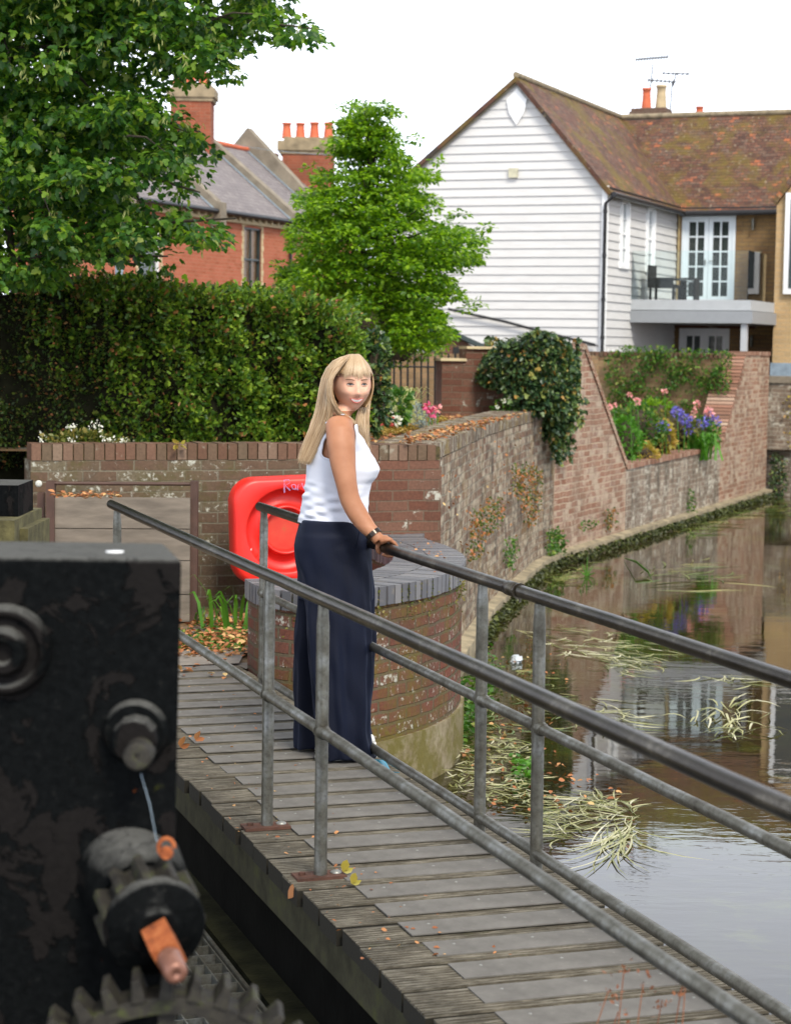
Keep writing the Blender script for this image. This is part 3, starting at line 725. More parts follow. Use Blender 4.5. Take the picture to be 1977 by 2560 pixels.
# body split where the brick changes: shoulders and low run share one plane
polyL = [(0, zb), (S(24.95), zb), (S(24.95), .25), (S(23.15), 1.74), (0, 1.74)]
polyM = [(S(24.95), zb), (S(29.75), zb), (S(29.75), .30), (S(29.6), .28), (S(24.95), .25)]
polyR = [(S(29.75), zb), (S(32.9), zb), (S(32.9), 1.67), (S(31.2), 1.67), (S(29.9), .36), (S(29.75), .30)]
for nm, pp, mt in (('left_shoulder', polyL, 'brick_garden'), ('low_run', polyM, 'brick_low'), ('right_shoulder', polyR, 'brick_garden')):
    mb = MB(); mb.plate(cw(22.2), d0, n0, pp, .4); mb.build(nm, M[mt], gw)
# sloping brick-on-edge copings
def edge_coping(pts, name, mat, th=.44, w=.07, h=.035, par=gw, o=None, d=None, nr_=None):
    o = o or cw(22.2); d = d or d0; nr_ = nr_ or n0; mb = MB()
    for (s0, z0), (s1, z1) in zip(pts[:-1], pts[1:]):
        L = math.hypot(s1 - s0, z1 - z0); n = max(1, int(L / w)); dd = (d * (s1 - s0) + ZUP * (z1 - z0)).normalized(); up = nr_.cross(dd); up = up if up.z > 0 else -up
        for i in range(n):
            c = o + d * s0 + ZUP * z0 + dd * ((i + .5) * L / n) + up * (h + RNG.uniform(-.004, .004)) - nr_ * (th / 2 - .02)
            mb.obox(c, dd * (L / n / 2 - .008), nr_ * th / 2, up * h)
    return mb.build(name, mat, par, bevel=.004)
edge_coping([(0, 1.74), (S(23.15), 1.74), (S(24.95), .25)], 'coping', M['soldier'] if False else M['brick_garden'])
g_ = N('pink_coping'); geo_ = g_.new('ShaderNodeNewGeometry'); M['pink'] = g_.set(g_.mix(.4, g_.ramp(geo_.outputs['Random Per Island'], [(0, (.15, .085, .058)), (.5, (.25, .125, .085)), (1, (.37, .28, .21))]), g_.ramp(g_.noise(g_.mapped('Object'), 50, 4), [(.3, .5), (.7, 1.4)]), 'MULTIPLY'), .9, 0, .2)
edge_coping([(S(24.95), .25), (S(29.6), .28), (S(29.9), .36)], 'low_coping', M['pink'], h=.03)
edge_coping([(S(29.9), .36), (S(31.2), 1.67), (S(32.9), 1.67)], 'stepped_coping', M['pink'], w=.075, h=.03, th=.42)
ledge(dense([tuple(cw(21.9).xy), tuple(cw(32.9).xy)], .3), .11, WZ + .13, .5, 'footing', M['cement'], gw)
# return (right-hand end) of the garden wall and the lower wall beyond
rl = thing('far_river_wall', cw(33) + V((.2, .1, WZ)), 'low dark-topped brick wall at the right edge beyond the pink garden wall', 'wall')
mb = MB(); mb.plate(cw(32.9) + V((-.1, .35, 0)), E1, -E2, [(0, zb), (6, zb), (6, 1.22), (0, 1.22)], .3); mb.build('wall', M['brick_low'], rl)
mb = MB(); mb.plate(cw(32.9) + V((-.1, .35, 0)) - E2 * .03, E1, -E2, [(0, 1.22), (6, 1.22), (6, 1.33), (0, 1.33)], .36); mb.build('coping', M['render'], rl)
# back wall of the garden bed
bw = thing('back_garden_wall', V((4.3, 31.1, .1)), 'straight brick wall covered by green climber behind the flower bed', 'wall')
ob = V((4.98, 30.75, 0)) - E1 * 4.9
mb = MB(); mb.plate(ob, E1, -E2, [(0, .0), (4.9, .0), (4.9, 1.63), (0, 1.63)], .25); mb.build('wall', brick('brick_backwall', (0.26, 0.13, 0.08), (0.24, 0.17, 0.09), (0.30, 0.23, 0.12), extra=(.26, .19, .09), stain=.4), bw)
edge_coping([(0, 1.63), (4.9, 1.63)], 'coping', M['soldier'], th=.28, par=bw, o=ob, d=E1, nr_=-E2)
# brick stub wall at the head of the river wall
sw = thing('stub_wall', D(1105, 1035, 21.2), 'short dark brick wall stub with pale capping left of the ivy mound', 'wall')
oa = V((.47, 21.2, 0)); dd = V((1.45, 1.5, 0)).normalized(); nn = V((dd.y, -dd.x, 0))
dd = V((1, .22, 0)).normalized(); nn = V((dd.y, -dd.x, 0))
mb = MB(); mb.plate(oa, dd, nn, [(0, TZ - .2), (1.0, TZ - .2), (1.0, 1.73), (.26, 1.73), (.26, 1.60), (0, 1.60)], .3); mb.build('wall', M['brick_dark'], sw)
mb = MB(); mb.obox(oa + dd * .12 - nn * .14 + ZUP * 1.615, dd * .14, nn * .17, ZUP * .014); mb.obox(oa + dd * .64 - nn * .14 + ZUP * 1.745, dd * .38, nn * .17, ZUP * .014); mb.build('capping', M['stone_trim'], sw)

# --- curved brick pier wall beside the deck
OUT = [(-.80, 10.86), (-.68, 10.50), (-.50, 10.32), (-.30, 10.36), (-.118, 10.56), (.06, 10.80), (.22, 11.10), (.33, 11.42), (.395, 11.80), (.41, 12.15), (.38, 12.50), (.31, 12.85), (.22, 13.15), (.17, 13.45), (.20, 13.78)]
def spline(P, m=6):
    P = [V((*p, 0)) for p in P]; o = []
    for i in range(len(P) - 1):
        a = P[max(i - 1, 0)]; b = P[i]; c = P[i + 1]; d = P[min(i + 2, len(P) - 1)]
        for k in range(m):
            t = k / m
            o.append(.5 * ((2 * b) + (c - a) * t + (2 * a - 5 * b + 4 * c - d) * t * t + (3 * b - a - 3 * c + d) * t ** 3))
    o.append(P[-1]); return o
OS = spline(OUT, 8)
cp = thing('curved_pier', V((-.1, 11.8, WZ)), 'curved red brick pier wall with grey blue-brick coping beside the footbridge end', 'wall')
PZ = .48
ribbon_wall([p.xy for p in OS], WZ - .5, PZ - .10, .40).build('wall', M['brick_pier'], cp)
mb = ribbon_wall([p.xy for p in OS], WZ - .6, WZ + .32, .02)
# rendered skirt, 2 cm proud of the brick
P2 = []
for i, p in enumerate(OS):
    t = (OS[min(i + 1, len(OS) - 1)] - OS[max(i - 1, 0)]).normalized(); P2.append((p + V((t.y, -t.x, 0)) * .022).xy)
mb = ribbon_wall(P2, WZ - .6, WZ + .30, .02)
g_ = N('skirt_render'); v_ = g_.mapped('Object'); c_ = g_.ramp(g_.noise(v_, 7, 6, .7), [(.3, (.13, .10, .055)), (.55, (.25, .21, .14)), (.7, (.34, .31, .24))]); c_ = g_.mix(g_.ramp(g_.noise(v_, 3.3, 6, .7), [(.46, 0), (.6, .85)]), c_, (.10, .085, .014)); g_.bump(g_.noise(v_, 25, 5), .7, .01)
mb.build('render_skirt', g_.set(c_, .92, 0, .2), cp)
# coping: blue bricks laid on edge across the wall, in two rings
mb = MB(); mj = MB()
acc = 0; pts = OS; Ltot = sum((pts[i + 1] - pts[i]).length for i in range(len(pts) - 1)); w_ = .068; k = 0; tgt = .01
i = 0; run = 0
def at_len(L):
    run = 0
    for i in range(len(pts) - 1):
        l = (pts[i + 1] - pts[i]).length
        if run + l >= L:
            t = (pts[i + 1] - pts[i]).normalized(); return pts[i] + t * (L - run), t
        run += l
    return pts[-1], (pts[-1] - pts[-2]).normalized()
n_b = int(Ltot / w_)
for k in range(n_b):
    p, _ = at_len((k + .5) * Ltot / n_b); _, t = at_len((k + .5) * Ltot / n_b)
    ta = (at_len(min(Ltot, (k + .5) * Ltot / n_b + .12))[0] - at_len(max(0, (k + .5) * Ltot / n_b - .12))[0]).normalized()
    nr_ = V((ta.y, -ta.x, 0)); hw = Ltot / n_b / 2 - .0065
    for r0, r1, wi in ((.018, -.205, 1.0), (-.212, -.42, .9)):
        cz = PZ - .052 + RNG.uniform(-.0025, .0025)
        fac = 1 if r0 > 0 else .86
        mb.obox(p + nr_ * ((r0 + r1) / 2 + RNG.uniform(-.003, .003)) + ZUP * cz, ta * hw * fac, nr_ * (r0 - r1) / 2, ZUP * .051)
mb.build('coping', M['blue_brick'], cp, bevel=.006)
ribbon_wall([p.xy for p in OS], PZ - .101, PZ - .014, .41).build('joints', M['joint'], cp)
# moss growing in the coping joints and the top brick courses
P_ = []; Dv = []
for k in range(1500):
    L = RNG.uniform(0.55, Ltot * .72); p, t = at_len(L); nr_ = V((t.y, -t.x, 0))
    j = round(L / (Ltot / n_b)) * (Ltot / n_b); 
    if RNG.random() < .6: p, t = at_len(j + RNG.normal() * .006); z = RNG.uniform(PZ - .11, PZ - .02)
    else: z = PZ - .11 - abs(RNG.normal()) * .07
    if math.sin(L * 9) + math.sin(L * 23) < RNG.uniform(-1.2, 1.5): continue
    P_.append(p + nr_ * .01 + ZUP * z); Dv.append(nr_ * .6 + V(RNG.normal(size=3)) * .6 - ZUP * .2)
leaf_object('moss', P_, Dv, RNG.uniform(.010, .022, len(P_)), M['leaf_moss'], 'oval', cp)
# soil inside the pier
mb = MB(); mb.face([(-.85, 11.2, .02), (-.3, 10.9, .02), (.1, 11.5, .02), (.1, 12.6, .02), (-.05, 13.5, .02), (-.9, 13.2, .02)]); tag(mb.build('pier_soil', M['soil']), kind='structure')

# ================================================================== FOOTBRIDGE
fb = thing('footbridge', B(6.5, 2.16, -.2), 'narrow grey timber footbridge with galvanised tube handrails and grip strips', 'footbridge')
T0, T1, NL, NR = 2.3, 10.6, 1.72, 2.615
PT = .213
nb = int((T1 - T0) / PT)
M['shade_dark'] = plain('shade_dark', (.010, .008, .005), .95, var=.4, scale=20)
mb = MB()
prof = []
for k in range(9):                                          # grooved board profile
    a = .182 * k / 9
    prof += [(a + .000, 0.0), (a + .0125, 0.0), (a + .0145, -.009), (a + .0195, -.009)]
prof = [(min(x, .182), z) for x, z in prof][:-2] + [(.182, 0), (.182, -.062), (0, -.062)]
TB = []
for i in range(nb):
    t0 = T1 - (i + 1) * PT + .012; TB.append(t0)
    jz = RNG.uniform(-.003, .003); jl = RNG.uniform(-.012, .012); jr = RNG.uniform(-.01, .01)
    a = [B(t0 + x, NL + jl, z + jz) for x, z in prof]; b = [B(t0 + x, NR + jr, z + jz) for x, z in prof]
    n = len(prof); vs = a + b
    mb.mesh(vs, [(k, n + k, n + (k + 1) % n, (k + 1) % n) for k in range(n)] + [tuple(range(n)), tuple(range(2 * n - 1, n - 1, -1))])
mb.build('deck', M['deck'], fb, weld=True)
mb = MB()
for t0 in TB: mb.obox(B(t0 - .0155, (NL + NR) / 2, -.022), BU * .0148, BN * ((NR - NL) / 2 - .02), ZUP * .012)  # dark strips laid in the board gaps, painted stand-in for their shadow
mb.build('gap_shade', M['shade_dark'], fb)
sm = MB(); c = V((0, 0, 0)); hw = (2.535 - 1.905) / 2
sm.obox((0, 0, 0), BN * hw, BU * .0685, ZUP * .002)
for k in (-.23, .02, .25):
    sm.lathe(BN * k + BU * .028, ZUP, [(.002, .0055), (.0035, .0040), (.004, .001)], 8)
g_ = N('screw'); M['screw'] = g_.set((.26, .26, .24), .45, .6)
for i, t0 in enumerate(TB):
    if i == 0:
        proto = sm.build('grip_strip', M['grip'], None, loc=(0, 0, 0)); st = proto
        st.data.materials.append(M['screw'])
        for f in st.data.polygons:
            if f.index > 5: f.material_index = 1
        st.parent = fb
    else:
        st = proto.copy(); COL.objects.link(st); st.parent = fb
    st.location = B(t0 + .112, 2.22 + RNG.uniform(-.012, .012), .0045) - fb.location
# side beams and joists
for nm, n_, th in (('side_beam', NL + .075, .03), ('side_beam', NR - .05, .03)):
    mb = MB(); mb.obox(B((T0 + T1) / 2, n_, -.145), BU * (T1 - T0) / 2, BN * th, ZUP * .072); mb.build(nm, M['beam'], fb, bevel=.006)
# fascia blocks hanging under the board ends (board edges seen from the side are the boards themselves)
RZ, MZ, LZ = .93, .492, .062
def tube_obj(name, a, b, r, mat, parent=fb, n=14, wob=0.0):
    mb = MB(); m = 24; pts = [a.lerp(b, i / m) + V(RNG.normal(size=3)) * wob for i in range(m + 1)]
    mb.tube(pts, r, n); return mb.build(name, mat, parent)
NN, FN = 1.826, 2.549
tube_obj('handrail', B(10.17, NN, RZ), B(1.2, NN, RZ), .0225, M['rail'], wob=.0006)
tube_obj('handrail', B(9.93, FN, RZ), B(1.2, FN, RZ), .0225, M['rail'], wob=.0006)
tube_obj('mid_rail', B(10.05, NN, MZ), B(1.2, NN, MZ), .0195, M['galv'], wob=.0006)
tube_obj('mid_rail', B(9.87, FN, MZ), B(1.2, FN, MZ), .0185, M['galv'], wob=.0006)
tube_obj('low_rail', B(9.87, FN, LZ), B(1.2, FN, LZ), .0195, M['galv'], wob=.0006)
mb = MB(); mb.lathe(B(6.40, FN, RZ), BU, [(-.05, .0235), (-.049, .0262), (.045, .0262), (.05, .0235)], 16); mb.lathe(B(6.335, FN, RZ), BU, [(0, .0285), (.008, .0285)], 16); mb.tube([B(6.335, FN, RZ - .02), B(6.335, FN, RZ - .038)], .004, 6)
mb.build('rail_coupling', M['rail'], fb)
def post(t, n_, zb_, top=RZ - .018, mat='galv'):
    mb = MB(); a = B(t, n_)
    zs = [zb_, zb_ + .05, MZ - .04, MZ, MZ + .04, top - .07, top - .03, top]
    rs = [.0225, .0215, .0215, .0235, .0215, .0215, .0185, .0175]
    lean = V((RNG.normal() * .004, 0, 0))
    mb.tube([a + ZUP * z + lean * z for z in zs], rs, 16)
    # weld collar round the mid rail
    for s_ in (-1, 1):
        mb.lathe(B(t + s_ * .012, n_, MZ), BU * s_, [(0, .026), (.016, .0245), (.034, .0200)], 14)
    return mb.build('post', M[mat], fb)
for t in (6.261, 6.966, 9.98): post(t, NN, .006)
for t in (6.143, 6.685, 9.84, 3.2): post(t, FN, -.05)
for t in (6.261, 6.966):
    mb = MB(); mb.obox(B(t, NN - .005, .006), BN * .085, BU * .042, ZUP * .0055); pt_ = mb.build('base_plate', M['plate'], fb, bevel=.002)
    mb = MB(); mb.lathe(B(t + .005, NN + .055, .011), ZUP, [(0, .019), (.004, .019), (.009, .011), (.0105, .002)], 16)
    mb.build('bolt', M['screw'], pt_)
    mb = MB(); mb.lathe(B(t + .005, NN - .062, .011), ZUP, [(0, .012), (.010, .012), (.0105, .002)], 6, smooth=False)
    mb.build('bolt', M['plate'], pt_)
# blue plastic strip caught under the low rail
a = W(940, 1908, .006); b = W(985, 1945, .006)
mb = MB(); d_ = (b - a); sd_ = V((d_.y, -d_.x, 0)).normalized() * .022
for k in range(6):
    p = a.lerp(b, k / 6); q_ = a.lerp(b, (k + 1) / 6); z1_ = .012 * math.sin(k * 1.3) + .01; z2_ = .012 * math.sin((k + 1) * 1.3) + .01
    mb.face([p - sd_ + ZUP * z1_, q_ - sd_ + ZUP * z2_, q_ + sd_ + ZUP * (z2_ + .006), p + sd_ + ZUP * (z1_ + .006)], smooth=True)
bs = mb.build('blue_strap', plain('blue_plastic', (.04, .32, .45), .4), None, loc=a, weld=True); m_ = bs.modifiers.new('s', 'SOLIDIFY'); m_.thickness = .003
tag(bs, 'light blue plastic strap lying under the low rail by the shoe', 'strap')

# dark sluice chamber under and beside the bridge
M['wet_black'] = plain('wet_black', (.0035, .0035, .003), .9, var=.5, scale=4, bump=.5, spec=.05)
M['mossy_floor'] = plain('mossy_floor', (.016, .016, .007), .95, var=.6, scale=9, bump=.7, spec=.1)
cb = thing('sluice_chamber', B(6, 1.9, -1), 'black tarred sluice chamber wall under the left edge of the footbridge', 'sluice')
mb = MB(); mb.obox(B(6.2, 1.86, -.75), BU * 4.2, BN * .05, ZUP * .52); mb.build('chamber_wall', M['wet_black'], cb)
mb = MB(); mb.obox(B(6.2, 2.55, -.55), BU * 4.2, BN * .03, ZUP * .40); mb.build('gate_boards', M['wet_black'], cb)
mb = MB(); mb.obox(B(6.2, 1.76, -.52), BU * 4.2, BN * .06, ZUP * .045); mb.build('mossy_sill', M['mossy_floor'], cb)
mb = MB(); q = [B(2, 1.84, -1.25), B(10.4, 1.84, -1.25), B(10.4, -4, -1.25), B(2, -4, -1.25)]; mb.face(q); tag(mb.build('chamber_floor', M['wet_black']), kind='structure')
mb = MB(); q = [B(2, 1.70, -.60), B(10.4, 1.70, -.60), B(10.4, -.3, -.60), B(2, -.3, -.60)]; 
# grating with blue pipes beneath it
gr = thing('steel_grating', B(6.4, 1.3, -.47), 'galvanised steel walkway grating low beside the footbridge', 'grating')
mb = MB(); z_ = -.47
for k in range(22): mb.obox(B(6.4 + (k - 11) * .11, 1.28, z_), BU * .0035, BN * .36, ZUP * .018)
for k in range(12): mb.obox(B(6.4, .92 + k * .065, z_), BU * 1.25, BN * .0028, ZUP * .02)
mb.build('bars', M['galv'], gr)
mb = MB()
mb.obox(B(6.4, 1.65, z_), BU * 1.25, BN * .006, ZUP * .028); mb.obox(B(6.4, .90, z_), BU * 1.25, BN * .006, ZUP * .028); mb.build('frame', M['galv'], gr)
bl = plain('blue_pipe', (.02, .19, .42), .4, var=.2)
for k in range(3):
    mb = MB(); mb.tube([B(4.9, 1.02 + k * .19, -.68), B(7.0, 1.02 + k * .19, -.68)], .075, 14)
    tag(mb.build('blue_pipe', bl, None, loc=B(6, 1.02 + k * .19, -.68)), ['blue plastic pipe under the grating, farthest from the footbridge', 'middle blue plastic pipe of three under the grating', 'blue plastic pipe under the grating, nearest the footbridge'][k], 'pipe', 'blue pipes under the grating')

# ================================================================== SLUICE GEAR (foreground)
sg = thing('sluice_gear', D(200, 2000, 3.4), 'black cast-iron sluice winding gear with peeling paint in left foreground', 'winding gear')
GY = 3.40
tl = D(-420, 1396, GY); tr = D(455, 1398, GY); br = D(412, 2560, GY); zb_ = -.8
xb = br.x - .012
mb = MB(); h_ = [(-1.3, GY), (tr.x, GY), (tr.x, GY + .27), (-1.3, GY + .27)]
zt_ = tr.z
vs = [(-1.3, GY, zb_), (xb, GY, zb_), (xb - .06, GY + .27, zb_), (-1.3, GY + .27, zb_), (-1.3, GY, zt_), (tr.x, GY, zt_), (tr.x - .06, GY + .27, zt_), (-1.3, GY + .27, zt_)]
mb.mesh(vs, [(0, 1, 5, 4), (1, 2, 6, 5), (2, 3, 7, 6), (3, 0, 4, 7), (4, 5, 6, 7), (3, 2, 1, 0)])
fr_ = mb.build('frame', M['iron'], sg); m_ = fr_.modifiers.new('bevel', 'BEVEL'); m_.width = .010; m_.segments = 4
g_ = N('bleached_iron')
# white dropping on the top
mb = MB(); p = D(287, 1372, GY + .1); mb.lathe((p.x, p.y, zt_), ZUP, [(.0, .016), (.0015, .016), (.002, .001)], 14); mb.build('paint_spot', M['petal_white'] if False else M['white_paint'], sg)
def boss(px, py, prof, mat, name, n=36, y=GY, par=sg, sm_=True):
    p = D(px, py, y); mb = MB(); mb.lathe(p, (0, -1, 0), prof, n, smooth=sm_); return mb.build(name, mat, par, bevel=.003)
k_ = GY / F
boss(15, 1625, [(0, 118 * k_), (.018, 112 * k_), (.026, 104 * k_), (.026, 92 * k_), (.014, 84 * k_), (.014, 62 * k_), (.03, 60 * k_), (.045, 52 * k_), (.045, 30 * k_), (.028, 24 * k_), (.028, 2 * k_)], M['iron'], 'bearing_boss')
nb_ = boss(340, 1830, [(0, 84 * k_), (.012, 82 * k_), (.022, 74 * k_)], M['iron'], 'washer', 40)
boss(345, 1838, [(.018, 60 * k_), (.058, 58 * k_), (.062, 52 * k_)], M['iron'], 'nut', 12, sm_=False)
boss(362, 1862, [(.05, 37 * k_), (.10, 36 * k_), (.107, 32 * k_), (.107, 6 * k_), (.103, 5 * k_), (.103, 1 * k_)], M['iron_moss'], 'bolt_end', 28)
# pinion with its rusty squared shaft; axis tips forward, right and down
ax = V((.30, -.90, -.16)).normalized()
pc = D(330, 2190, GY + .02)
mb = MB(); R_ = .108
up_ = (ZUP - ax * ax.z).normalized(); sd_ = ax.cross(up_)
mb.lathe(pc, ax, [(-.02, .094), (.05, .090), (.09, .082), (.10, .07)], 36); mb.build('bearing_housing', M['iron'], sg)
mb = MB(); mb.lathe(pc + ax * .10, ax, [(0, .064), (.10, .064)], 36)
for k in range(11):
    a = 2 * math.pi * (k + .3) / 11; rad = up_ * math.cos(a) + sd_ * math.sin(a); tan = ax.cross(rad)
    b0 = pc + ax * .15
    for s in (0,):
        P8 = [b0 + rad * r + tan * w + ax * l for r, w in ((.060, .014), (.088, .007)) for w in (-w, w) for l in (-.045, .045)]
        mb.mesh(P8, [(0, 1, 3, 2), (4, 6, 7, 5), (0, 4, 5, 1), (2, 3, 7, 6), (0, 2, 6, 4), (1, 5, 7, 3)])
pin = mb.build('pinion', M['iron_moss'], sg, weld=True, bevel=.003)
mb = MB(); mb.lathe(pc + ax * .185, ax, [(0, .080), (.004, .084), (.022, .084), (.028, .079), (.030, .045), (.044, .039), (.046, .034)], 40); mb.build('pinion_flange', M['iron'], sg)
mb = MB(); c = pc + ax * .27; q1 = (up_ + sd_ * .55).normalized(); q2 = ax.cross(q1); mb.obox(c, q1 * .022, q2 * .022, ax * .045); mb.build('shaft_square', M['rust'], sg, bevel=.005)
mb = MB(); mb.lathe(pc + ax * .318, ax, [(0, .020), (.05, .019), (.056, .016), (.056, .005), (.052, .004), (.052, .001)], 24); mb.build('shaft_end', M['steel_end'], sg)
# big toothed wheel below
wc = D(415, 2860, GY - .22); RW = .256
mb = MB(); wa = V((0.10, -1, 0.0)).normalized(); u1 = ZUP; u2 = wa.cross(u1).normalized()
nR = 72
vs = [wc + (u1 * math.cos(2 * math.pi * k / nR) + u2 * math.sin(2 * math.pi * k / nR)) * r + wa * l for r, l in ((RW, -.035), (RW, .035), (RW - .028, .035), (RW - .028, -.035)) for k in range(nR)]
mb.mesh(vs, [(i * nR + k, i * nR + (k + 1) % nR, ((i + 1) % 4) * nR + (k + 1) % nR, ((i + 1) % 4) * nR + k) for i in range(4) for k in range(nR)])
for k in range(2):
    a = math.pi * (k + 1.0) ; rad = u1 * math.cos(a) + u2 * math.sin(a); mb.obox(wc + rad * RW * .5, rad * RW * .45, wa.cross(rad) * .014, wa * .018)
for k in range(36):
    a = 2 * math.pi * k / 36; rad = u1 * math.cos(a) + u2 * math.sin(a); tan = wa.cross(rad)
    P8 = [wc + rad * r + tan * w + wa * l for r, w in ((RW - .004, .0125), (RW + .034, .006)) for w in (-w, w) for l in (-.04, .04)]
    mb.mesh(P8, [(0, 1, 3, 2), (4, 6, 7, 5), (0, 4, 5, 1), (2, 3, 7, 6), (0, 2, 6, 4), (1, 5, 7, 3)])
mb.build('gear_wheel', M['iron_moss'], sg, weld=True, bevel=.002)
# cobweb thread, flakes of rust
mb = MB(); mb.tube([D(352, 1935, GY - .05), D(374, 2010, GY - .06), D(392, 2105, GY - .08)], .0007, 5); mb.build('thread', M['lead'], sg)
fl_ = thing('rusty_clip', D(415, 2115, GY - .1), 'orange rusted wire clip on the winding gear above the pinion', 'clip')
mb = MB(); c = D(416, 2120, GY - .12); mb.tube([c + V((math.cos(a) * .013, 0, math.sin(a) * .016)) for a in [i * .5 for i in range(11)]], .004, 7); mb.lathe(c - V((0, 0, .009)), (0, -1, 0), [(0, .012), (.006, .010)], 12); mb.build('clip', M['rust'], fl_)
for (px, py, s) in ((275, 2395, .022), (165, 2320, .012), (408, 1870, .02)):
    pass
# second gear post farther left and its stone base
op = thing('iron_post', D(10, 1330, 7.2), 'short square black iron post with rounded top at left edge', 'post')
mb = MB(); p = D(-60, 1212, 7.2); q_ = D(45, 1320, 7.2); mb.box((p.x - .2, 7.2, q_.z - .05), (q_.x, 7.5, p.z)); mb.build('body', M['iron'], op, bevel=.018)
ob_ = thing('mossy_stone', D(20, 1340, 7.1), 'mossy stone block under the black iron post at left edge', 'stone')
mb = MB(); p = D(-60, 1300, 7.05); q_ = D(38, 1420, 7.05); mb.box((p.x - .3, 7.05, -.3), (D(36, 1300, 7.05).x, 7.6, p.z)); 
mb.box((D(30, 1300, 7.05).x, 7.15, -.3), (D(70, 1330, 7.15).x, 7.6, D(70, 1322, 7.15).z)); mb.build('block', plain('mossy_stone_mat', (.07, .062, .024), .95, var=.6, scale=14, bump=.8), ob_, bevel=.015)
# ================================================================== STOP-BOARD RACK, LIFE RING HOUSING
rk = thing('board_rack', LW0 + LWD * .6 + LWN * .3, 'brown steel rack holding grey timber boards against the planter wall', 'rack')
RY = 12.45
def rk_post(px0, px1, pyt, y, nm='upright'):
    a = D(px0, pyt, y); b = D(px1, pyt, y)
    mb = MB(); mb.box((a.x, y, -.01), (b.x, y + .07, a.z)); mb.build(nm, M['brown_steel'], rk, bevel=.003)
rk_post(115, 136, 1203, RY); rk_post(93, 109, 1232, RY + .12); rk_post(476, 494, 1203, RY + .12)
a = D(136, 1208, RY + .02); b = D(478, 1210, RY + .14)
mb = MB(); mb.tube([a, b], .012, 8); mb.build('top_bar', M['brown_steel'], rk)
M['grey_board'] = plain('grey_board', (.15, .125, .10), .85, var=.35, scale=3, bump=.4, stretch=(1, 1, 5))
zt_ = D(200, 1242, RY + .06).z; zz = zt_
for h in (.197, .20, .215, .20, .17):
    if zz - h < 0: h = zz - .005
    p = D(136, 1300, RY + .05); q_ = D(476, 1300, RY + .12)
    mb = MB(); c = (p + q_) / 2; c.z = zz - h / 2; ax_ = (q_ - p) / 2; ax_.z = 0
    mb.obox(c, ax_, V((0, .03, 0)), ZUP * (h / 2 - .003)); mb.build('board', M['grey_board'], rk, bevel=.004); zz -= h
dk = thing('wall_disc', D(97, 1208, 12.9), 'small round white disc on the left end of the planter wall', 'disc')
mb = MB(); mb.lathe(D(97, 1209, 12.82), (0, -1, 0), [(0, .022), (.006, .022), (.01, .012), (.01, .002)], 18); mb.build('disc', M['petal_white'] if False else plain('disc_paint', (.42, .42, .38), .6), dk)

lr = thing('life_ring_housing', D(705, 1325, 12.95), 'bright red moulded plastic life-ring housing on the planter wall', 'life-ring housing')
g_ = N('red_plastic'); v_ = g_.mapped('Object'); c_ = g_.ramp(g_.noise(v_, 4, 4, .6), [(.3, (.60, .016, .012)), (.7, (.76, .028, .018))]); M['red'] = g_.set(c_, .42, 0, .45)
g_ = N('red_plastic_dirty'); v_ = g_.mapped('Object'); c_ = g_.ramp(g_.noise(v_, 6, 5, .7), [(.35, (.50, .03, .02)), (.6, (.52, .05, .03)), (.75, (.34, .11, .035))]); M['red_dirty'] = g_.set(c_, .55, 0, .3)
cx, cy = 707, 1322; LY = 12.93
cc = D(cx, cy, LY); H2 = 134 * LY / F; W2 = 137 * LY / F
ex = LWD.copy(); ez = ZUP.copy(); ey = -LWN * -1
fwd = LWN                                        # out of the wall, towards us
def rrect(w, h, r, n=10):
    o = []
    for qx, qz, a0 in ((1, 1, 0), (-1, 1, 90), (-1, -1, 180), (1, -1, 270)):
        for k in range(n + 1):
            a = math.radians(a0 + 90 * k / n); o.append((qx * (w - r) + r * math.cos(a), qz * (h - r) + r * math.sin(a)))
    q = []
    for i in range(len(o)):                       # extra points along the straight sides
        a, b = o[i], o[(i + 1) % len(o)]; q.append(a); L = math.hypot(b[0] - a[0], b[1] - a[1])
        if L > .06: q += [(a[0] + (b[0] - a[0]) * t / 8, a[1] + (b[1] - a[1]) * t / 8) for t in range(1, 8)]
    return q
def lr_pt(x, z, f): return cc + ex * x + ez * z + fwd * f + V((0, 0, -.0))
tilt = math.radians(2.0)
def rot(x, z): return x * math.cos(tilt) - z * math.sin(tilt), x * math.sin(tilt) + z * math.cos(tilt)
rings = []
for s, f, rr in ((1.0, -.02, .16), (1.0, .06, .16), (.985, .095, .155), (.955, .115, .15), (.91, .122, .14)):
    rings.append([lr_pt(*rot(x, z), f) for x, z in rrect(W2 * s, H2 * s, rr)])
n = len(rings[0])
# dished front: ring recess blending to a circle
circ = lambda R, f, m=n: [lr_pt(*rot(R * math.cos(a), R * math.sin(a) - .0), f) for a in [math.radians(0) + math.atan2(z, x) for x, z in rrect(W2, H2, .16)]]
for R, f in ((W2 * .79, .121), (W2 * .765, .116), (W2 * .755, .060), (W2 * .73, .034), (W2 * .48, .030), (W2 * .462, .050), (W2 * .455, .082), (W2 * .44, .092), (W2 * .405, .090), (W2 * .385, .060), (W2 * .37, .036)):
    rings.append(circ(R, f))
mb = MB(); vs = [p for r in rings for p in r]; fs = [(i * n + k, i * n + (k + 1) % n, (i + 1) * n + (k + 1) % n, (i + 1) * n + k) for i in range(len(rings) - 1) for k in range(n)]
mb.mesh(vs, fs, True); bd = mb.build('shell', M['red'], lr, weld=True)
mb = MB(); mb.mesh([*circ(W2 * .38, .0365)], [tuple(range(n))]); mb.build('centre_panel', M['red_dirty'], lr)
for k in range(4):
    a = math.radians(45 + 90 * k); d_ = ex * math.cos(a) + ez * math.sin(a)
    mb = MB(); mb.obox(cc + d_ * W2 * .605 + fwd * .040, d_ * W2 * .145, d_.cross(fwd) * .009, fwd * .030); mb.build('rib', M['red'], lr, bevel=.004)
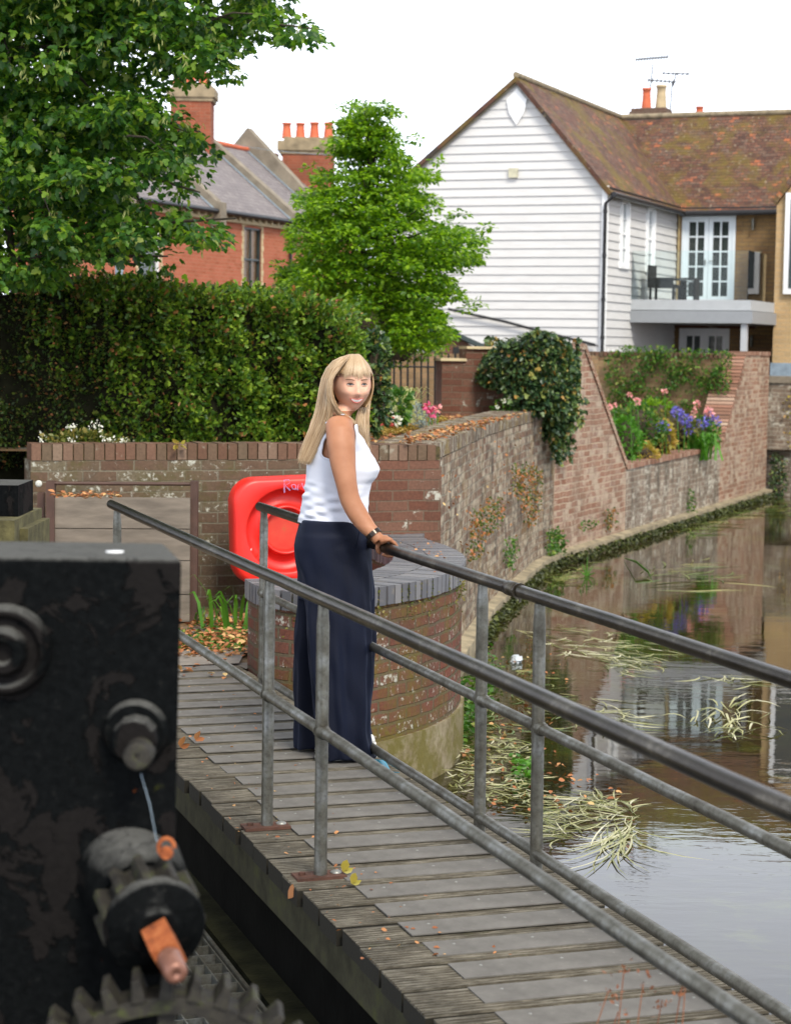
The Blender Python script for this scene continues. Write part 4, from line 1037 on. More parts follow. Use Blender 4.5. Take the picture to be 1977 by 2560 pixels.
mb = MB(); mb.mesh([lr_pt(x, z, .0362) for x, z in [(-.285, -.175), (-.225, -.155), (-.215, -.12), (-.235, -.13), (-.245, -.095), (-.262, -.125), (-.278, -.085)]], [tuple(range(7))[::-1]]); mb.mesh([lr_pt(x, z, .0358) for x, z in [(-.285, -.175), (-.225, -.155), (-.215, -.12), (-.235, -.13), (-.245, -.095), (-.262, -.125), (-.278, -.085)]], [tuple(range(7))]); mb.build('torn_sticker', M['white_paint'], lr)
# scrawled graffiti along the top edge
M['scrawl'] = plain('scrawl', (.36, .22, .42), .5, var=.3)
def scrawl(strokes, x0, z0, s, f):
    for st in strokes:
        mb = MB(); mb.tube([lr_pt(*rot(x0 + x * s, z0 + z * s), f) for x, z in st], .0042, 5); mb.build('graffiti', M['scrawl'], lr)
scrawl([[(0, -.2), (0, 1.1), (.5, 1.1), (.6, .8), (.1, .55), (.6, 0)], [(.75, .5), (.9, .1), (1.2, .1), (1.25, .5), (.95, .65), (.75, .5)], [(1.4, 0), (1.5, .6), (1.7, .3), (1.9, .7), (2.1, .1)], [(2.3, -.1), (2.6, .9), (2.9, .4), (3.1, .5), (2.8, -.6)], [(3.35, -.6), (3.3, .7), (3.7, .6), (3.6, .3), (3.35, .2), (3.8, -.1), (3.7, -.5), (3.35, -.6)]], -.015, .258, .062, .1185)

# ================================================================== WHITE WEATHERBOARDED HOUSE
hs = thing('weatherboarded_house', V((3.27, 32.2, .1)), 'large white weatherboarded house with mossy red tiled roof', 'house')
C_ = V((3.27, 32.2, 0)); I_ = V((5.016, 36.51, 0)); LSW = (I_ - C_).length
EZ = 4.33; RDZ = 6.05; G0 = .12
def sstep(o, d, nrm, rows, name, mat, par, thick=.022):
    """lapped boards; rows = list of (z0, z1, s0 at z0, s1 at z0, s0 at z1, s1 at z1)"""
    mb = MB()
    for z0, z1, a0, b0, a1, b1 in rows:
        P = lambda s, z, k: o + d * s + ZUP * z + nrm * k
        j = RNG.uniform(-.002, .002)
        q = [P(a0, z0, thick + j), P(b0, z0, thick + j), P(b1, z1, .003), P(a1, z1, .003)]
        u = [P(a0, z0, 0), P(b0, z0, 0), P(b0, z0, thick + j), P(a0, z0, thick + j)]
        e1 = [P(a0, z0, 0), P(a0, z0, thick + j), P(a1, z1, .003), P(a1, z1, 0)]; e2 = [P(b0, z0, thick + j), P(b0, z0, 0), P(b1, z1, 0), P(b1, z1, .003)]
        fl = d.cross(ZUP).dot(nrm) < 0
        for f in (q, u, e1, e2): mb.face(f[::-1] if fl else f)
    return mb.build(name, mat, par)
GP = .14035
gd = -E1; gn = -E2                                   # gable runs left from C, faces us
def gable_s1(z):                                      # left limit at height z
    if z <= EZ: return 3.64
    return 1.50 + (RDZ - z) / (RDZ - EZ) * 2.14
def gable_s0(z):
    if z <= EZ: return 0.0
    return 1.50 - (RDZ - z) / (RDZ - EZ) * 1.50
rows = []; z = G0
while z < RDZ - .03:
    z1 = min(z + GP, RDZ - .01)
    # split at eaves so slope edges stay straight
    for a, b in (((z, EZ), (EZ, z1)) if z < EZ < z1 else ((z, z1),)):
        rows.append((a, b, gable_s0(a), gable_s1(a), gable_s0(b), gable_s1(b)))
    z = z1
mb = MB(); mb.plate(C_, gd, gn, [(0, G0), (3.64, G0), (3.64, EZ), (1.5, RDZ), (0, EZ)], .06); mb.build('gable_wall', M['white_board'], hs)
sstep(C_, gd, gn, rows, 'gable_boards', M['white_board'], hs)
# side wall with two sash windows
wins = [(.92, 1.34, 3.12, 4.16), (2.55, 3.0, 3.12, 4.16)]
mb = MB(); mb.holed(C_ , E2, E1, 0, LSW, G0, EZ, wins, .035); mb.build('side_wall', M['white_board'], hs)
rows = []; z = G0
while z < EZ - .02:
    z1 = min(z + GP, EZ)
    cuts = [0, LSW]
    segs = [(0, LSW)]
    for a0, a1, b0, b1 in wins:
        if z1 > b0 - .05 and z < b1 + .05:
            segs = [t for s in segs for t in ((s[0], min(s[1], a0 - .05)), (max(s[0], a1 + .05), s[1])) if t[1] - t[0] > .01]
    rows += [(z, z1, a, b, a, b) for a, b in segs]
    z = z1
sstep(C_, E2, E1, rows, 'side_boards', M['white_board'], hs)
mb = MB(); mb.obox(C_ + (E1 - E2) * .012 + ZUP * (G0 + EZ) / 2, E1 * .045, E2 * .045, ZUP * (EZ - G0) / 2); mb.build('corner_board', M['white_paint'], hs)
def sash(o, d, nrm, a0, a1, b0, b1, rec, frame, glassm, par, nx=2, nz=2, name='window', bar=.012, meet=True, inner=None):
    fw = .035; mb = MB(); P = lambda s, z, k: o + d * s + ZUP * z + nrm * k
    def bar_(s0, s1, z0, z1, k0, k1):
        if rec < .05: k0, k1 = -rec + .002, (.004 if k1 > -.023 else .0)
        c = P((s0 + s1) / 2, (z0 + z1) / 2, (k0 + k1) / 2); mb.obox(c, d * (s1 - s0) / 2, nrm * (k1 - k0) / 2, ZUP * (z1 - z0) / 2)
    bar_(a0, a0 + fw, b0, b1, -rec, -.02); bar_(a1 - fw, a1, b0, b1, -rec, -.02); bar_(a0 + fw, a1 - fw, b1 - fw, b1, -rec, -.02); bar_(a0 + fw, a1 - fw, b0, b0 + fw, -rec, -.02)
    mid = (b0 + b1) / 2
    if meet: bar_(a0 + fw, a1 - fw, mid - .018, mid + .018, -rec + .01, -.024)
    for i in range(1, nx):
        x = a0 + fw + (a1 - a0 - 2 * fw) * i / nx; bar_(x - bar / 2, x + bar / 2, b0 + fw, b1 - fw, -rec + .012, -.03)
    for j in range(1, nz):
        if nz == 2 and meet: break
        z = b0 + fw + (b1 - b0 - 2 * fw) * j / nz
        if meet and abs(z - mid) < .03: continue
        bar_(a0 + fw, a1 - fw, z - bar / 2, z + bar / 2, -rec + .012, -.031)
    w_ = mb.build(name, frame, par)
    mb = MB(); k = -rec + .006; mb.face([P(a0, b0, k), P(a1, b0, k), P(a1, b1, k), P(a0, b1, k)] if d.cross(ZUP).dot(nrm) > 0 else [P(a0, b1, k), P(a1, b1, k), P(a1, b0, k), P(a0, b0, k)])
    mb.build('pane', glassm, w_)
    if inner:
        k2 = k - .015; mb = MB(); mb.face([P(a0, b0, k2), P(a1, b0, k2), P(a1, b1, k2), P(a0, b1, k2)]); mb.build('blind', inner, w_)
    return w_
for a0, a1, b0, b1 in wins:
    w_ = sash(C_, E2, E1, a0, a1, b0, b1, .034, M['white_paint'], M['curtain'], hs, nx=2, nz=4)
    mb = MB(); P = lambda s, z, k: C_ + E2 * s + ZUP * z + E1 * k
    for s0, s1, z0, z1 in ((a0 - .05, a0, b0 - .02, b1 + .05), (a1, a1 + .05, b0 - .02, b1 + .05), (a0, a1, b1, b1 + .05), (a0 - .07, a1 + .07, b0 - .06, b0 - .02)):
        mb.obox(P((s0 + s1) / 2, (z0 + z1) / 2, .02), E2 * (s1 - s0) / 2, E1 * .024, ZUP * (z1 - z0) / 2)
    mb.build('architrave', M['white_paint'], w_)
# back range: yellow brick with french doors
FW = 3.3; dr = [(.10, 1.08, 2.62, 4.18)]; dr2 = [(.10, 1.02, .3, 2.13)]
mb = MB(); mb.holed(I_, E1, -E2, 0, FW, G0, EZ, [dr[0], dr2[0]], .10); mb.build('brick_wall', M['brick_yellow'], hs)
def french(a0, a1, b0, b1, mat, nm, rows_=5):
    o, d, nrm = I_, E1, -E2; P = lambda s, z, k: o + d * s + ZUP * z + nrm * k
    f = MB()
    def bb(m, s0, s1, z0, z1, k0, k1): m.obox(P((s0 + s1) / 2, (z0 + z1) / 2, (k0 + k1) / 2), d * (s1 - s0) / 2, nrm * (k1 - k0) / 2, ZUP * (z1 - z0) / 2)
    fw = .055
    bb(f, a0, a0 + fw, b0, b1, -.07, .015); bb(f, a1 - fw, a1, b0, b1, -.07, .015); bb(f, a0 + fw, a1 - fw, b1 - fw, b1, -.07, .015)
    fr = f.build(nm, mat, hs)
    mid = (a0 + a1) / 2
    for x0, x1 in ((a0 + fw, mid - .003), (mid + .003, a1 - fw)):
        m = MB(); st = .075
        bb(m, x0, x0 + st, b0, b1 - fw, -.06, -.005); bb(m, x1 - st, x1, b0, b1 - fw, -.06, -.005)
        bb(m, x0 + st, x1 - st, b1 - fw - .08, b1 - fw, -.06, -.005); bb(m, x0 + st, x1 - st, b0, b0 + .09, -.06, -.005)
        bb(m, (x0 + x1) / 2 - .014, (x0 + x1) / 2 + .014, b0 + .09, b1 - fw - .08, -.055, -.01)
        H = b1 - fw - .08 - b0 - .09
        for j in range(1, rows_): z = b0 + .09 + H * j / rows_; bb(m, x0 + st, x1 - st, z - .013, z + .013, -.054, -.011)
        m.build('door_leaf', mat, fr)
        m = MB(); m.face([P(x0, b0, -.04), P(x1, b0, -.04), P(x1, b1, -.04), P(x0, b1, -.04)]); m.build('glazing', M['glass_dark'], fr)
    m = MB(); m.obox(P(mid - .05, (b0 + b1) / 2 - .08, .01), d * .008, nrm * .012, ZUP * .05); m.obox(P(mid + .06, (b0 + b1) / 2 - .06, .02), d * .04, nrm * .006, ZUP * .006); m.build('door_handle', M['galv'], fr)
french(*dr[0], M['door_paint'], 'french_doors'); french(*dr2[0], M['white_paint'], 'lower_doors')
mb = MB(); mb.plate(I_, E1, -E2, [(0, 2.13), (1.5, 2.13), (1.5, 2.26), (0, 2.26)], -.012); mb.build('brick_lintel', M['brick_dark'], hs)
# roofs
def roof(mb, pts, o, d, th=.07):
    pts = [V(p) for p in pts]; nrm = (pts[1] - pts[0]).cross(pts[2] - pts[1]).normalized()
    if nrm.z < 0: pts = pts[::-1]; nrm = -nrm
    up = nrm.cross(V(d).normalized()); up = up if up.z > 0 else -up
    uv = [((p - V(o)).dot(V(d).normalized()), (p - V(o)).dot(up)) for p in pts]
    mb.face(pts, uv); bk = [p - nrm * th for p in pts]; mb.face(bk[::-1])
    for i in range(len(pts)):
        j = (i + 1) % len(pts); mb.face([pts[j], pts[i], bk[i], bk[j]], [(0, 0), (.1, 0), (.1, .05), (0, .05)])
    return nrm
AP = C_ + gd * 1.5; ov = -E2 * .12
R_ = V((4.165, 38.4, 0)); up = lambda p, z: V((p.x, p.y, z))
sl = (RDZ - EZ) / 1.5
eo = .14                                              # eaves overhang
mb = MB(); rz = RDZ + .05; ez_ = EZ + .05
roof(mb, [up(AP + ov, rz), up(C_ + E1 * eo + ov, ez_ - sl * eo), up(I_ + E1 * eo - E2 * eo, ez_ - sl * eo), up(R_, rz)], AP, E2)
roof(mb, [up(AP + ov, rz), up(R_, rz), up(R_ - E1 * 2.14 - E1 * .1, ez_), up(C_ + gd * 3.64 + ov + gd * .1, ez_ - .09)], AP, E2)
mb.build('gable_roof', M['tile_roof'], hs)
sl2 = (rz - ez_) / 1.433
mb = MB(); roof(mb, [up(I_ + E1 * eo - E2 * eo, ez_ - sl * eo), up(I_ + E1 * 3.25 - E2 * eo, ez_ - sl2 * eo), up(R_ + E1 * 4.4, rz), up(R_, rz)], I_, E1)
roof(mb, [up(R_ - E1 * 2, rz), up(R_ + E1 * 5, rz), up(R_ + E1 * 5 + E2 * 2, EZ), up(R_ - E1 * 2 + E2 * 2, EZ)], I_, E1)
mb.build('main_roof', M['tile_roof'], hs)
mb = MB(); mb.tube([up(AP + ov, rz + .02), up(R_, rz + .02)], .055, 8); mb.tube([up(R_, rz + .02), up(R_ + E1 * 4.8, rz + .02)], .055, 8); mb.build('ridge_tiles', plain('ridge_tile', (.22, .18, .12), .9, var=.4, scale=9), hs)
mb = MB()                                              # lead valley edge, verge boards
mb.tube([up(C_ + E1 * (eo + .03) - E2 * .1, EZ - .14), up(I_ + E1 * (eo + .03) - E2 * .15, EZ - .14)], .045, 8); mb.tube([up(I_ + E1 * .1 - E2 * (eo + .04), EZ - .15), up(I_ + E1 * 2.78 - E2 * (eo + .04), EZ - .13)], .05, 8)
mb.build('gutter', M['black_gutter'], hs)
mb = MB(); mb.obox(I_ + E1 * 1.5 - E2 * .05 + ZUP * (EZ - .085), E1 * 1.4, E2 * .045, ZUP * .055); mb.obox(C_ + E2 * LSW / 2 + E1 * .05 + ZUP * (EZ - .06), E2 * (LSW / 2), E1 * .045, ZUP * .04); mb.build('fascia', M['black_gutter'], hs)
mb = MB()
for s0, z0, s1, z1 in ((1.5, RDZ - .02, -.12, EZ - .17), (1.5, RDZ - .02, 3.72, EZ - .09)):
    p = C_ + gd * s0 + ZUP * z0 - E2 * .05; q_ = C_ + gd * s1 + ZUP * z1 - E2 * .05
    d_ = (q_ - p).normalized(); mb.obox((p + q_) / 2, d_ * (q_ - p).length / 2, E2 * .018, d_.cross(E2) * .035)
mb.build('verge_board', plain('verge', (.30, .27, .20), .8, var=.3), hs)
mb = MB(); c = C_ + E1 * .03 - E2 * .075; mb.tube([up(C_ + E1 * .17 - E2 * .10, EZ - .16), up(c, EZ - .28), up(c, 2.2), up(c, .3)], .028, 8)
for z in (3.9, 3.2, 2.5, 1.9): mb.lathe(up(c, z), ZUP, [(0, .036), (.05, .036)], 10)
mb.build('downpipe', M['black_gutter'], hs)
mb = MB(); c = I_ + E1 * .05 - E2 * .04; mb.tube([up(c, EZ - .15), up(c, 2.6)], .02, 8); mb.build('downpipe', plain('buff_pipe', (.35, .27, .14), .6), hs)
# diamond plaque, vent, black sloping flashing of a lean-to
p = hitline(1275, 262, C_, C_ + gd); s_ = (p - C_).dot(gd)
mb = MB(); P = lambda s, z, k: C_ + gd * s + ZUP * z + gn * k
for k0, k1 in ((.03, .045),):
    q = [(1.5 - .17, RDZ - .32), (1.5, RDZ - .13), (1.5 + .17, RDZ - .32), (1.5 + .13, RDZ - .52), (1.5, RDZ - .72), (1.5 - .13, RDZ - .52)]
    mb.plate(C_ + gn * .05, gd, gn, [(s, z) for s, z in q], .03)
mb.build('diamond_plaque', M['white_paint'], hs)
mb = MB(); p = hitline(1285, 432, C_, C_ + gd); mb.obox(p - E2 * .045, E1 * .075, E2 * .02, ZUP * .075); mb.build('vent', plain('vent', (.48, .46, .34), .7), hs)
mb = MB()
pts = [hitline(x, y, C_ - E2 * .09, C_ + gd - E2 * .09) for x, y in ((1120, 772), (1200, 790), (1260, 803), (1330, 822), (1400, 840), (1488, 862))]
mb.tube(pts, .022, 8); mb.build('flashing', M['black_gutter'], hs)
for a0, b0 in ((.35, .0), (.62, .0), (.88, .0)):       # small ground-floor lights by the corner
    mb = MB(); mb.obox(C_ + E2 * a0 + E1 * .03 + ZUP * 1.60, E2 * .055, E1 * .012, ZUP * .13); w_ = mb.build('small_window', M['white_paint'], hs)
    mb = MB(); mb.obox(C_ + E2 * a0 + E1 * .038 + ZUP * 1.60, E2 * .035, E1 * .008, ZUP * .11); mb.build('pane', M['glass_dark'], w_)
# wall lamps
for px, py in ((1882, 560), (1878, 852)):
    p = hitline(px, py, I_ - E2 * .06, I_ + E1 - E2 * .06); mb = MB(); mb.lathe(p - ZUP * .10, ZUP, [(0, .03), (.2, .03)], 14); mb.lathe(p - ZUP * .07, ZUP, [(0, .032), (.14, .032)], 14); lp = mb.build('wall_lamp', M['galv'], hs)
# balcony
bq = C_ + E2 * 1.59; BZ0, BZ1 = 2.19, 2.57
bl_ = thing('balcony', up(bq, BZ0), 'pale grey boxed balcony on the side of the white house', 'balcony')
bl_.parent = hs; bl_.location = up(bq, BZ0) - hs.location
for k in ('label', 'category'):
    if k in bl_: del bl_[k]
depth = LSW - 1.59
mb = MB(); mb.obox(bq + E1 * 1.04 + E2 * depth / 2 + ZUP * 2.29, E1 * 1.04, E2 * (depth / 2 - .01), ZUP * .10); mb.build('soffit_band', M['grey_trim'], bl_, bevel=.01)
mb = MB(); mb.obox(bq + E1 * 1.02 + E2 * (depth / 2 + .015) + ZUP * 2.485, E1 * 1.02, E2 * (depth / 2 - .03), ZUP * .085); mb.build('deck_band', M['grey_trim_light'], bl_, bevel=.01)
mb = MB(); mb.obox(bq + E1 * 1.93 + E2 * .12 + ZUP * 1.15, E1 * .05, E2 * .05, ZUP * 1.04); mb.build('support_post', M['grey_trim_light'], bl_)
mb = MB(); mb.obox(bq + E1 * 1.0 + E2 * .05 + ZUP * 2.98, E1 * .98, E2 * .006, ZUP * .40); mb.obox(bq + E1 * 1.98 + E2 * .75 + ZUP * 2.98, E1 * .006, E2 * .70, ZUP * .40); mb.build('glass_balustrade', M['glass_clear'], bl_)
mb = MB(); p = hitline(1885, 680, I_ - E2 * .3, I_ + E1 - E2 * .3); mb.obox(p, E1 * .11, E2 * .012, ZUP * .36); mb.build('frosted_panel', plain('frosted', (.42, .40, .28), .4), bl_)
# rattan chair on the balcony
ch = thing('balcony_chair', up(bq + E1 * .35 + E2 * .7, 2.57), 'black rattan armchair on the grey balcony by the siding', 'chair')
o = bq + E1 * .42 + E2 * .7 + ZUP * 2.575; mk = M['iron_black']
sc_ = .95
def cbox(nm, x, y, z, hx, hy, hz): m = MB(); m.obox(o + (E1 * x + E2 * y + ZUP * z) * sc_, E1 * hx * sc_, E2 * hy * sc_, ZUP * hz * sc_); return m.build(nm, mk, ch, bevel=.01)
cbox('seat', 0, 0, .25, .23, .22, .03); cbox('backrest', -.24, 0, .42, .025, .22, .20); cbox('armrest', 0, -.22, .38, .22, .025, .02); cbox('armrest', 0, .22, .38, .22, .025, .02)
for x in (-.21, .21):
    for y in (-.2, .2): cbox('leg', x, y, .11, .02, .02, .11)
cbox('side_panel', 0, -.22, .30, .21, .008, .07)
ct = thing('balcony_table', up(bq + E1 * .95 + E2 * .7, 2.57), 'small black lattice table right of the balcony armchair', 'table')
o2 = bq + E1 * .88 + E2 * .6 + ZUP * 2.575
m = MB(); m.obox(o2 + ZUP * .36, E1 * .13, E2 * .2, ZUP * .012); m.build('table_top', mk, ct)
for x in (-.11, .11):
    m = MB(); m.obox(o2 + E1 * x + ZUP * .17, E1 * .012, E2 * .18, ZUP * .17); m.build('leg', mk, ct)
m = MB()
for i in range(3):
    for j in range(3): m.tube([o2 - E2 * .2 + E1 * (-.08 + .08 * i) + ZUP * (.10 + .09 * j) + (E1 * math.cos(a) + ZUP * math.sin(a)) * .035 for a in [q * .7 for q in range(10)]], .008, 5)
m.build('lattice', mk, ct)
# chimney with two pots, another pot behind
def pot(nm, base, h, r, mat, par): m = MB(); m.lathe(base, ZUP, [(0, r * 1.08), (h * .08, r * 1.02), (h * .7, r * .82), (h * .88, r * .84), (h * .9, r * .98), (h, r * .98), (h, r * .7), (h - .05, r * .68)], 20); return m.build(nm, mat, par)
c = D(1628, 290, 39.0)
chm = MB(); zt = D(1628, 272, 39).z; chm.obox(V((c.x, c.y, zt - .5)), E1 * .34, E2 * .25, ZUP * .5); chm.obox(V((c.x, c.y, zt - .12)), E1 * .37, E2 * .28, ZUP * .06)
chs = chm.build('chimney', brick('brick_chim', (.16, .085, .06), (.12, .08, .06), (.2, .16, .12), stain=.5), hs)
pot('chimney_pot', V((c.x - .10, c.y, zt)), .40, .095, M['terracotta'], chs); pot('chimney_pot', V((c.x + .18, c.y, zt)), .46, .11, M['buff_pot'], chs)
c2 = D(1748, 300, 40.0); z2 = D(1748, 296, 40).z
m = MB(); m.obox(V((c2.x - .15, c2.y, z2 - .4)), E1 * .4, E2 * .2, ZUP * .38); c2m = m.build('chimney', M['brick_dark'], hs)
pot('chimney_pot', V((c2.x, c2.y, z2 - .02)), .26, .085, M['terracotta'], c2m); pot('chimney_pot', V((c2.x - .36, c2.y, z2 - .02)), .07, .08, M['terracotta'], c2m)
# television aerials
al = plain('aerial_metal', (.07, .075, .085), .6)
def aerial(px0, py0, px1, py1, boom, y, label, n=9, par=None, el=.05):
    t = thing('tv_aerial', D(px0, py0, y), label, 'aerial', 'aerials on the white house chimney')
    m = MB(); m.tube([D(px0, py0, y), D(px1, py1, y)], .014, 6); m.build('mast', al, t)
    a = D(boom[0], boom[1], y); b = D(boom[2], boom[3], y); m = MB(); m.tube([a, b], .014, 6)
    for k in range(n):
        p = a.lerp(b, (k + .3) / n); v = V((.02, .5, 0)).normalized() * .16; m.tube([p - v, p + v], .009, 5); m.tube([p - ZUP * el, p + ZUP * el], .009, 5)
    m.build('boom', al, t)
aerial(1622, 250, 1632, 158, (1588, 148, 1672, 141), 39.1, 'long television aerial highest above the chimney pots', 12)
aerial(1675, 275, 1680, 205, (1618, 199, 1690, 204), 39.3, 'middle television aerial just above the buff chimney pot', 7)
aerial(1683, 215, 1690, 180, (1655, 182, 1726, 184), 39.6, 'small faint television aerial right of the taller aerials', 6, el=.03)

# ================================================================== YELLOW BRICK HOUSE AT THE RIGHT EDGE
yh = thing('yellow_brick_house', V((6.9, 34.6, .1)), 'pale yellow brick gable end at the right edge of the photograph', 'house')
yo = hitline(1936, 700, I_ - E2 * 1.1, I_ + E1 - E2 * 1.1); yo = V((yo.x, yo.y, 0))
zt0 = D(1940, 512, yo.y).z
mb = MB(); mb.plate(yo, E1, -E2, [(0, G0), (5, G0), (5, zt0 + 2.2), (2.2, zt0 + 2.9), (0, zt0)], 3.0); mb.build('wall', M['brick_pale'], yh)
mb = MB(); q1 = yo + ZUP * zt0; q2 = yo + E1 * 2.2 + ZUP * (zt0 + 2.9); dq = (q2 - q1).normalized(); uq = dq.cross(E2); uq = uq if uq.z > 0 else -uq
mb.obox((q1 + q2) / 2 + E2 * 1.4 + uq * .05, dq * (q2 - q1).length / 2, E2 * 1.5, uq * .045); mb.build('roof', M['tile_roof'], yh)
mb = MB(); a = hitline(1966, 600, yo, yo + E1); s0 = (a - yo).dot(E1); zz0 = D(1970, 735, a.y).z; zz1 = D(1970, 482, a.y).z
mb.obox(yo + E1 * (s0 + .4) - E2 * .03 + ZUP * (zz0 + zz1) / 2, E1 * .42, E2 * .05, ZUP * (zz1 - zz0) / 2); w_ = mb.build('window', M['white_paint'], yh)
mb = MB(); mb.obox(yo + E1 * (s0 + .4) - E2 * .085 + ZUP * (zz0 + zz1) / 2, E1 * .33, E2 * .004, ZUP * ((zz1 - zz0) / 2 - .1)); mb.build('pane', M['glass_dark'], w_)
mb = MB(); mb.obox(yo + E1 * 1.2 - E2 * .08 + ZUP * 1.42, E1 * 1.2, E2 * .08, ZUP * .12); mb.build('plinth', M['lead'], yh)

# ================================================================== RED BRICK TERRACE
def TP(s, off=0.0): return V((-3.0, 42.0, 0)) + E2 * s - E1 * off
TEZ = 4.39; TRZ = 6.12; HD = 2.0
g_ = None
def terr_house(s0, s1, label, wins, name='terraced_house'):
    t = thing(name, TP((s0 + s1) / 2) + V((0, 0, .5)), label, 'house', 'terraced houses behind the hedge')
    L = s1 - s0
    mb = MB(); mb.holed(TP(s0), E2, E1, 0, L, 1.0, TEZ, [w[:4] for w in wins], .09); mb.build('wall', M['brick_red'], t)
    mb = MB(); e0 = TP(s0) + E1 * .13; e1 = TP(s1) + E1 * .13
    roof(mb, [up(e0, TEZ - .02), up(e1, TEZ - .02), up(TP(s1, HD), TRZ), up(TP(s0, HD), TRZ)], TP(s0), E2)
    roof(mb, [up(TP(s0, HD), TRZ), up(TP(s1, HD), TRZ), up(TP(s1, 2 * HD), TEZ), up(TP(s0, 2 * HD), TEZ)], TP(s0), E2); mb.build('roof', M['slate_roof'], t)
    mb = MB(); mb.tube([up(TP(s0 + .1, HD), TRZ + .03), up(TP(s1 - .1, HD), TRZ + .03)], .06, 8); mb.build('ridge_tiles', M['terracotta'], t)
    mb = MB(); mb.tube([up(TP(s0) + E1 * .17, TEZ - .03), up(TP(s1) + E1 * .17, TEZ - .03)], .05, 8); mb.build('gutter', M['black_gutter'], t)
    mb = MB(); mb.obox(TP((s0 + s1) / 2) + E1 * .03 + ZUP * (TEZ - .16), E2 * L / 2, E1 * .03, ZUP * .035)
    n = int(L / .28)
    for k in range(n): mb.obox(TP(s0 + (k + .5) * L / n) + E1 * .045 + ZUP * (TEZ - .10), E2 * .045, E1 * .045, ZUP * .05)
    mb.build('dentil_course', M['stone_trim'], t)
    for a0, a1, b0, b1, fm, inner in wins:
        w_ = sash(TP(s0), E2, E1, a0, a1, b0, b1, .085, fm, M['glass_dark'] if not inner else M['glass_clear'], t, nx=2 if inner else 1, nz=2, inner=inner)
        mb = MB(); P = lambda s, z, k: TP(s0) + E2 * s + ZUP * z + E1 * k
        nq = int((b1 - b0 + .1) / .12)
        for k in range(nq):
            z = b0 - .05 + (k + .5) * (b1 - b0 + .1) / nq; ww = .10 if k % 2 else .065
            mb.obox(P(a0 - ww / 2, z, .004), E2 * ww / 2, E1 * .008, ZUP * .058); mb.obox(P(a1 + ww / 2, z, .004), E2 * ww / 2, E1 * .008, ZUP * .058)
        nq = int((a1 - a0 + .2) / .075)
        for k in range(nq):
            f = (k + .5) / nq * 2 - 1; mb.obox(P((a0 + a1) / 2 + f * ((a1 - a0) / 2 + .1), b1 + .07 + .05 * (1 - f * f), .006), E2 * .032, E1 * .009, ZUP * .07)
        mb.build('quoins', M['stone_trim'], w_)
        if not inner: mb = MB(); mb.obox(P((a0 + a1) / 2, b0 - .04, .03), E2 * ((a1 - a0) / 2 + .08), E1 * .05, ZUP * .035); mb.build('sill', M['white_paint'], w_)
    return t
def sfor(px, py=600):
    p = hitline(px, py, TP(0), TP(1)); return (p - TP(0)).dot(E2), p
s_a, pa = sfor(609); s_b, pb = sfor(653)
wz0 = D(630, 728, 42).z; wz1 = D(630, 570, 42).z
h1 = terr_house(-1.93, 1.70, 'red brick house with a dark sash window behind the hedge', [(s_a + 1.93, s_b + 1.93, wz0, wz1, M['dark_green_paint'], M['blind'])])
s_c, pc_ = sfor(345, 700); s_d, pd_ = sfor(400, 700)
s_c = max(s_c, -5.4)
h0 = terr_house(-5.56, -1.93, 'red brick house with a white window left of the dark sash', [(s_c + 5.56, s_d + 5.56, D(370, 716, pc_.y).z, D(370, 560, pc_.y).z, M['white_paint'], None)])
h2 = terr_house(1.70, 5.3, 'red brick house mostly hidden behind the bright green tree', [])
h3 = terr_house(-9.2, -5.56, 'red brick house at far left behind the large tree', [(1.2, 1.75, 2.5, 3.6, M['white_paint'], None)])
def parapet(s, par, top=.12, peak=0.0, down=False):
    mb = MB(); o = TP(s) + E1 * .24; d = -E1; e = .24
    prf = [(0, TEZ - .32), (0, TEZ + .14), (.12, TEZ + .17), (.14, TEZ + .10 + .1), (e + HD, TRZ + top + .05 + peak), (2 * HD + e, TEZ + .1), (2 * HD + e, TEZ - .3)]
    mb.plate(o - E2 * .13, d, -E2, prf, .26); mb.build('parapet', M['render'], par)
    mb = MB(); a = TP(s - .20) + E1 * .12; b = TP(s - .20, HD)
    roof(mb, [up(a, TEZ + .012), up(TP(s - .12) + E1 * .12, TEZ + .012), up(TP(s - .12, HD), TRZ + .03), up(b, TRZ + .03)], a, E2, .01); mb.build('flashing', M['lead'], par)
parapet(-1.93, h0); parapet(1.70, h1); parapet(3.75, h2, peak=.35); parapet(-5.56, h3)
mb = MB(); c = TP(1.62) + E1 * .06; mb.tube([up(c, TEZ - .1), up(c, 1.0)], .035, 8); mb.build('downpipe', M['black_gutter'], h1)
M['brick_chimney'] = brick('brick_chimney', (0.36, 0.095, 0.045), (0.24, 0.075, 0.042), (0.30, 0.17, 0.11), h=0.072, w=0.21, stain=.5, staincol=(.10, .05, .035))
def big_chimney(px, py_top, wpx, y, pots, par, cap=.12, hgt=1.6, dpt=.4):
    c = D(px, py_top, y); hw = wpx / 2 * y / F; m = MB()
    m.obox(V((c.x, c.y, c.z - cap - hgt / 2)), V((hw * .84, 0, 0)), V((0, dpt, 0)), ZUP * hgt / 2)
    s_ = m.build('chimney', M['brick_chimney'], par)
    m = MB(); m.obox(V((c.x, c.y, c.z - cap * .5 - .1)), V((hw, 0, 0)), V((0, dpt + .07, 0)), ZUP * cap * .5); m.obox(V((c.x, c.y, c.z - cap - .14)), V((hw * .92, 0, 0)), V((0, dpt + .03, 0)), ZUP * .04)
    m.obox(V((c.x, c.y, c.z - .05)), V((hw * .8, 0, 0)), V((0, dpt - .1, 0)), ZUP * .05)
    m.build('cap', plain('chimney_cap', (.24, .19, .12), .9, var=.35, scale=6), s_)
    for dx, h, r in pots: pot('chimney_pot', V((c.x + dx, c.y, c.z - .005)), h, r, M['terracotta'], s_)
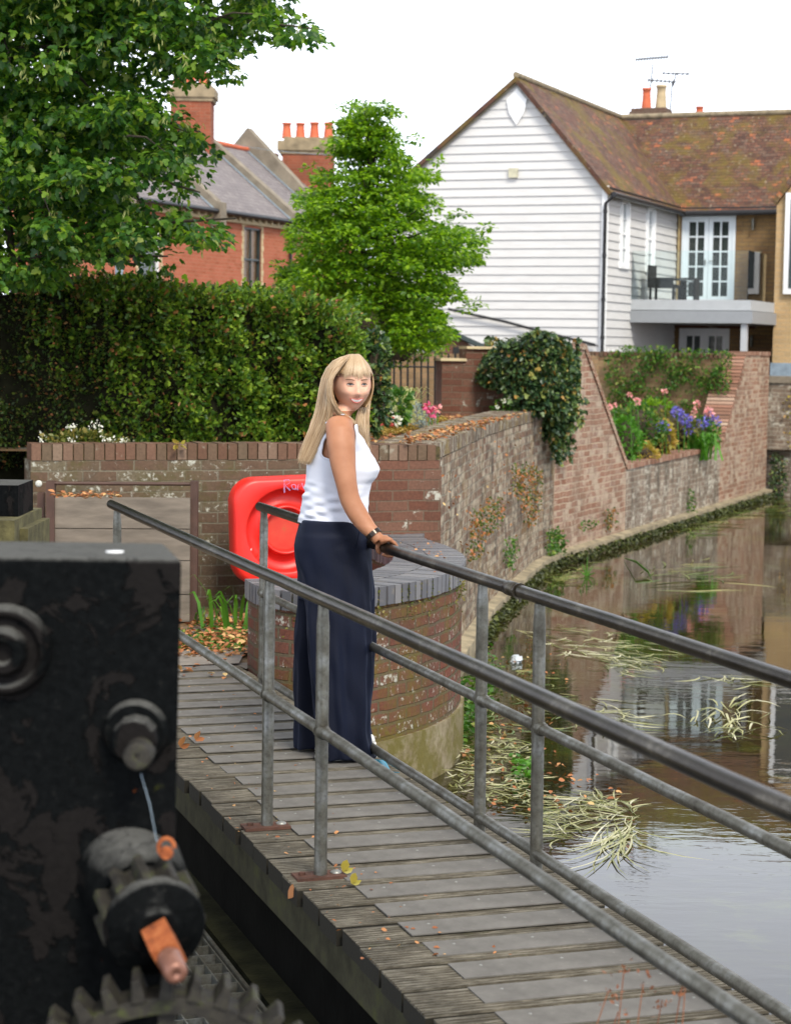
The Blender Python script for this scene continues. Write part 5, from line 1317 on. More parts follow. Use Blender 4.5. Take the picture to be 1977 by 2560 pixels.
big_chimney(482, 212, 118, 43.9, [(-.32, .28, .12), (-.05, .3, .12), (.24, .28, .12)], h1, cap=.2, hgt=1.5)
big_chimney(772, 345, 150, 47.5, [(-.52, .36, .115), (-.20, .36, .115), (.13, .38, .115), (.46, .38, .115)], h2, cap=.22, hgt=1.4)
# telegraph wire
mb = MB(); a = D(380, 318, 46); b = D(1075, 385, 44); mb.tube([a.lerp(b, k / 12) - ZUP * (.25 * math.sin(math.pi * k / 12)) for k in range(13)], .006, 5)
tag(mb.build('telephone_wire', M['lead'], None, loc=a), 'thin telephone wire strung across the sky behind the tree', 'wire')
# street lamp column seen over the hedge
lc = thing('grey_column', D(298, 700, 24), 'grey metal column standing behind the hedge left of the window', 'column')
mb = MB(); p = D(298, 700, 24); mb.tube([V((p.x, p.y, 1)), V((p.x, p.y, p.z + .45))], .05, 12); mb.lathe(V((p.x, p.y, p.z - .02)), ZUP, [(0, .06), (.05, .06)], 12); mb.build('shaft', M['lead'], lc)

# ================================================================== IRON RAILINGS, SHED
fe = thing('iron_railings', D(1030, 960, 22.5), 'black iron railings with a horizontal bar behind the cream flowers', 'railings')
mb = MB()
for k in range(11):
    px = 985 + k * 17; p = D(px, 1000, 22.4); t_ = D(px, 878 + 6 * math.sin(k), 22.4); mb.tube([V((p.x, p.y, 1.0)), V((t_.x, t_.y, t_.z))], .011, 6)
a = D(975, 916, 22.4); b = D(1160, 918, 22.4); mb.tube([a, b], .010, 6); mb.build('bars', M['iron_black'], fe)
ybw = thing('yellow_boundary_wall', D(1060, 960, 24), 'weathered yellow brick wall behind the iron railings', 'wall')
mb = MB(); p = D(960, 900, 25); mb.plate(V((p.x - 2.5, p.y, 0)), V((1, .05, 0)), V((0, -1, 0)), [(0, .8), (5.2, .8), (5.2, 1.66), (0, 1.66)], .2); mb.build('wall', brick('brick_boundary', (0.30, 0.19, 0.09), (0.22, 0.14, 0.08), (0.2, 0.16, 0.1), stain=.5), ybw)
sd = thing('garden_shed', D(1160, 880, 27), 'small dark-roofed brick shed between the tree and ivy', 'shed')
yS = 27.0; a = D(1112, 880, yS); b = D(1195, 880, yS); zr = D(1128, 828, yS).z; ze = D(1190, 868, yS).z; zb2 = .8
mb = MB(); mb.plate(V((a.x, yS, 0)), V((1, 0, 0)), V((0, -1, 0)), [(0, zb2), (b.x - a.x, zb2), (b.x - a.x, ze - .03), (.09, zr - .03), (0, zr - .06)], .8); mb.build('wall', M['brick_dark'], sd)
mb = MB(); q1 = V((a.x + .05, yS - .06, zr)); q2 = V((b.x + .35, yS - .06, ze - .11)); dq = (q2 - q1).normalized()
mb.obox((q1 + q2) / 2 + V((0, .45, 0)), dq * (q2 - q1).length / 2, V((0, .48, 0)), dq.cross(V((0, 1, 0))) * .03); mb.build('roof', M['dark_green_paint'], sd)
mb = MB(); p = D(1140, 880, yS); mb.obox(V((p.x, yS - .01, ze - .16)), V((.04, 0, 0)), V((0, .015, 0)), ZUP * .16); mb.build('opening', M['iron_black'], sd)
# ================================================================== PLANTS
def inpoly(x, y, P):
    c = False; n = len(P); j = n - 1
    for i in range(n):
        xi, yi = P[i]; xj, yj = P[j]
        if (yi > y) != (yj > y) and x < (xj - xi) * (y - yi) / (yj - yi) + xi: c = not c
        j = i
    return c
def sample_poly(P, n, margin=0):
    xs = [p[0] for p in P]; ys = [p[1] for p in P]; o = []
    while len(o) < n:
        x = RNG.uniform(min(xs), max(xs)); y = RNG.uniform(min(ys), max(ys))
        if inpoly(x, y, P) and (margin == 0 or all(inpoly(x + dx * margin, y + dy * margin, P) for dx, dy in ((1, 0), (-1, 0), (0, 1), (0, -1)))): o.append((x, y))
    return o
def clump(c, n, rad, flat, droop=.2):
    """leaf positions and directions of one leafy spray round c"""
    g = RNG.normal(size=(n, 3)); g /= np.linalg.norm(g, axis=1, keepdims=True); r = RNG.uniform(.25, 1, (n, 1)) ** .6
    p = g * r * rad; p[:, 2] *= flat; p[:, 2] -= droop * (p[:, 0] ** 2 + p[:, 1] ** 2) / rad
    d = g + RNG.normal(size=(n, 3)) * .5; d[:, 2] = d[:, 2] * .5 - droop
    return p + np.array(c), d
PL = [(-600, -500), (620, -500), (700, -60), (731, 30), (803, 66), (763, 88), (715, 102), (683, 92), (635, 132), (592, 100), (613, 181), (565, 194), (500, 200), (425, 205), (425, 290), (505, 296), (526, 330), (480, 384), (460, 420), (528, 470), (496, 490), (453, 450), (400, 470), (330, 448), (330, 480), (373, 492), (443, 528), (608, 537), (603, 568), (539, 610), (437, 618), (427, 625), (341, 632), (289, 640), (225, 665), (107, 705), (-600, 760)]
tr = thing('lime_tree', V((-3.1, 14.4, 1.0)), 'large dark leafy tree with hanging branches filling the upper left', 'tree')
m = MB(); m.tube([(-3.15, 14.4, .6), (-3.1, 14.4, 1.8), (-3.0, 14.3, 3.2), (-2.9, 14.2, 5.2)], [.26, .22, .19, .12], 14); m.build('trunk', M['bark'], tr)
centers = []
for x, y in [q for q in sample_poly(PL, 1900, 22) if q[0] > -90 or RNG.random() < .22]:
    f = RNG.uniform(12.6, 15.6); centers.append(D(x, y, f))
for k in range(380):                                   # the unseen rest of the crown, left and above
    a = RNG.uniform(0, 2 * math.pi); r = RNG.uniform(.4, 2.3); centers.append(V((-3.4 + math.cos(a) * r * .9, 14.4 + math.sin(a) * r, RNG.uniform(2.2, 6.2))))
Pp = []; Dd = []
for c in centers:
    if c.y < 12.2: c.y = 12.4
    n = int(RNG.integers(34, 58)); p, d = clump(c, n, RNG.uniform(.11, .21), .5, .5); Pp.append(p); Dd.append(d)
Pp = join_arrays(Pp); Dd = join_arrays(Dd)
leaf_object('crown', Pp, Dd, RNG.uniform(.034, .066, len(Pp)), M['leaf_plane'], 'lobed', tr, up=((0, -.3, 1), .9))
m = MB()                                               # limbs
hub = V((-2.95, 14.25, 4.0))
for tip, mid in (((170, 110), (60, 120)), ((780, 70), (520, 40)), ((240, 240), (150, 130)), ((590, 545), (330, 560)), ((500, 480), (300, 420)), ((420, 640), (230, 640)), ((500, 330), (350, 280)), ((600, 170), (420, 90)), ((340, 660), (150, 640)), ((120, 500), (40, 520))):
    m.tube([hub + V(RNG.normal(size=3)) * .2, D(mid[0] - 200, mid[1] + 10, 14.1), D(*mid, 13.9), D(*tip, 13.7)], [.05, .028, .017, .006], 7)
for c in centers[:300:5]:
    a = c + V(RNG.normal(size=3)) * .1 + (hub - c).normalized() * .45; m.tube([a, c.lerp(a, .5) + ZUP * .04, c], [.009, .006, .003], 5, caps=False)
m.build('branches', M['bark'], tr)
# hanging seed tassels
Pp = []; Dd = []
for x, y in sample_poly(PL, 260, 5):
    if x < 60: continue
    c = D(x, y, RNG.uniform(12.4, 13.6))
    for k in range(7): Pp.append(c + V(RNG.normal(size=3)) * .018); Dd.append(V((RNG.normal() * .4, RNG.normal() * .4, -1)))
leaf_object('seed_tassels', Pp, Dd, RNG.uniform(.03, .055, len(Pp)), leafmat('tassel', [(0, (.16, .20, .05)), (1, (.34, .36, .13))], .3), 'blade', tr)

CT = [(863, 246), (911, 241), (959, 248), (992, 263), (970, 313), (1040, 333), (987, 364), (1026, 398), (1100, 392), (1083, 437), (1094, 510), (1050, 545), (1111, 545), (1161, 530), (1150, 575), (1228, 565), (1205, 615), (1201, 651), (1167, 675), (1115, 665), (1133, 710), (1206, 765), (1183, 780), (1111, 752), (1133, 842), (1088, 878), (1004, 888), (936, 866), (908, 780), (807, 740), (694, 735), (688, 665), (733, 655), (714, 580), (750, 540), (743, 480), (784, 462), (770, 408), (824, 424), (852, 396), (805, 357), (846, 334), (838, 296), (869, 285)]
tc = thing('young_tree', V((-.1, 19, 1.0)), 'bright green conical young tree in front of the white house', 'tree')
TX = lambda y: D(960, y, 19).x
m = MB(); trunk = [V((TX(900), 19, .9)), D(966, 860, 19), D(950, 640, 19), D(925, 450, 19), D(912, 260, 19)]; m.tube(trunk, [.06, .05, .04, .025, .006], 10); m.build('trunk', M['bark'], tc)
Pp = []; Dd = []; lim = MB()
def spray(c, n, rad, flat, droop):
    p, d = clump(c, n, rad, flat, droop); Pp.append(p); Dd.append(d)
for x, y in sample_poly(CT, 760, 16):
    fr = 1 - abs(y - 600) / 500; hw = max(.25, 1.0 * min(1, (y - 220) / 380)); f = 19 + RNG.uniform(-1, 1) * hw
    c = D(x, y, f); spray(c, int(RNG.integers(44, 74)), RNG.uniform(.10, .18), .27, .22)
    if RNG.random() < .10: t = trunk[2].lerp(trunk[3], min(1, max(0, (640 - y) / 300))) if y < 640 else trunk[1].lerp(trunk[2], max(0, (860 - y) / 220)); lim.tube([t, t.lerp(c, .55) - ZUP * .05, c], [.014, .009, .004], 5, caps=False)
for x, y in [CT[i] for i in range(0, len(CT))]:          # sprays at the very ends of branches
    cx_, cy_ = 955, 600; c = D(x + (cx_ - x) * .06, y + (cy_ - y) * .05 , 19 + RNG.uniform(-.3, .3)); spray(c, 40, .10, .4, .1)
lim.build('branches', M['bark'], tc)
Pp = join_arrays(Pp); Dd = join_arrays(Dd)
leaf_object('crown', Pp, Dd, RNG.uniform(.034, .062, len(Pp)), M['leaf_bright'], 'oval', tc, up=((0, -.15, 1), .55))

# hedge: a solid dark core added to block light, and thousands of small sprays
hd = thing('hedge', V((-1.9, 14.6, TZ)), 'tall clipped evergreen hedge with brown dead leaves behind the planter wall', 'hedge')
H0 = V((-4.3, 13.25, 0)); H1 = V((-.27, 15.35, 0)); hdv = (H1 - H0).normalized(); hn = V((hdv.y, -hdv.x, 0)); HL = (H1 - H0).length
def htop(s): return 2.17 - .02 * math.sin(s * 2.3) - .10 * max(0, (s - 3.0) / (HL - 3.0)) - .35 * max(0, (s - HL + .35) / .35) ** 2
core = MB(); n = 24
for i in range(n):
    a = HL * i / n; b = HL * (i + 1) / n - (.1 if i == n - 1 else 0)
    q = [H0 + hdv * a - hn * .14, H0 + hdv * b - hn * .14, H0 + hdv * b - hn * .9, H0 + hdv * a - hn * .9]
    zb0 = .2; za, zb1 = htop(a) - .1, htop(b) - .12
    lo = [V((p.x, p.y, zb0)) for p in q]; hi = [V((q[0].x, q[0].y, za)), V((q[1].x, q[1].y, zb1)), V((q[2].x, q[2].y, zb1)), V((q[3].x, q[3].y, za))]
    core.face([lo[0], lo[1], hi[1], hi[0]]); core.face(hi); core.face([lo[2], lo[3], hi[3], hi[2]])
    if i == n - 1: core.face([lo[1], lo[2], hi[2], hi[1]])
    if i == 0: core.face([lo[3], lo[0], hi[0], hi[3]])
core.build('light_block_core', plain('core_dark', (.012, .012, .006), .95, var=.5, scale=20, spec=.1), hd)
def hedge_leaves(s0, s1, count, mat, name, size, shape, dens):
    P = []; Dn = []
    while len(P) < count:
        s = RNG.uniform(s0, s1); r = RNG.random(); ht = htop(min(s, HL)); 
        wob = .05 * math.sin(s * 7.1) + .04 * math.sin(s * 17 + 2)
        if r < .74:
            z = RNG.uniform(.25 if s < 1.6 else .85, ht); 
            wv = .04 * math.sin(z * 19 + s * 5) + .075 * math.sin(s * 13 + z * 4) + .04 * math.sin(s * 31)
            f = RNG.uniform(-.14, .02) + wv
            if RNG.random() > dens(s, z): continue
            p = H0 + hdv * s + hn * f; p.z = z; o_n = hn
        elif r < .93:
            f = RNG.uniform(-.9, .02); p = H0 + hdv * s + hn * f; p.z = ht + RNG.uniform(-.12, .03) + wob * .5 + abs(RNG.normal()) * .022; o_n = ZUP * .8 + hn * .3
        else:
            if s1 < HL - .1: continue
            f = RNG.uniform(-.9, .0); p = H1 + hdv * RNG.uniform(-.12, .04) + hn * f; p.z = RNG.uniform(.9, ht - .05); o_n = hdv
        P.append(p); Dn.append(o_n * .9 + V(RNG.normal(size=3)) * .55 + ZUP * RNG.uniform(-.1, .5))
    leaf_object(name, P, Dn, RNG.uniform(*size, len(P)), mat, shape, hd)
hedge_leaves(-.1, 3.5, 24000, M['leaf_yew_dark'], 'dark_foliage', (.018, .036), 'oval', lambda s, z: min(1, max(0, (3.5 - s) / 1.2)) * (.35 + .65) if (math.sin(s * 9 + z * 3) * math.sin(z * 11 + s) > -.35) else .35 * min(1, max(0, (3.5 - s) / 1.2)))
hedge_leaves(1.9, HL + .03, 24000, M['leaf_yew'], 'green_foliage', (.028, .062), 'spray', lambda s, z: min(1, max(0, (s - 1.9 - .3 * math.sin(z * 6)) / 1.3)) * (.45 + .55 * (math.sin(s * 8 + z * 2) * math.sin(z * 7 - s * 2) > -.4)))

def bush(name, label, cat, cpx, cy, dep, rx, rz, ry, n, size, mat, shape='oval', group=None, zb=None, core=True, droop=.1, ring=None):
    """leafy plant centred on a photo place; radii in metres"""
    c = D(cpx, cy, dep); t = thing(name, V((c.x, c.y, zb if zb is not None else c.z - rz)), label, cat, group)
    g = RNG.normal(size=(n, 3)); g /= np.linalg.norm(g, axis=1, keepdims=True); r = RNG.uniform(.45, 1.0, (n, 1)) ** .5
    wv = 1 + .18 * np.sin(g[:, :1] * 6 + c.x) * np.cos(g[:, 2:3] * 5)
    p = g * r * wv * np.array([[rx, ry, rz]]) + np.array(c)
    leaf_object('foliage', p, g + RNG.normal(size=(n, 3)) * .5 - np.array([[0, 0, droop]]), RNG.uniform(*size, n), mat, shape, t)
    if core:
        m = MB(); m.lathe(c - ZUP * rz * .85, ZUP, [(0, rx * .3), (rz * .4, rx * .62), (rz * .9, rx * .68), (rz * 1.35, rx * .5), (rz * 1.6, rx * .1)], 12); m.build('stems', M['soil'], t)
    return t
def wallhit(px, py, off=.0):
    """place on the face of the river wall / garden wall"""
    best = None
    path = CANAL + [tuple(cw(32.9).xy)]
    for i in range(len(path) - 1):
        a = path[i]; b = path[i + 1]; n = V((b[1] - a[1], -(b[0] - a[0]), 0)).normalized() * off
        p = hitline(px, py, (a[0] + n.x, a[1] + n.y), (b[0] + n.x, b[1] + n.y))
        s = (p.y - a[1]) / (b[1] - a[1])
        if -.02 <= s <= 1.02 and (best is None or p.y < best.y): best = p
    return best
def patch(name, label, cat, poly, n, size, mat, shape='oval', off=(.01, .09), group=None, droop=.5, hit=None, dirn=None, kind=None, dens=None):
    pts = []; P = []; Dn = []
    nr_ = dirn if dirn is not None else V((.92, -.38, 0))
    for x, y in sample_poly(poly, n):
        if dens and RNG.random() > dens(x, y): continue
        p = (hit or wallhit)(x, y)
        if p is None: continue
        k = RNG.uniform(*off); P.append(p + nr_ * k); Dn.append(nr_ * .5 + V(RNG.normal(size=3)) * .6 - ZUP * droop)
    if not P: return None
    c = sum((V(p) for p in P), V((0, 0, 0))) / len(P)
    o = leaf_object(name, P, Dn, RNG.uniform(*size, len(P)), mat, shape, None, loc=c)
    return tag(o, label, cat, group)
# ivy mound over the end of the stub wall
IV = [(1188, 955), (1205, 900), (1240, 860), (1290, 842), (1340, 822), (1385, 832), (1425, 865), (1445, 915), (1446, 975), (1434, 1040), (1418, 1085), (1402, 1105), (1400, 1158), (1384, 1150), (1372, 1095), (1350, 1100), (1338, 1040), (1300, 1032), (1262, 985), (1225, 962)]
iv = thing('ivy_mound', V((1.6, 21.2, 1.1)), 'big dark ivy mound spilling over the wall beside the pink brick shoulder', 'ivy')
m = MB(); c = D(1330, 935, 21.6); m.lathe(c - ZUP * .38, ZUP, [(0, .12), (.15, .26), (.4, .36), (.6, .33), (.74, .16), (.78, .02)], 14); m.build('woody_core', M['soil'], iv)
P_ = []; Dn = []
for x, y in sample_poly(IV, 4200):
    xx = (x - 1325) / 130; f = 20.75 + .5 * min(1, xx * xx) + RNG.uniform(-.05, .18)
    if y > 1035: f = 21.6 + RNG.uniform(-.1, .1) + .25 * (x > 1385)
    p = D(x, y, f); P_.append(p); Dn.append(V((xx * .6, -.8, -.6)) + V(RNG.normal(size=3)) * .5)
for k in range(1300):                                   # far side
    a = RNG.uniform(0, math.pi); P_.append(c + V((math.cos(a) * .48, math.sin(a) * .45, RNG.uniform(-.35, .4)))); Dn.append(V((math.cos(a), math.sin(a), -.5)) + V(RNG.normal(size=3)) * .4)
for x, y in sample_poly([(1345, 1000), (1440, 990), (1432, 1050), (1408, 1085), (1402, 1150), (1390, 1150), (1384, 1090), (1356, 1085)], 420):
    p = wallhit(x, y) or D(x, y, 21.8); P_.append(p + V((.92, -.38, 0)) * RNG.uniform(.02, .16)); Dn.append(V((.5, -.5, -.9)) + V(RNG.normal(size=3)) * .5)
leaf_object('foliage', P_, Dn, RNG.uniform(.035, .07, len(P_)), M['leaf_ivy'], 'lobed', iv)
# plants rooted in the river wall
G_ = 'plants rooted in the river wall'
patch('wall_plant', 'tall rusty and green creeper high on the streaked river wall', 'plant', [(1268, 1160), (1300, 1150), (1345, 1180), (1342, 1240), (1322, 1320), (1305, 1310), (1292, 1260), (1268, 1230)], 520, (.025, .045), M['leaf_creeper'], group=G_)
patch('wall_plant', 'orange-tinged creeper above the pier coping on the river wall', 'plant', [(1170, 1270), (1215, 1240), (1255, 1245), (1235, 1300), (1205, 1340), (1170, 1400), (1152, 1400), (1160, 1320)], 420, (.022, .04), M['leaf_creeper'], group=G_)
patch('wall_plant', 'narrow green plant low on the river wall left of the joint', 'plant', [(1255, 1345), (1275, 1338), (1278, 1380), (1262, 1425), (1250, 1410)], 170, (.022, .04), M['leaf_climber'], group=G_)
patch('wall_plant', 'bushy green plant growing in the joint of pink wall above water', 'plant', [(1360, 1320), (1385, 1318), (1400, 1350), (1392, 1395), (1370, 1400), (1358, 1370)], 330, (.03, .055), M['leaf_climber'], group=G_)
patch('wall_plant', 'small upright plant in a crack of the low garden wall', 'plant', [(1712, 1218), (1722, 1222), (1728, 1290), (1712, 1285)], 130, (.025, .045), M['leaf_climber'], group=G_)
patch('wall_plant', 'small rusty plant halfway along the garden wall footing', 'plant', [(1502, 1275), (1525, 1265), (1528, 1310), (1508, 1330)], 110, (.025, .045), M['leaf_creeper'], group=G_)
patch('wall_plant', 'thin tuft at the step between pink and grey brick', 'plant', [(1440, 1300), (1480, 1295), (1482, 1318), (1442, 1325)], 60, (.025, .04), M['leaf_climber'], group=G_)
patch('wall_plant', 'rounded dark green bush at the far end of the garden wall', 'plant', [(1918, 1135), (1935, 1125), (1956, 1160), (1958, 1215), (1940, 1255), (1918, 1250)], 420, (.035, .06), M['leaf_ivy'], group=G_, hit=lambda x, y: D(x, y, 33.0 + RNG.uniform(-.1, .1)))
patch('wall_plant', 'yellow-green weed trailing down the far low wall', 'plant', [(1950, 960), (1977, 940), (2020, 1000), (2010, 1140), (1965, 1160), (1950, 1040)], 160, (.04, .07), M['leaf_gold'], group=G_, hit=lambda x, y: D(x, y, 33.1 + RNG.uniform(-.1, .1)))
# scattered dead leaves caught on the river wall
patch('wall_litter', 'orange dead leaves caught on the face of the river wall', 'leaves', [(1090, 1140), (1340, 1050), (1340, 1330), (1160, 1400), (1100, 1330)], 70, (.02, .035), M['leaf_fallen'], kind=None)['kind'] = 'stuff'
# mossy fringe along the wall footing
P_ = []; Dn = []
foot = dense(CANAL[2:] + [tuple(cw(32.9).xy)], .02)
for i, (x, y) in enumerate(foot):
    for k in range(5):
        d_ = V((.91, -.40, 0)); P_.append(V((x, y, 0)) + d_ * RNG.uniform(.10, .14) + ZUP * (WZ + RNG.uniform(0, .10))); Dn.append(d_ + V(RNG.normal(size=3)) * .6 - ZUP * .5)
tag(leaf_object('footing_moss', P_, Dn, RNG.uniform(.02, .055, len(P_)), leafmat('fringe', [(0, (.012, .02, .006)), (.6, (.045, .055, .015)), (1, (.10, .12, .03))], .1), 'oval', None, loc=(2, 22, WZ)), 'green moss fringe along the footing of the river walls', 'moss', kind='stuff')
# climber on the back garden wall
def ob_hit(x, y): return hitline(x, y, ob - E2 * .03, ob + E1 - E2 * .03)
CL = [(1515, 885), (1560, 868), (1640, 862), (1700, 868), (1780, 872), (1835, 880), (1832, 960), (1812, 1040), (1780, 1060), (1700, 1030), (1600, 1010), (1540, 1060), (1520, 1000)]
patch('wall_climber', 'bright green climbing shrub over the brick wall behind the flower bed', 'climber', CL, 5600, (.035, .065), M['leaf_climber'], off=(.0, .22), dirn=-E2, hit=ob_hit, droop=.2, dens=lambda x, y: max(.12, min(1, .65 + .6 * math.sin(x * .045) * math.sin(y * .06 + x * .02) - .4 * (y > 980) * (x > 1600))))
P_ = [];
# flower bed
g1 = 'flower bed plants'
bush('border_shrub', 'leafy green rose bush at the left of the flower bed', 'shrub', 1590, 1075, 27.0, .40, .38, .4, 1500, (.04, .07), M['leaf_climber'], zb=.12)
bush('border_shrub', 'olive green shrub in the middle of the flower bed', 'shrub', 1680, 1075, 28.6, .42, .30, .4, 1100, (.04, .07), M['leaf_moss'], zb=.12)
bush('border_shrub', 'yellow-leaved shrub in front of the flower bed', 'shrub', 1655, 1098, 27.4, .18, .26, .2, 420, (.05, .09), M['leaf_gold'], zb=.12)
bush('border_shrub', 'low orange and lime plant at the flower bed corner', 'shrub', 1605, 1135, 26.4, .20, .16, .2, 420, (.04, .07), M['leaf_gold'], zb=.12)
bush('border_shrub', 'feathery mid-green plant filling the left end of the flower bed', 'shrub', 1560, 1100, 26.0, .22, .30, .3, 700, (.04, .08), M['leaf_grass'], zb=.12)
bush('border_shrub', 'bright green foliage mass behind the violet umbels', 'shrub', 1745, 1090, 29.6, .34, .30, .3, 900, (.04, .08), M['leaf_climber'], zb=.12)
bush('border_shrub', 'fresh green foliage rising at the back of the flower bed', 'shrub', 1640, 1045, 29.4, .40, .28, .3, 900, (.04, .08), M['leaf_bright'], zb=.12)
def tuft(name, label, cat, px, py, dep, n, L, spread, mat, zb, group=None, w=1.0):
    b = D(px, py, dep); t = thing(name, V((b.x, b.y, zb)), label, cat, group); m = MB(); 
    for k in range(n):
        a = RNG.uniform(0, 2 * math.pi); s = RNG.uniform(.3, 1) * spread; l = L * RNG.uniform(.6, 1.1); o = V((b.x + RNG.normal() * .06 * w, b.y + RNG.normal() * .06 * w, zb)); d = V((math.cos(a), math.sin(a), 0)); sdv = V((-d.y, d.x, 0)) * .007 * w
        pts = [o, o + d * s * .35 + ZUP * l * .6, o + d * s * .8 + ZUP * l * .85, o + d * s * 1.25 + ZUP * l * .75]
        ws = [1, 1, .7, .1]
        vs = [q for p, ww in zip(pts, ws) for q in (p - sdv * ww, p + sdv * ww)]
        m.mesh(vs, [(0, 1, 3, 2), (2, 3, 5, 4), (4, 5, 7, 6)], True)
    m.build('blades', mat, t); return t
tuft('grass_tuft', 'vivid green strap-leaved clump at the right of the flower bed', 'plant', 1722, 1140, 28.75, 320, .42, .34, M['leaf_grass'], .18, w=2.4)
for i, (px, py) in enumerate([(1692, 1029), (1657, 1068), (1713, 1046), (1722, 1073), (1735, 1062), (1757, 1058), (1775, 1043), (1789, 1055)]):
    dep = 7.23 / (.405 - (px - 988.5) / 5000) + .35; c = D(px, py, dep); lab = ['single violet-blue umbel highest and leftmost over the yellow shrub', 'lowest left violet-blue umbel beside the yellow shrub', 'violet-blue umbel left of the pale pink roses', 'lowest violet-blue umbel above the strap-leaved clump', 'violet-blue umbel in the middle of the cluster', 'violet-blue umbel just left of the largest one', 'largest violet-blue umbel under a pink rose', 'rightmost violet-blue umbel touching the stepped coping'][i]
    t = thing('agapanthus', V((c.x, c.y, .15)), lab, 'flower', 'violet-blue umbels in the flower bed')
    m = MB(); m.tube([V((c.x + RNG.normal() * .05, c.y, .15)), c], .007, 5); m.build('stem', M['leaf_grass'], t)
    g = rdir(60); g[:, 2] *= .8; leaf_object('umbel', np.array(c) + g * RNG.uniform(.02, .085, (60, 1)), g, RNG.uniform(.035, .055, 60), M['petal_blue'], 'oval', t)
for i, (px, py, r) in enumerate([(1742, 1011, .05), (1736, 1026, .035), (1730, 1041, .035), (1773, 1030, .055), (1593, 1003, .04), (1574, 987, .03), (1661, 978, .035), (1524, 1017, .03), (1534, 1014, .03)]):
    c = D(px, py, 7.23 / (.405 - (px - 988.5) / 5000) + .30); lab = ['upper pale pink rose of the three stacked ones', 'middle pale pink rose of the three stacked ones', 'lowest pale pink rose of the three stacked ones', 'pink rose directly above the largest violet umbel', 'pink rose over the left green bush', 'small coral rose highest over the left green bush', 'lone pale pink rose against the climber wall', 'tiny cream-pink rose by the left sloping shoulder', 'tiny pale rose beside the left sloping shoulder'][i]
    t = thing('rose', V((c.x, c.y, .5)), lab, 'flower', 'roses in the flower bed')
    g = rdir(26); leaf_object('bloom', np.array(c) + g * r * .5, g, RNG.uniform(r * .8, r * 1.3, 26), M['petal_pink'], 'oval', t)
    m = MB(); m.tube([V((c.x + .05, c.y, .3)), c], .006, 5); m.build('stem', M['leaf_grass'], t)
# planting left of the stub wall
bush('laurel', 'dark green shrub filling the gap below the bright young tree', 'shrub', 975, 800, 21.5, .62, .50, .4, 2600, (.035, .06), M['leaf_yew'], zb=1.0)
bush('ivy_post', 'dark ivy column at the right end of the hedge', 'ivy', 938, 955, 15.6, .12, .42, .14, 900, (.03, .05), M['leaf_ivy'], 'lobed', zb=1.0)
bush('ivy_post', 'light yellow-green leaf tuft on top of the ivy column', 'plant', 930, 868, 15.7, .14, .07, .12, 260, (.035, .055), M['leaf_bright'], zb=1.6, core=False)
tuft('cream_spikes', 'cream feathery flower spikes in front of the iron railings', 'flowers', 1015, 1040, 18.2, 70, .42, .18, M['petal_cream'], 1.0, w=1.6)
bush('fern', 'ridged green fern at the left of the cream spikes', 'fern', 985, 1020, 17.2, .12, .14, .12, 300, (.05, .09), M['leaf_climber'], 'spray', core=False, zb=1.0)
bush('silver_plant', 'silvery grey-blue plant under the cream spikes', 'plant', 1040, 1040, 17.6, .17, .09, .14, 420, (.03, .06), M['leaf_silver'], 'blade', core=False, zb=1.0)
for px, py, r, mt, lab in ((1072, 1019, .04, 'petal_magenta', 'upper magenta bloom left of the stub wall'), (1080, 1030, .04, 'petal_magenta', 'lower magenta bloom left of the stub wall'), (1094, 1022, .03, 'petal_pink', 'small pink bloom touching the stub wall'), (968, 1052, .05, 'petal_red', 'crimson bloom beside the blonde hair'), (966, 1034, .04, 'petal_white', 'white bloom just above the crimson flower'), (990, 1052, .04, 'petal_white', 'white bloom right of the crimson flower'), (1258, 1002, .022, 'petal_white', 'left white daisy under the ivy mound'), (1274, 995, .018, 'petal_white', 'right white daisy under the ivy mound'), (1243, 1017, .018, 'petal_white', 'lowest white daisy under the ivy mound')):
    dep = 17 if px < 1100 else 20.8
    c = D(px, py, dep); t = thing('bloom', V((c.x, c.y, 1.0)), lab, 'flower', 'blooms on the terrace')
    g = rdir(22); leaf_object('petals', np.array(c) + g * r * .5, g, RNG.uniform(r * .8, r * 1.3, 22), M[mt], 'oval', t)
    m = MB(); m.tube([V((c.x, c.y, 1.0)), c], .005, 5); m.build('stem', M['leaf_grass'], t)
bush('daisy_foliage', 'small leafy plant at the foot of the ivy mound', 'plant', 1262, 1020, 20.9, .13, .09, .1, 260, (.03, .05), M['leaf_climber'], core=False, zb=1.02)
# planter on the left wall
bush('trailing_flowers', 'straggly pale green plants with white flowers in the left planter', 'plant', 215, 1110, 13.35, .30, .085, .10, 900, (.02, .045), M['leaf_moss'], core=False, zb=1.0)
g = []; gd_ = []
for px, py in ((105, 1092), (108, 1100), (170, 1068), (186, 1066), (230, 1062), (240, 1058), (250, 1070), (256, 1082), (175, 1098), (183, 1100), (275, 1100), (280, 1102), (308, 1108), (315, 1110), (312, 1102), (330, 1115), (262, 1094)):
    for k in range(9): g.append(D(px, py, 13.2) + V(RNG.normal(size=3)) * .012); gd_.append(V(RNG.normal(size=3)))
pf = leaf_object('planter_blossom', g, gd_, RNG.uniform(.014, .024, len(g)), M['petal_white'], 'oval', None, loc=g[0]); tag(pf, 'sprinkle of small white blossoms over the left planter', 'flowers', kind='stuff')
yl = thing('yellow_leaf', D(448, 1108, 13.15), 'yellow-green curled leaf on the planter wall top right of the blossoms', 'leaf'); g = rdir(9)
leaf_object('blade', np.array(D(448, 1110, 13.15)) + g * .012, g, .05, M['leaf_gold'], 'oval', yl)
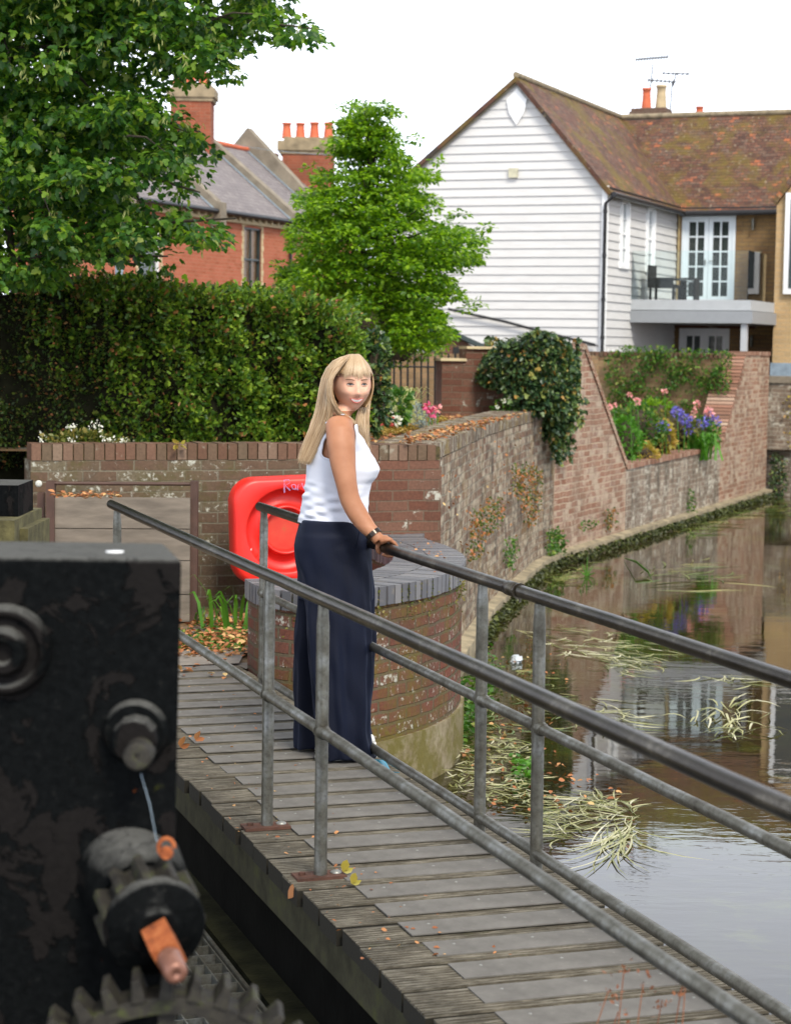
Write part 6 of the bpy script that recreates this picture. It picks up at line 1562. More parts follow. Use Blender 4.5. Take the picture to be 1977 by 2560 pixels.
# moss and leaf litter on the terrace and paving
def litter(name, label, cat, poly, n, size, mat, z, flat=.6, shape='oval', lift=.02, noise=True):
    P = []; Dn = []
    for x, y in sample_poly(poly, n):
        p = W(x, y, z); 
        if noise and math.sin(p.x * 5.3 + p.y * 2) * math.sin(p.y * 4.1 - p.x) < RNG.uniform(-1, .5): continue
        P.append(p + ZUP * RNG.uniform(0.002, lift)); Dn.append(V((RNG.normal(), RNG.normal(), RNG.normal() * .25)))
    o = leaf_object(name, P, Dn, RNG.uniform(*size, len(P)), mat, shape, None, loc=P[0], up=((0, 0, 1), flat)); return tag(o, label, cat, kind='stuff')
litter('terrace_litter', 'fallen brown and orange leaves on the terrace above river wall', 'leaves', [(920, 1105), (925, 1070), (1150, 1036), (1320, 1036), (1240, 1062), (1085, 1103)], 1500, (.03, .06), M['leaf_fallen'], TZ + .02)
litter('coping_debris', 'brown leaves lying on the top course of the river wall', 'leaves', [(1000, 1112), (1085, 1100), (1240, 1058), (1335, 1032), (1290, 1036), (1150, 1062), (1000, 1100)], 420, (.025, .055), M['leaf_fallen'], TZ + .10, noise=False)
litter('terrace_moss', 'golden moss cushions along the terrace edge', 'moss', [(930, 1095), (930, 1072), (1090, 1045), (1120, 1052), (1000, 1085)], 2600, (.02, .04), M['leaf_moss_gold'], TZ + .03, noise=False, lift=.04)
litter('terrace_moss', 'strip of yellow moss on the terrace behind river wall coping', 'moss', [(1180, 1068), (1190, 1058), (1262, 1052), (1256, 1062)], 700, (.02, .035), M['leaf_moss_gold'], TZ + .03, noise=False, lift=.04)
litter('towpath_litter', 'drift of fallen orange leaves along the foot of the planter wall', 'leaves', [(400, 1640), (440, 1540), (520, 1535), (640, 1540), (640, 1590), (600, 1660)], 900, (.03, .065), M['leaf_fallen'], 0.0)
litter('towpath_litter', 'scattered leaves on the concrete at the end of the deck', 'leaves', [(440, 1690), (440, 1600), (620, 1600), (640, 1700)], 90, (.03, .055), M['leaf_fallen'], 0.008)
litter('towpath_grass', 'short grass and moss between the paving slabs', 'grass', [(400, 1640), (440, 1570), (520, 1555), (625, 1570), (610, 1640), (480, 1625)], 800, (.02, .04), M['leaf_climber'], 0.0, flat=1.5)
litter('coping_litter', 'tiny brown leaf fragments on the blue brick coping', 'leaves', [(1000, 1350), (1080, 1345), (1130, 1400), (1090, 1440), (1000, 1380)], 60, (.012, .03), M['leaf_fallen'], PZ + .003, noise=False, lift=.004)
litter('deck_litter', 'small leaf fragments strewn over the bridge boards', 'leaves', [(440, 1700), (620, 1690), (760, 1960), (1300, 2400), (900, 2400), (560, 2050), (440, 1900)], 90, (.008, .022), M['leaf_fallen'], .006, noise=False, lift=.003)
litter('rack_litter', 'dead orange leaves lying on top of the board rack', 'leaves', [(136, 1236), (300, 1236), (300, 1246), (136, 1246)], 90, (.03, .05), M['leaf_fallen'], zt_rack if 'zt_rack' in globals() else .84, noise=False)
for px, py, z, s, lab in ((489, 1852, .01, .055, 'upright buff leaf standing on the deck left of the railing post'), (450, 1868, .01, .06, 'curled buff leaf flat on the deck next to the black gear'), (856, 2180, .02, .05, 'pale yellow leaf standing by the near post plate'), (878, 2210, .015, .045, 'papery yellow leaf lying beside the near post plate'), (720, 2248, -.12, .06, 'orange dead leaf caught on the bridge side beam')):
    p = W(px, py, z) if z > 0 else D(px, py, B(6.2, 1.70).y); t = thing('fallen_leaf', p, lab, 'leaf', 'single leaves on the bridge')
    leaf_object('blade', [tuple(p), tuple(p)], [(.3, -.2, .8), (.8, .3, .15)], [s, s * .8], M['leaf_gold'] if px > 800 else M['leaf_fallen'], 'oval', t)
# daylily tuft by the life ring
tuft('daylily', 'fresh green strap-leaved plant below the red housing', 'plant', 580, 1545, 12.35, 16, .34, .17, M['leaf_grass'], 0.0, w=1.7)
tuft('daylily', 'low grass tuft growing at the planter wall foot', 'plant', 510, 1545, 12.6, 26, .10, .07, M['leaf_climber'], 0.0, w=.8)

# ---- water weed
def weed(poly, n, L, mat, name, label, ang, aj=.5, w=.008, z=.002, arch=.0, zr=.01):
    w *= .58; n = int(n * 1.1)
    m = MB()
    for x, y in sample_poly(poly, n):
        o = W(x, y, WZ); a = ang + RNG.normal() * aj; l = L * RNG.uniform(.5, 1.2); cv = RNG.normal() * .8; o.z = WZ + z + RNG.uniform(0, zr)
        pts = [o]; 
        for k in range(4): a += cv * .25; pts.append(pts[-1] + V((math.cos(a), math.sin(a), 0)) * l / 4)
        for k, p in enumerate(pts): p.z += arch * math.sin(math.pi * k / 4) * l
        sdv = V((-math.sin(a), math.cos(a), 0)) * w * RNG.uniform(.6, 1.2); tw = ZUP * w * RNG.uniform(-.3, .3); ws = [.4, 1, 1, .8, .1]
        vs = [q for p, ww in zip(pts, ws) for q in (p - (sdv + tw) * ww, p + (sdv + tw) * ww)]
        m.mesh(vs, [(0, 1, 3, 2), (2, 3, 5, 4), (4, 5, 7, 6), (6, 7, 9, 8)], True)
    me = m.build(name, mat, None, loc=tuple(W(*poly[0], WZ)), weld=False)
    return tag(me, label, 'water weed', kind='stuff')
weed([(1280, 1575), (1400, 1560), (1560, 1590), (1690, 1630), (1660, 1670), (1540, 1660), (1440, 1640), (1400, 1650)], 130, .26, M['leaf_weed'], 'water_weed', 'pale ribbon weed trailing in the middle of the pound', -.9, .55, .012)
weed([(1440, 1630), (1530, 1620), (1600, 1660), (1560, 1690)], 60, .30, M['leaf_weed'], 'water_weed', 'denser pale ribbon weed left of the door reflection', -.7, .4, .012)
weed([(1740, 1690), (1850, 1690), (1900, 1720), (1870, 1720)], 22, .34, M['leaf_weed'], 'water_weed', 'small fan of straw-coloured weed above the door reflection', -.6, .9, .012)
weed([(1700, 1790), (1830, 1750), (1900, 1800), (1860, 1850), (1760, 1860)], 42, .32, M['leaf_weed'], 'water_weed', 'straw-coloured weed strands over the door reflection', .7, .6, .012, arch=.1)
weed([(1420, 1760), (1500, 1740), (1600, 1780), (1560, 1860), (1440, 1830)], 50, .30, M['leaf_weed'], 'water_weed', 'yellow-green weed strands under the reflected gable corner', -.9, .7, .011)
weed([(1150, 1830), (1170, 1780), (1240, 1700), (1320, 1640), (1400, 1700), (1420, 1800), (1360, 1830), (1240, 1900)], 150, .18, M['leaf_weed_green'], 'water_weed', 'olive weed and debris between the pier and open water', -.4, 1.2, .010)
weed([(1120, 1960), (1150, 1880), (1240, 1850), (1330, 1880), (1350, 1960), (1320, 2040), (1240, 2010), (1180, 2010)], 420, .13, M['leaf_weed'], 'water_weed', 'dense floating mat of weed at the foot of the pier', -.3, 1.4, .009, zr=.05)
weed([(1370, 2010), (1470, 1990), (1580, 2010), (1600, 2050), (1500, 2060), (1440, 2120), (1380, 2080)], 190, .24, M['leaf_weed'], 'water_weed', 'straw-coloured raft of stems beside the far bridge post', 2.6, .9, .008, zr=.03)
weed([(1500, 2050), (1590, 2040), (1600, 2080), (1540, 2140)], 50, .55, M['leaf_weed'], 'water_weed', 'long pale stems dangling from the straw raft', -1.9, .25, .008)
weed([(1580, 1430), (1760, 1400), (1840, 1450), (1700, 1490), (1600, 1480)], 50, .55, M['leaf_weed_green'], 'water_weed', 'flat green weed patch on the far water', .5, .4, .014)
weed([(1680, 1320), (1880, 1270), (1977, 1240), (1977, 1290), (1840, 1300), (1720, 1350)], 110, .5, M['leaf_weed_green'], 'water_weed', 'lime green weed at the far end below the garden wall', .6, .4, .016)
weed([(1330, 1450), (1440, 1420), (1480, 1400), (1400, 1470)], 60, .35, M['leaf_weed_green'], 'water_weed', 'green weed floating against the wall joint', .8, .5, .012)
litter('pond_leaves', 'brown and orange leaves floating among the weed', 'leaves', [(1150, 1880), (1260, 1640), (1420, 1640), (1400, 1880), (1600, 2000), (1380, 2060), (1240, 2040)], 150, (.02, .05), M['leaf_fallen'], WZ + .008, noise=False)
litter('bank_weed', 'tangle of green leaves rooted at the base of the pier', 'plant', [(1140, 1760), (1160, 1700), (1230, 1640), (1250, 1700), (1210, 1800), (1150, 1880)], 420, (.03, .06), M['leaf_climber'], WZ + .02, noise=False, flat=2, lift=.12)
litter('bank_weed', 'bright green sprigs in the floating mat', 'plant', [(1280, 1900), (1340, 1910), (1350, 1960), (1290, 1960)], 90, (.03, .05), M['leaf_grass'], WZ + .02, noise=False, flat=2, lift=.05)
pk = thing('plastic_litter', W(1290, 1655, WZ), 'crumpled clear plastic scrap floating in the weed', 'litter')
bm = bmesh.new(); bmesh.ops.create_icosphere(bm, subdivisions=3, radius=.05)
for v_ in bm.verts: v_.co *= RNG.uniform(.7, 1.15); v_.co.z *= .8
for v_ in bm.verts: v_.co += W(1290, 1650, WZ + .02)
me = bpy.data.meshes.new('scrap'); bm.to_mesh(me); bm.free(); link_mesh('scrap', me, plain('plastic_scrap', (.42, .46, .50), .25), pk)
# arching reed blade
rd = thing('reed', W(1600, 1440, WZ), 'single arching green reed blade over the far water', 'reed'); m = MB()
pts = [W(1560, 1395, WZ + .02), D(1590, 1405, W(1590, 1430, WZ).y), D(1620, 1430, W(1600, 1440, WZ).y), W(1630, 1452, WZ)]; m.tube(pts, [.004, .014, .016, .006], 6, flat=.3); m.build('blade', M['leaf_grass'], rd)
sp = thing('reed', W(1468, 1440, WZ), 'pale green upright water plant in front of the wall joint', 'reed'); m = MB()
for px, py in ((1468, 1392), (1455, 1410), (1482, 1415), (1450, 1428), (1488, 1432)): m.tube([W(1466, 1440, WZ), D(px, py, W(1466, 1440, WZ).y)], [.012, .003], 5, flat=.4)
m.build('blades', M['leaf_grass'], sp)
# dried stalks close to the camera, lower right
ds = thing('dried_stalks', V((.42, 4.1, -.7)), 'blurred rust-coloured dried seed stalks in front of the deck', 'plant'); m = MB(); P_ = []; Dn = []
for px, py, sp_ in ((1560, 2420, 20), (1715, 2430, 22), (1608, 2460, 14), (1520, 2480, 16), (1655, 2500, 12), (1700, 2490, 18), (1545, 2530, 10)):
    t_ = D(px, py, 4.1); b0 = D(px - 60 + RNG.uniform(-30, 30), 2700, 4.1); m.tube([b0, b0.lerp(t_, .5) + V((RNG.normal() * .01, 0, 0)), t_], .0013, 5)
    for k in range(9): P_.append(t_ + V((RNG.normal() * .010, RNG.normal() * .01, RNG.normal() * .014))); Dn.append(V(RNG.normal(size=3)))
m.build('stems', M['stem_dry'], ds); leaf_object('seed_heads', P_, Dn, .012, M['stem_dry'], 'oval', ds)
# trees far behind, only their tops between the roofs
# ================================================================== THE WOMAN
PO = V((-.25, 8.50, 0)); pa = math.radians(20)
PX = V((math.cos(pa), math.sin(pa), 0)); PY = V((-math.sin(pa), math.cos(pa), 0))    # her facing, her left
def LP(px, py, Y=0.0):
    d = ray(px, py); t = (PO + PY * Y - CAM).dot(PY) / d.dot(PY); return CAM + d * t
def Lc(p): q = p - PO; return q.dot(PX), q.dot(PY), p.z
def fromL(x, y, z): return PO + PX * x + PY * y + ZUP * z
def loft(mb, secs, n=28, caps=True):
    """secs: (centre, vector a, vector b)"""
    vs = []
    for c, a, b in secs:
        for k in range(n):
            t = 2 * math.pi * k / n; vs.append(V(c) + V(a) * math.cos(t) + V(b) * math.sin(t))
    fs = [(i * n + k, i * n + (k + 1) % n, (i + 1) * n + (k + 1) % n, (i + 1) * n + k) for i in range(len(secs) - 1) for k in range(n)]
    if caps: fs += [tuple(range(n))[::-1], tuple(range((len(secs) - 1) * n, len(secs) * n))]
    mb.mesh(vs, fs, True)
def interp_tab(T, z):
    T = sorted(T); 
    if z <= T[0][0]: return T[0][1:]
    for a, b in zip(T[:-1], T[1:]):
        if a[0] <= z <= b[0]:
            f = (z - a[0]) / (b[0] - a[0]); f = f * f * (3 - 2 * f) * .5 + f * .5; return tuple(p + (q - p) * f for p, q in zip(a[1:], b[1:]))
    return T[-1][1:]
def remesh(mb, name, voxel, mat, parent, smooth=3, fac=.5):
    me = bpy.data.meshes.new('tmp'); me.from_pydata(mb.v, [], mb.f); 
    bm = bmesh.new(); bm.from_mesh(me); bmesh.ops.remove_doubles(bm, verts=bm.verts, dist=1e-5); bmesh.ops.recalc_face_normals(bm, faces=bm.faces); bm.to_mesh(me); bm.free()
    o = bpy.data.objects.new('tmp', me); COL.objects.link(o)
    m = o.modifiers.new('r', 'REMESH'); m.mode = 'VOXEL'; m.voxel_size = voxel; m.use_smooth_shade = True
    s = o.modifiers.new('s', 'SMOOTH'); s.iterations = smooth; s.factor = fac
    dg = bpy.context.evaluated_depsgraph_get(); me2 = bpy.data.meshes.new_from_object(o.evaluated_get(dg)); me2.name = name
    bpy.data.objects.remove(o)
    return me2
pr = thing('person', fromL(0, 0, 0), 'blonde woman in white sleeveless top and navy trousers holding the far rail', 'person')

# torso outline from the photograph: (py, back px, front px, half width)
TT = [(1052, 800, 876, .172), (1075, 790, 893, .176), (1101, 780, 910, .160), (1126, 774, 922, .146), (1150, 770, 934, .142), (1172, 768, 941, .140), (1190, 767, 936, .136), (1208, 765, 924, .132), (1235, 761, 918, .130), (1260, 757, 917, .136), (1300, 750, 918, .152), (1330, 742, 925, .166)]
def tsec(py):
    z = LP(830, py).z; tb = interp_tab([(r[0], r[1], r[2], r[3]) for r in TT], py); pb, pf, b = tb
    xb = Lc(LP(pb, py))[0]; xf = Lc(LP(pf, py))[0]; h = (xf - xb) / 2 * math.cos(0)
    # silhouette of a turned ellipse -> its own depth
    hs = (xf - xb) * math.cos(pa) / 2; a = math.sqrt(max(.004, hs * hs - (b * math.sin(pa)) ** 2)) / math.cos(pa)
    return (xb + xf) / 2, a, b, z
secs = []
for py in range(1334, 1050, -6):
    x, a, b, z = tsec(py); secs.append((fromL(x, 0, z), PX * a, PY * b))
x0, a0, b0, z0 = tsec(1052)
for k, (dz, s, sb) in enumerate([(.014, .86, .88), (.027, .74, .66), (.040, .66, .44), (.055, .62, .34)]): secs.append((fromL(x0 + .006 * k, 0, z0 + dz), PX * a0 * s, PY * b0 * sb))
body = MB()
def shr(S, k): return [(c, a * (1 - k / a.length), b * (1 - k / b.length)) for c, a, b in S]
loft(body, shr(secs, .008), 40)
# neck
HC = LP(879, 961, -.01)
hy = math.radians(17)
FY = V((math.sin(hy), -math.cos(hy), -.03)).normalized()      # where the face points
FX = FY.cross(ZUP).normalized(); FX = V((math.cos(hy), math.sin(hy), 0)); FZ = FX.cross(FY).normalized(); FZ = FZ if FZ.z > 0 else -FZ
nb_ = fromL(x0 + .012, 0, z0 - .01)
loft(body, [(nb_ - ZUP * .03, PX * .060, PY * .062), (nb_ + ZUP * .03, PX * .053, PY * .053), (HC + V((-.004, .010, -.075)), PX * .050, PY * .050), (HC + V((0, .01, -.02)), PX * .05, PY * .05)], 24)
# head as a shaped ellipsoid
HH, HWd, HD_ = .121, .0795, .095
def face_bump(x, z):
    g = lambda cx, cz, sx, sz: math.exp(-((x - cx) / sx) ** 2 - ((z - cz) / sz) ** 2)
    b = 0
    b += .019 * g(0, -.034, .0125, .015) + .012 * g(0, -.010, .0085, .022) + .004 * (g(.013, -.038, .007, .007) + g(-.013, -.038, .007, .007))
    b += -.0085 * (g(.031, .006, .015, .010) + g(-.031, .006, .015, .010)) + .004 * (g(.033, .022, .02, .007) + g(-.033, .022, .02, .007))
    b += .0095 * (g(.041, -.030, .018, .016) + g(-.041, -.030, .018, .016))
    b += .006 * g(0, -.100, .020, .014) - .003 * g(0, -.083, .02, .006)
    b += .004 * g(0, -.064, .026, .013)
    return b
def jaw(z): return 1.0 if z > -.01 else 1 - .41 * min(1, (-z - .01) / (HH - .01)) ** 1.75
def face_y(x, z):
    xs = x / (HWd * jaw(z)); q = 1 - min(.98, xs * xs * .9) - (z / HH) ** 2 * .86
    return HD_ * math.sqrt(max(.02, q)) + face_bump(x, z) - .012 * (z < -.05) * ((-z - .05) / .07)
def FP(x, z, off=0.0): return HC + FX * x + FY * (face_y(x, z) + off) + FZ * z
vs = []; nu, nv = 72, 56
for j in range(nv + 1):
    th = math.pi * j / nv; zz = math.cos(th) * HH
    for i in range(nu):
        ph = 2 * math.pi * i / nu; r = math.sin(th); x = math.cos(ph) * r * HWd * jaw(zz); y = math.sin(ph) * r * HD_
        if y > 0:
            k = min(1, y / .035); y += face_bump(x, zz) * k - .012 * (zz < -.05) * ((-zz - .05) / .07)
        else: y *= 1.02
        vs.append(HC + FX * x + FY * y + FZ * zz)
body.mesh(vs, [(j * nu + i, j * nu + (i + 1) % nu, (j + 1) * nu + (i + 1) % nu, (j + 1) * nu + i) for j in range(nv) for i in range(nu)], True)
for s in (-1, 1): loft(body, [(HC + FX * s * (HWd * .97 + .006 * k) - FY * (.004 + .004 * k) + FZ * .0, FZ * r, FY * r * .55) for k, r in ((0, .024), (1, .027), (2, .022))], 16)
# right arm and hand on the rail
sh = LP(851, 1082, -.165); sh2 = LP(846, 1062, -.13); mid_u = LP(858, 1165, -.215); el = LP(874, 1247, -.245); fo = LP(897, 1290, -.27); wr = LP(938, 1340, -.325)
tH = None
d_ = ray(968, 1366); n_ = BN; t_ = (BN * 2.549 - CAM).dot(BN) / d_.dot(BN); HR = CAM + d_ * t_; tH = HR.dot(BU)
RC = lambda dt: B(tH + dt, FN, RZ)                      # rail centre under the hand
def limb(mb, P, n=20, side=None):
    S = []
    for i, (p, r1, r2) in enumerate(P):
        t = (P[min(i + 1, len(P) - 1)][0] - P[max(i - 1, 0)][0]).normalized(); a = t.cross(PY).normalized(); b = t.cross(a).normalized(); S.append((p, a * r1, b * r2))
    loft(mb, S, n)
limb(body, [(LP(842, 1060, -.10), .040, .04), (sh2, .058, .050), (sh, .063, .054), (LP(853, 1115, -.19), .0615, .052), (mid_u, .054, .047), (LP(866, 1210, -.235), .046, .042), (el, .044, .040), (LP(884, 1268, -.255), .044, .040), (fo, .043, .038), (LP(918, 1317, -.298), .036, .031), (wr, .027, .024), (LP(948, 1351, -.335), .026, .023)])
kn = RC(0) + ZUP * .040 + BN * .004                      # knuckle row centre on top of the rail
wr2 = LP(948, 1351, -.335)
pal = (kn - wr2)
S = []
for f, r1, r2 in ((0, .022, .026), (.3, .019, .033), (.65, .017, .040), (1.0, .014, .041)):
    p = wr2.lerp(kn, f); t = pal.normalized(); b = BU - t * BU.dot(t); b.normalize(); a = t.cross(b); S.append((p, a * r1, b * r2))
loft(body, S, 20)
rr = .0225 + .0095
for i, (off, ln, r) in enumerate(((-.0315, 1.0, .0085), (-.0105, 1.1, .009), (.0105, 1.05, .0088), (.031, .85, .0076))):
    pts = []; 
    for a in np.linspace(100, 100 - 215 * ln, 9):
        q = math.radians(a); pts.append(RC(off * .95) + BN * math.cos(q) * rr + ZUP * math.sin(q) * rr)
    pts = [kn.lerp(wr2, .25) + BU * off * .8] + [kn + BU * off - ZUP * .002] + pts[1:]
    body.tube(pts, [r * 1.1, r * 1.15] + [r * (1.05 - .32 * k / 8) for k in range(8)], 10)
pts = [wr2.lerp(kn, .35) + BU * .024]
for a in (150, 185, 215, 240): q = math.radians(a); pts.append(RC(.030 + .010 * (a - 150) / 90) + BN * math.cos(q) * rr + ZUP * math.sin(q) * rr)
body.tube(pts, [.013, .0115, .0105, .0095, .0075], 10)
# left arm, hidden beyond her, hand on the rail farther on
lsh = fromL(-.02, .165, sh.z); LH = B(tH + .62, FN, RZ + .03)
limb(body, [(fromL(-.01, .10, z0 - .01), .04, .04), (lsh + ZUP * .02, .055, .05), (lsh, .058, .052), (fromL(.0, .22, 1.26), .048, .043), (fromL(.01, .25, 1.13), .042, .038), (fromL(.06, .27, 1.05), .040, .035), (LH - PX * .06 + ZUP * .05, .027, .024), (LH, .018, .035)])
RCl = lambda dt: B(tH + .62 + dt, FN, RZ)
for off, r in ((-.03, .0085), (-.01, .009), (.011, .0088), (.031, .0076)):
    pts = [LH - PX * .02 + BU * off] + [RCl(off) + BN * math.cos(math.radians(a)) * rr + ZUP * math.sin(math.radians(a)) * rr for a in (95, 60, 20, -20, -60, -95)]
    body.tube(pts, [r * 1.1] * 2 + [r * (1 - .06 * k) for k in range(5)], 8)
body.tube([LH - PX * .03 - BU * .03] + [RCl(-.035) + BN * math.cos(math.radians(a)) * rr + ZUP * math.sin(math.radians(a)) * rr for a in (160, 200, 235)], [.012, .011, .010, .008], 8)
# legs (under the trousers) and ankles so the figure is whole
FT = {}
for s, x_, y_ in ((-1, .00, -.105), (1, .03, .105)):
    FT[s] = (x_, y_)
    limb(body, [(fromL(-.01, .07 * s, .92), .085, .085), (fromL(-.01, .085 * s, .75), .080, .075), (fromL(0, .09 * s, .5), .055, .052), (fromL(-.01 + x_ * .5, y_ * .95, .32), .050, .046), (fromL(x_, y_, .10), .032, .030), (fromL(x_, y_, .05), .034, .030)])
loft(body, [(fromL(.0, 0, z), PX * a, PY * b) for z, a, b in ((.86, .08, .12), (.92, .115, .158), (1.0, .112, .15), (1.08, .10, .14))], 30)
me = remesh(body, 'body', .0042, None, pr, 3, .45)
g = N('skin'); v = g.mapped('Object'); c = g.mix(g.ramp(g.noise(v, 9, 4, .6), [(.35, 0), (.7, 1)]), (.29, .122, .060), (.37, .170, .092))
sp_ = g.new('ShaderNodeSeparateXYZ'); g.l(v, sp_.inputs[0]); c = g.mix(g.ramp(sp_.outputs[2], [(.0, 0), (1, 1)]) if False else g.math('MULTIPLY', g.math('GREATER_THAN', sp_.outputs[2], 1.485), .75), c, (.74, .43, .31))
c = g.mix(g.ramp(g.noise(v, 150, 2, .6), [(.62, 0), (.72, .25)]), c, (.36, .14, .07))
g.p.inputs['Subsurface Weight'].default_value = .12; g.p.inputs['Subsurface Radius'].default_value = (.9, .35, .2); g.p.inputs['Subsurface Scale'].default_value = .012
g.bump(g.noise(v, 220, 2), .15, .001); M['skin'] = g.set(c, .55, 0, .35)
bodyo = link_mesh('body', me, M['skin'], pr)
me.polygons.foreach_set('use_smooth', [True] * len(me.polygons))
co = np.empty(len(me.vertices) * 3); me.vertices.foreach_get('co', co); co = co.reshape(-1, 3); ed = np.empty(len(me.edges) * 2, np.int32); me.edges.foreach_get('vertices', ed); ed = ed.reshape(-1, 2)
hz = pr.location.z; wgt = ((co[:, 2] + hz > 1.02) & (co[:, 2] + hz < 1.475)).astype(float)[:, None] * .6
for _ in range(26):                                     # soften the joints of arm, shoulder and chest
    acc = np.zeros_like(co); cnt = np.zeros(len(co)); np.add.at(acc, ed[:, 0], co[ed[:, 1]]); np.add.at(acc, ed[:, 1], co[ed[:, 0]]); np.add.at(cnt, ed.ravel(), 1); co += (acc / cnt[:, None] - co) * wgt
me.vertices.foreach_set('co', co.ravel()); me.update()

# face details
def fmat(n, c, r=.4): g = N(n); return g.set(c, r, 0, .5)
def patch_face(name, pts, mat, off, par=bodyo):
    m = MB(); c = (sum(p[0] for p in pts) / len(pts), sum(p[1] for p in pts) / len(pts)); n = len(pts)
    vs = [FP(c[0], c[1], off + .0012)] + [FP(x, z, off) for x, z in pts]; m.mesh(vs, [(0, i + 1, (i + 1) % n + 1) for i in range(n)], True); return m.build(name, mat, par)
M['eye_white'] = fmat('eye_white', (.36, .32, .30)); M['iris'] = fmat('iris', (.03, .035, .035), .2); M['lash'] = fmat('lash', (.035, .02, .014), .6); M['brow'] = fmat('brow', (.20, .11, .06), .8); M['lip'] = fmat('lip', (.52, .13, .11), .35); M['teeth'] = fmat('teeth', (.82, .79, .74), .25); M['mouth'] = fmat('mouth', (.12, .02, .02), .5)
for s in (-1, 1):
    ex_ = .031 * s
    patch_face('eye', [(ex_ + .0135 * math.cos(a), .0045 + (.0034 if math.sin(a) > 0 else .0026) * math.sin(a)) for a in np.linspace(0, 2 * math.pi, 18, endpoint=False)], M['eye_white'], .0022)
    patch_face('iris', [(ex_ + .001 + .0058 * math.cos(a), .0048 + .0034 * math.sin(a)) for a in np.linspace(0, 2 * math.pi, 14, endpoint=False)], M['iris'], .0034)
    m = MB(); m.tube([FP(ex_ + x, .0045 + .0046 * math.cos(x / .015 * 1.35), .0035) for x in np.linspace(-.015, .016, 9)], [.0006, .0016, .0021, .0022, .0022, .0022, .0021, .0016, .0008], 6); m.build('lash', M['lash'], bodyo)
    m = MB(); m.tube([FP(ex_ + x, .0005 - .0030 * math.cos(x / .014 * 1.3), .0026) for x in np.linspace(-.012, .013, 7)], [.0003, .0007, .0008, .0008, .0008, .0007, .0003], 6); m.build('lash', M['lash'], bodyo)
    m = MB(); m.tube([FP(ex_ + x, .0235 + .004 * math.cos((x - .004 * s) / .02 * 1.4) - .001, .0016) for x in np.linspace(-.018, .019, 9)], [.0008, .0018, .0022, .0023, .0022, .002, .0017, .0013, .0005], 6, flat=.5); m.build('eyebrow', M['brow'], bodyo)
    m = MB(); p = FP(.0065 * s, -.0465, .0012); m.lathe(p, -FZ + FY * .4, [(0, .0022), (.001, .002)], 10); m.build('nostril', M['mouth'], bodyo)
smile = lambda x: -.0645 + .0095 * (x / .027) ** 2
def band(z0f, z1f, off, name, mat, w=.027, n=14):
    m = MB(); vs = []; 
    for i in range(n + 1):
        x = -w + 2 * w * i / n; e = 1 - (x / w) ** 4; a = smile(x) + z0f * e; b = smile(x) + z1f * e; vs += [FP(x, a, off), FP(x, (a + b) / 2, off + .0012), FP(x, b, off)]
    m.mesh(vs, [f for i in range(n) for f in ((3 * i, 3 * i + 1, 3 * i + 4, 3 * i + 3), (3 * i + 1, 3 * i + 2, 3 * i + 5, 3 * i + 4))], True); return m.build(name, mat, bodyo)
band(-.0068, .0062, .0030, 'mouth_shadow', M['mouth'], .0285)
band(-.0050, .0054, .0038, 'teeth', M['teeth'], .0245)
for zo, r, nm in ((.0068, .0022, 'upper_lip'), (-.0074, .0032, 'lower_lip')):
    m = MB(); m.tube([FP(x, smile(x) + zo * (1 - (x / .0305) ** 2) , .0030) for x in np.linspace(-.0295, .0295, 13)], [r * (.35 + .65 * math.sin(math.pi * i / 12)) for i in range(13)], 8); m.build(nm, M['lip'], bodyo)

# sleeveless top
def top_point(py, k, n, off):
    x, a, b, z = tsec(py); t = 2 * math.pi * k / n
    f = 1.0
    return x, a, b, z
m = MB(); n = 96; rowsY = list(np.linspace(1306, 1052, 90)); vs = []
g_off = lambda u: .004
for py in rowsY:
    x, a, b, z = tsec(py)
    for k in range(n):
        t = 2 * math.pi * k / n; ct, st = math.cos(t), math.sin(t)
        off = .005
        # bust shape, drape folds at the waist and the loose hem
        bust = .012 * math.exp(-((py - 1172) / 26) ** 2) * max(0, ct) ** 1.5 * (.3 + abs(math.sin(t * 1.0)) * 1.3)
        wv = max(0, min(1, (py - 1195) / 40)) * max(0, min(1, (1306 - py) / 22))
        back = max(0, -ct * .8 - st * .5 + .2)
        fold = (.0042 * math.sin(py * .19 + 2.6 * math.sin(t * 1.5 + .6) + t * 2.5 + 1.6 * math.sin(py * .05)) + .0026 * math.sin(py * .33 - t * 4 + 2 * math.sin(t * 2.3))) * wv * (.25 + back) * (.6 + .4 * math.sin(t * 3.3 + py * .07))
        fold += .0025 * math.sin(t * 9 + py * .03) * max(0, min(1, (py - 1120) / 60)) * (.4 + .6 * wv)
        off += bust + fold + .004 * max(0, (py - 1285) / 20)
        hk = max(0, (py - 1225) / 81) ** 1.6; ze = z - hk * (.026 * (ct * .5 + .5) + .010 * max(0, -st))
        vs.append((x + ct * (a + off), st * (b + off), ze))
nr_rows = len(rowsY)
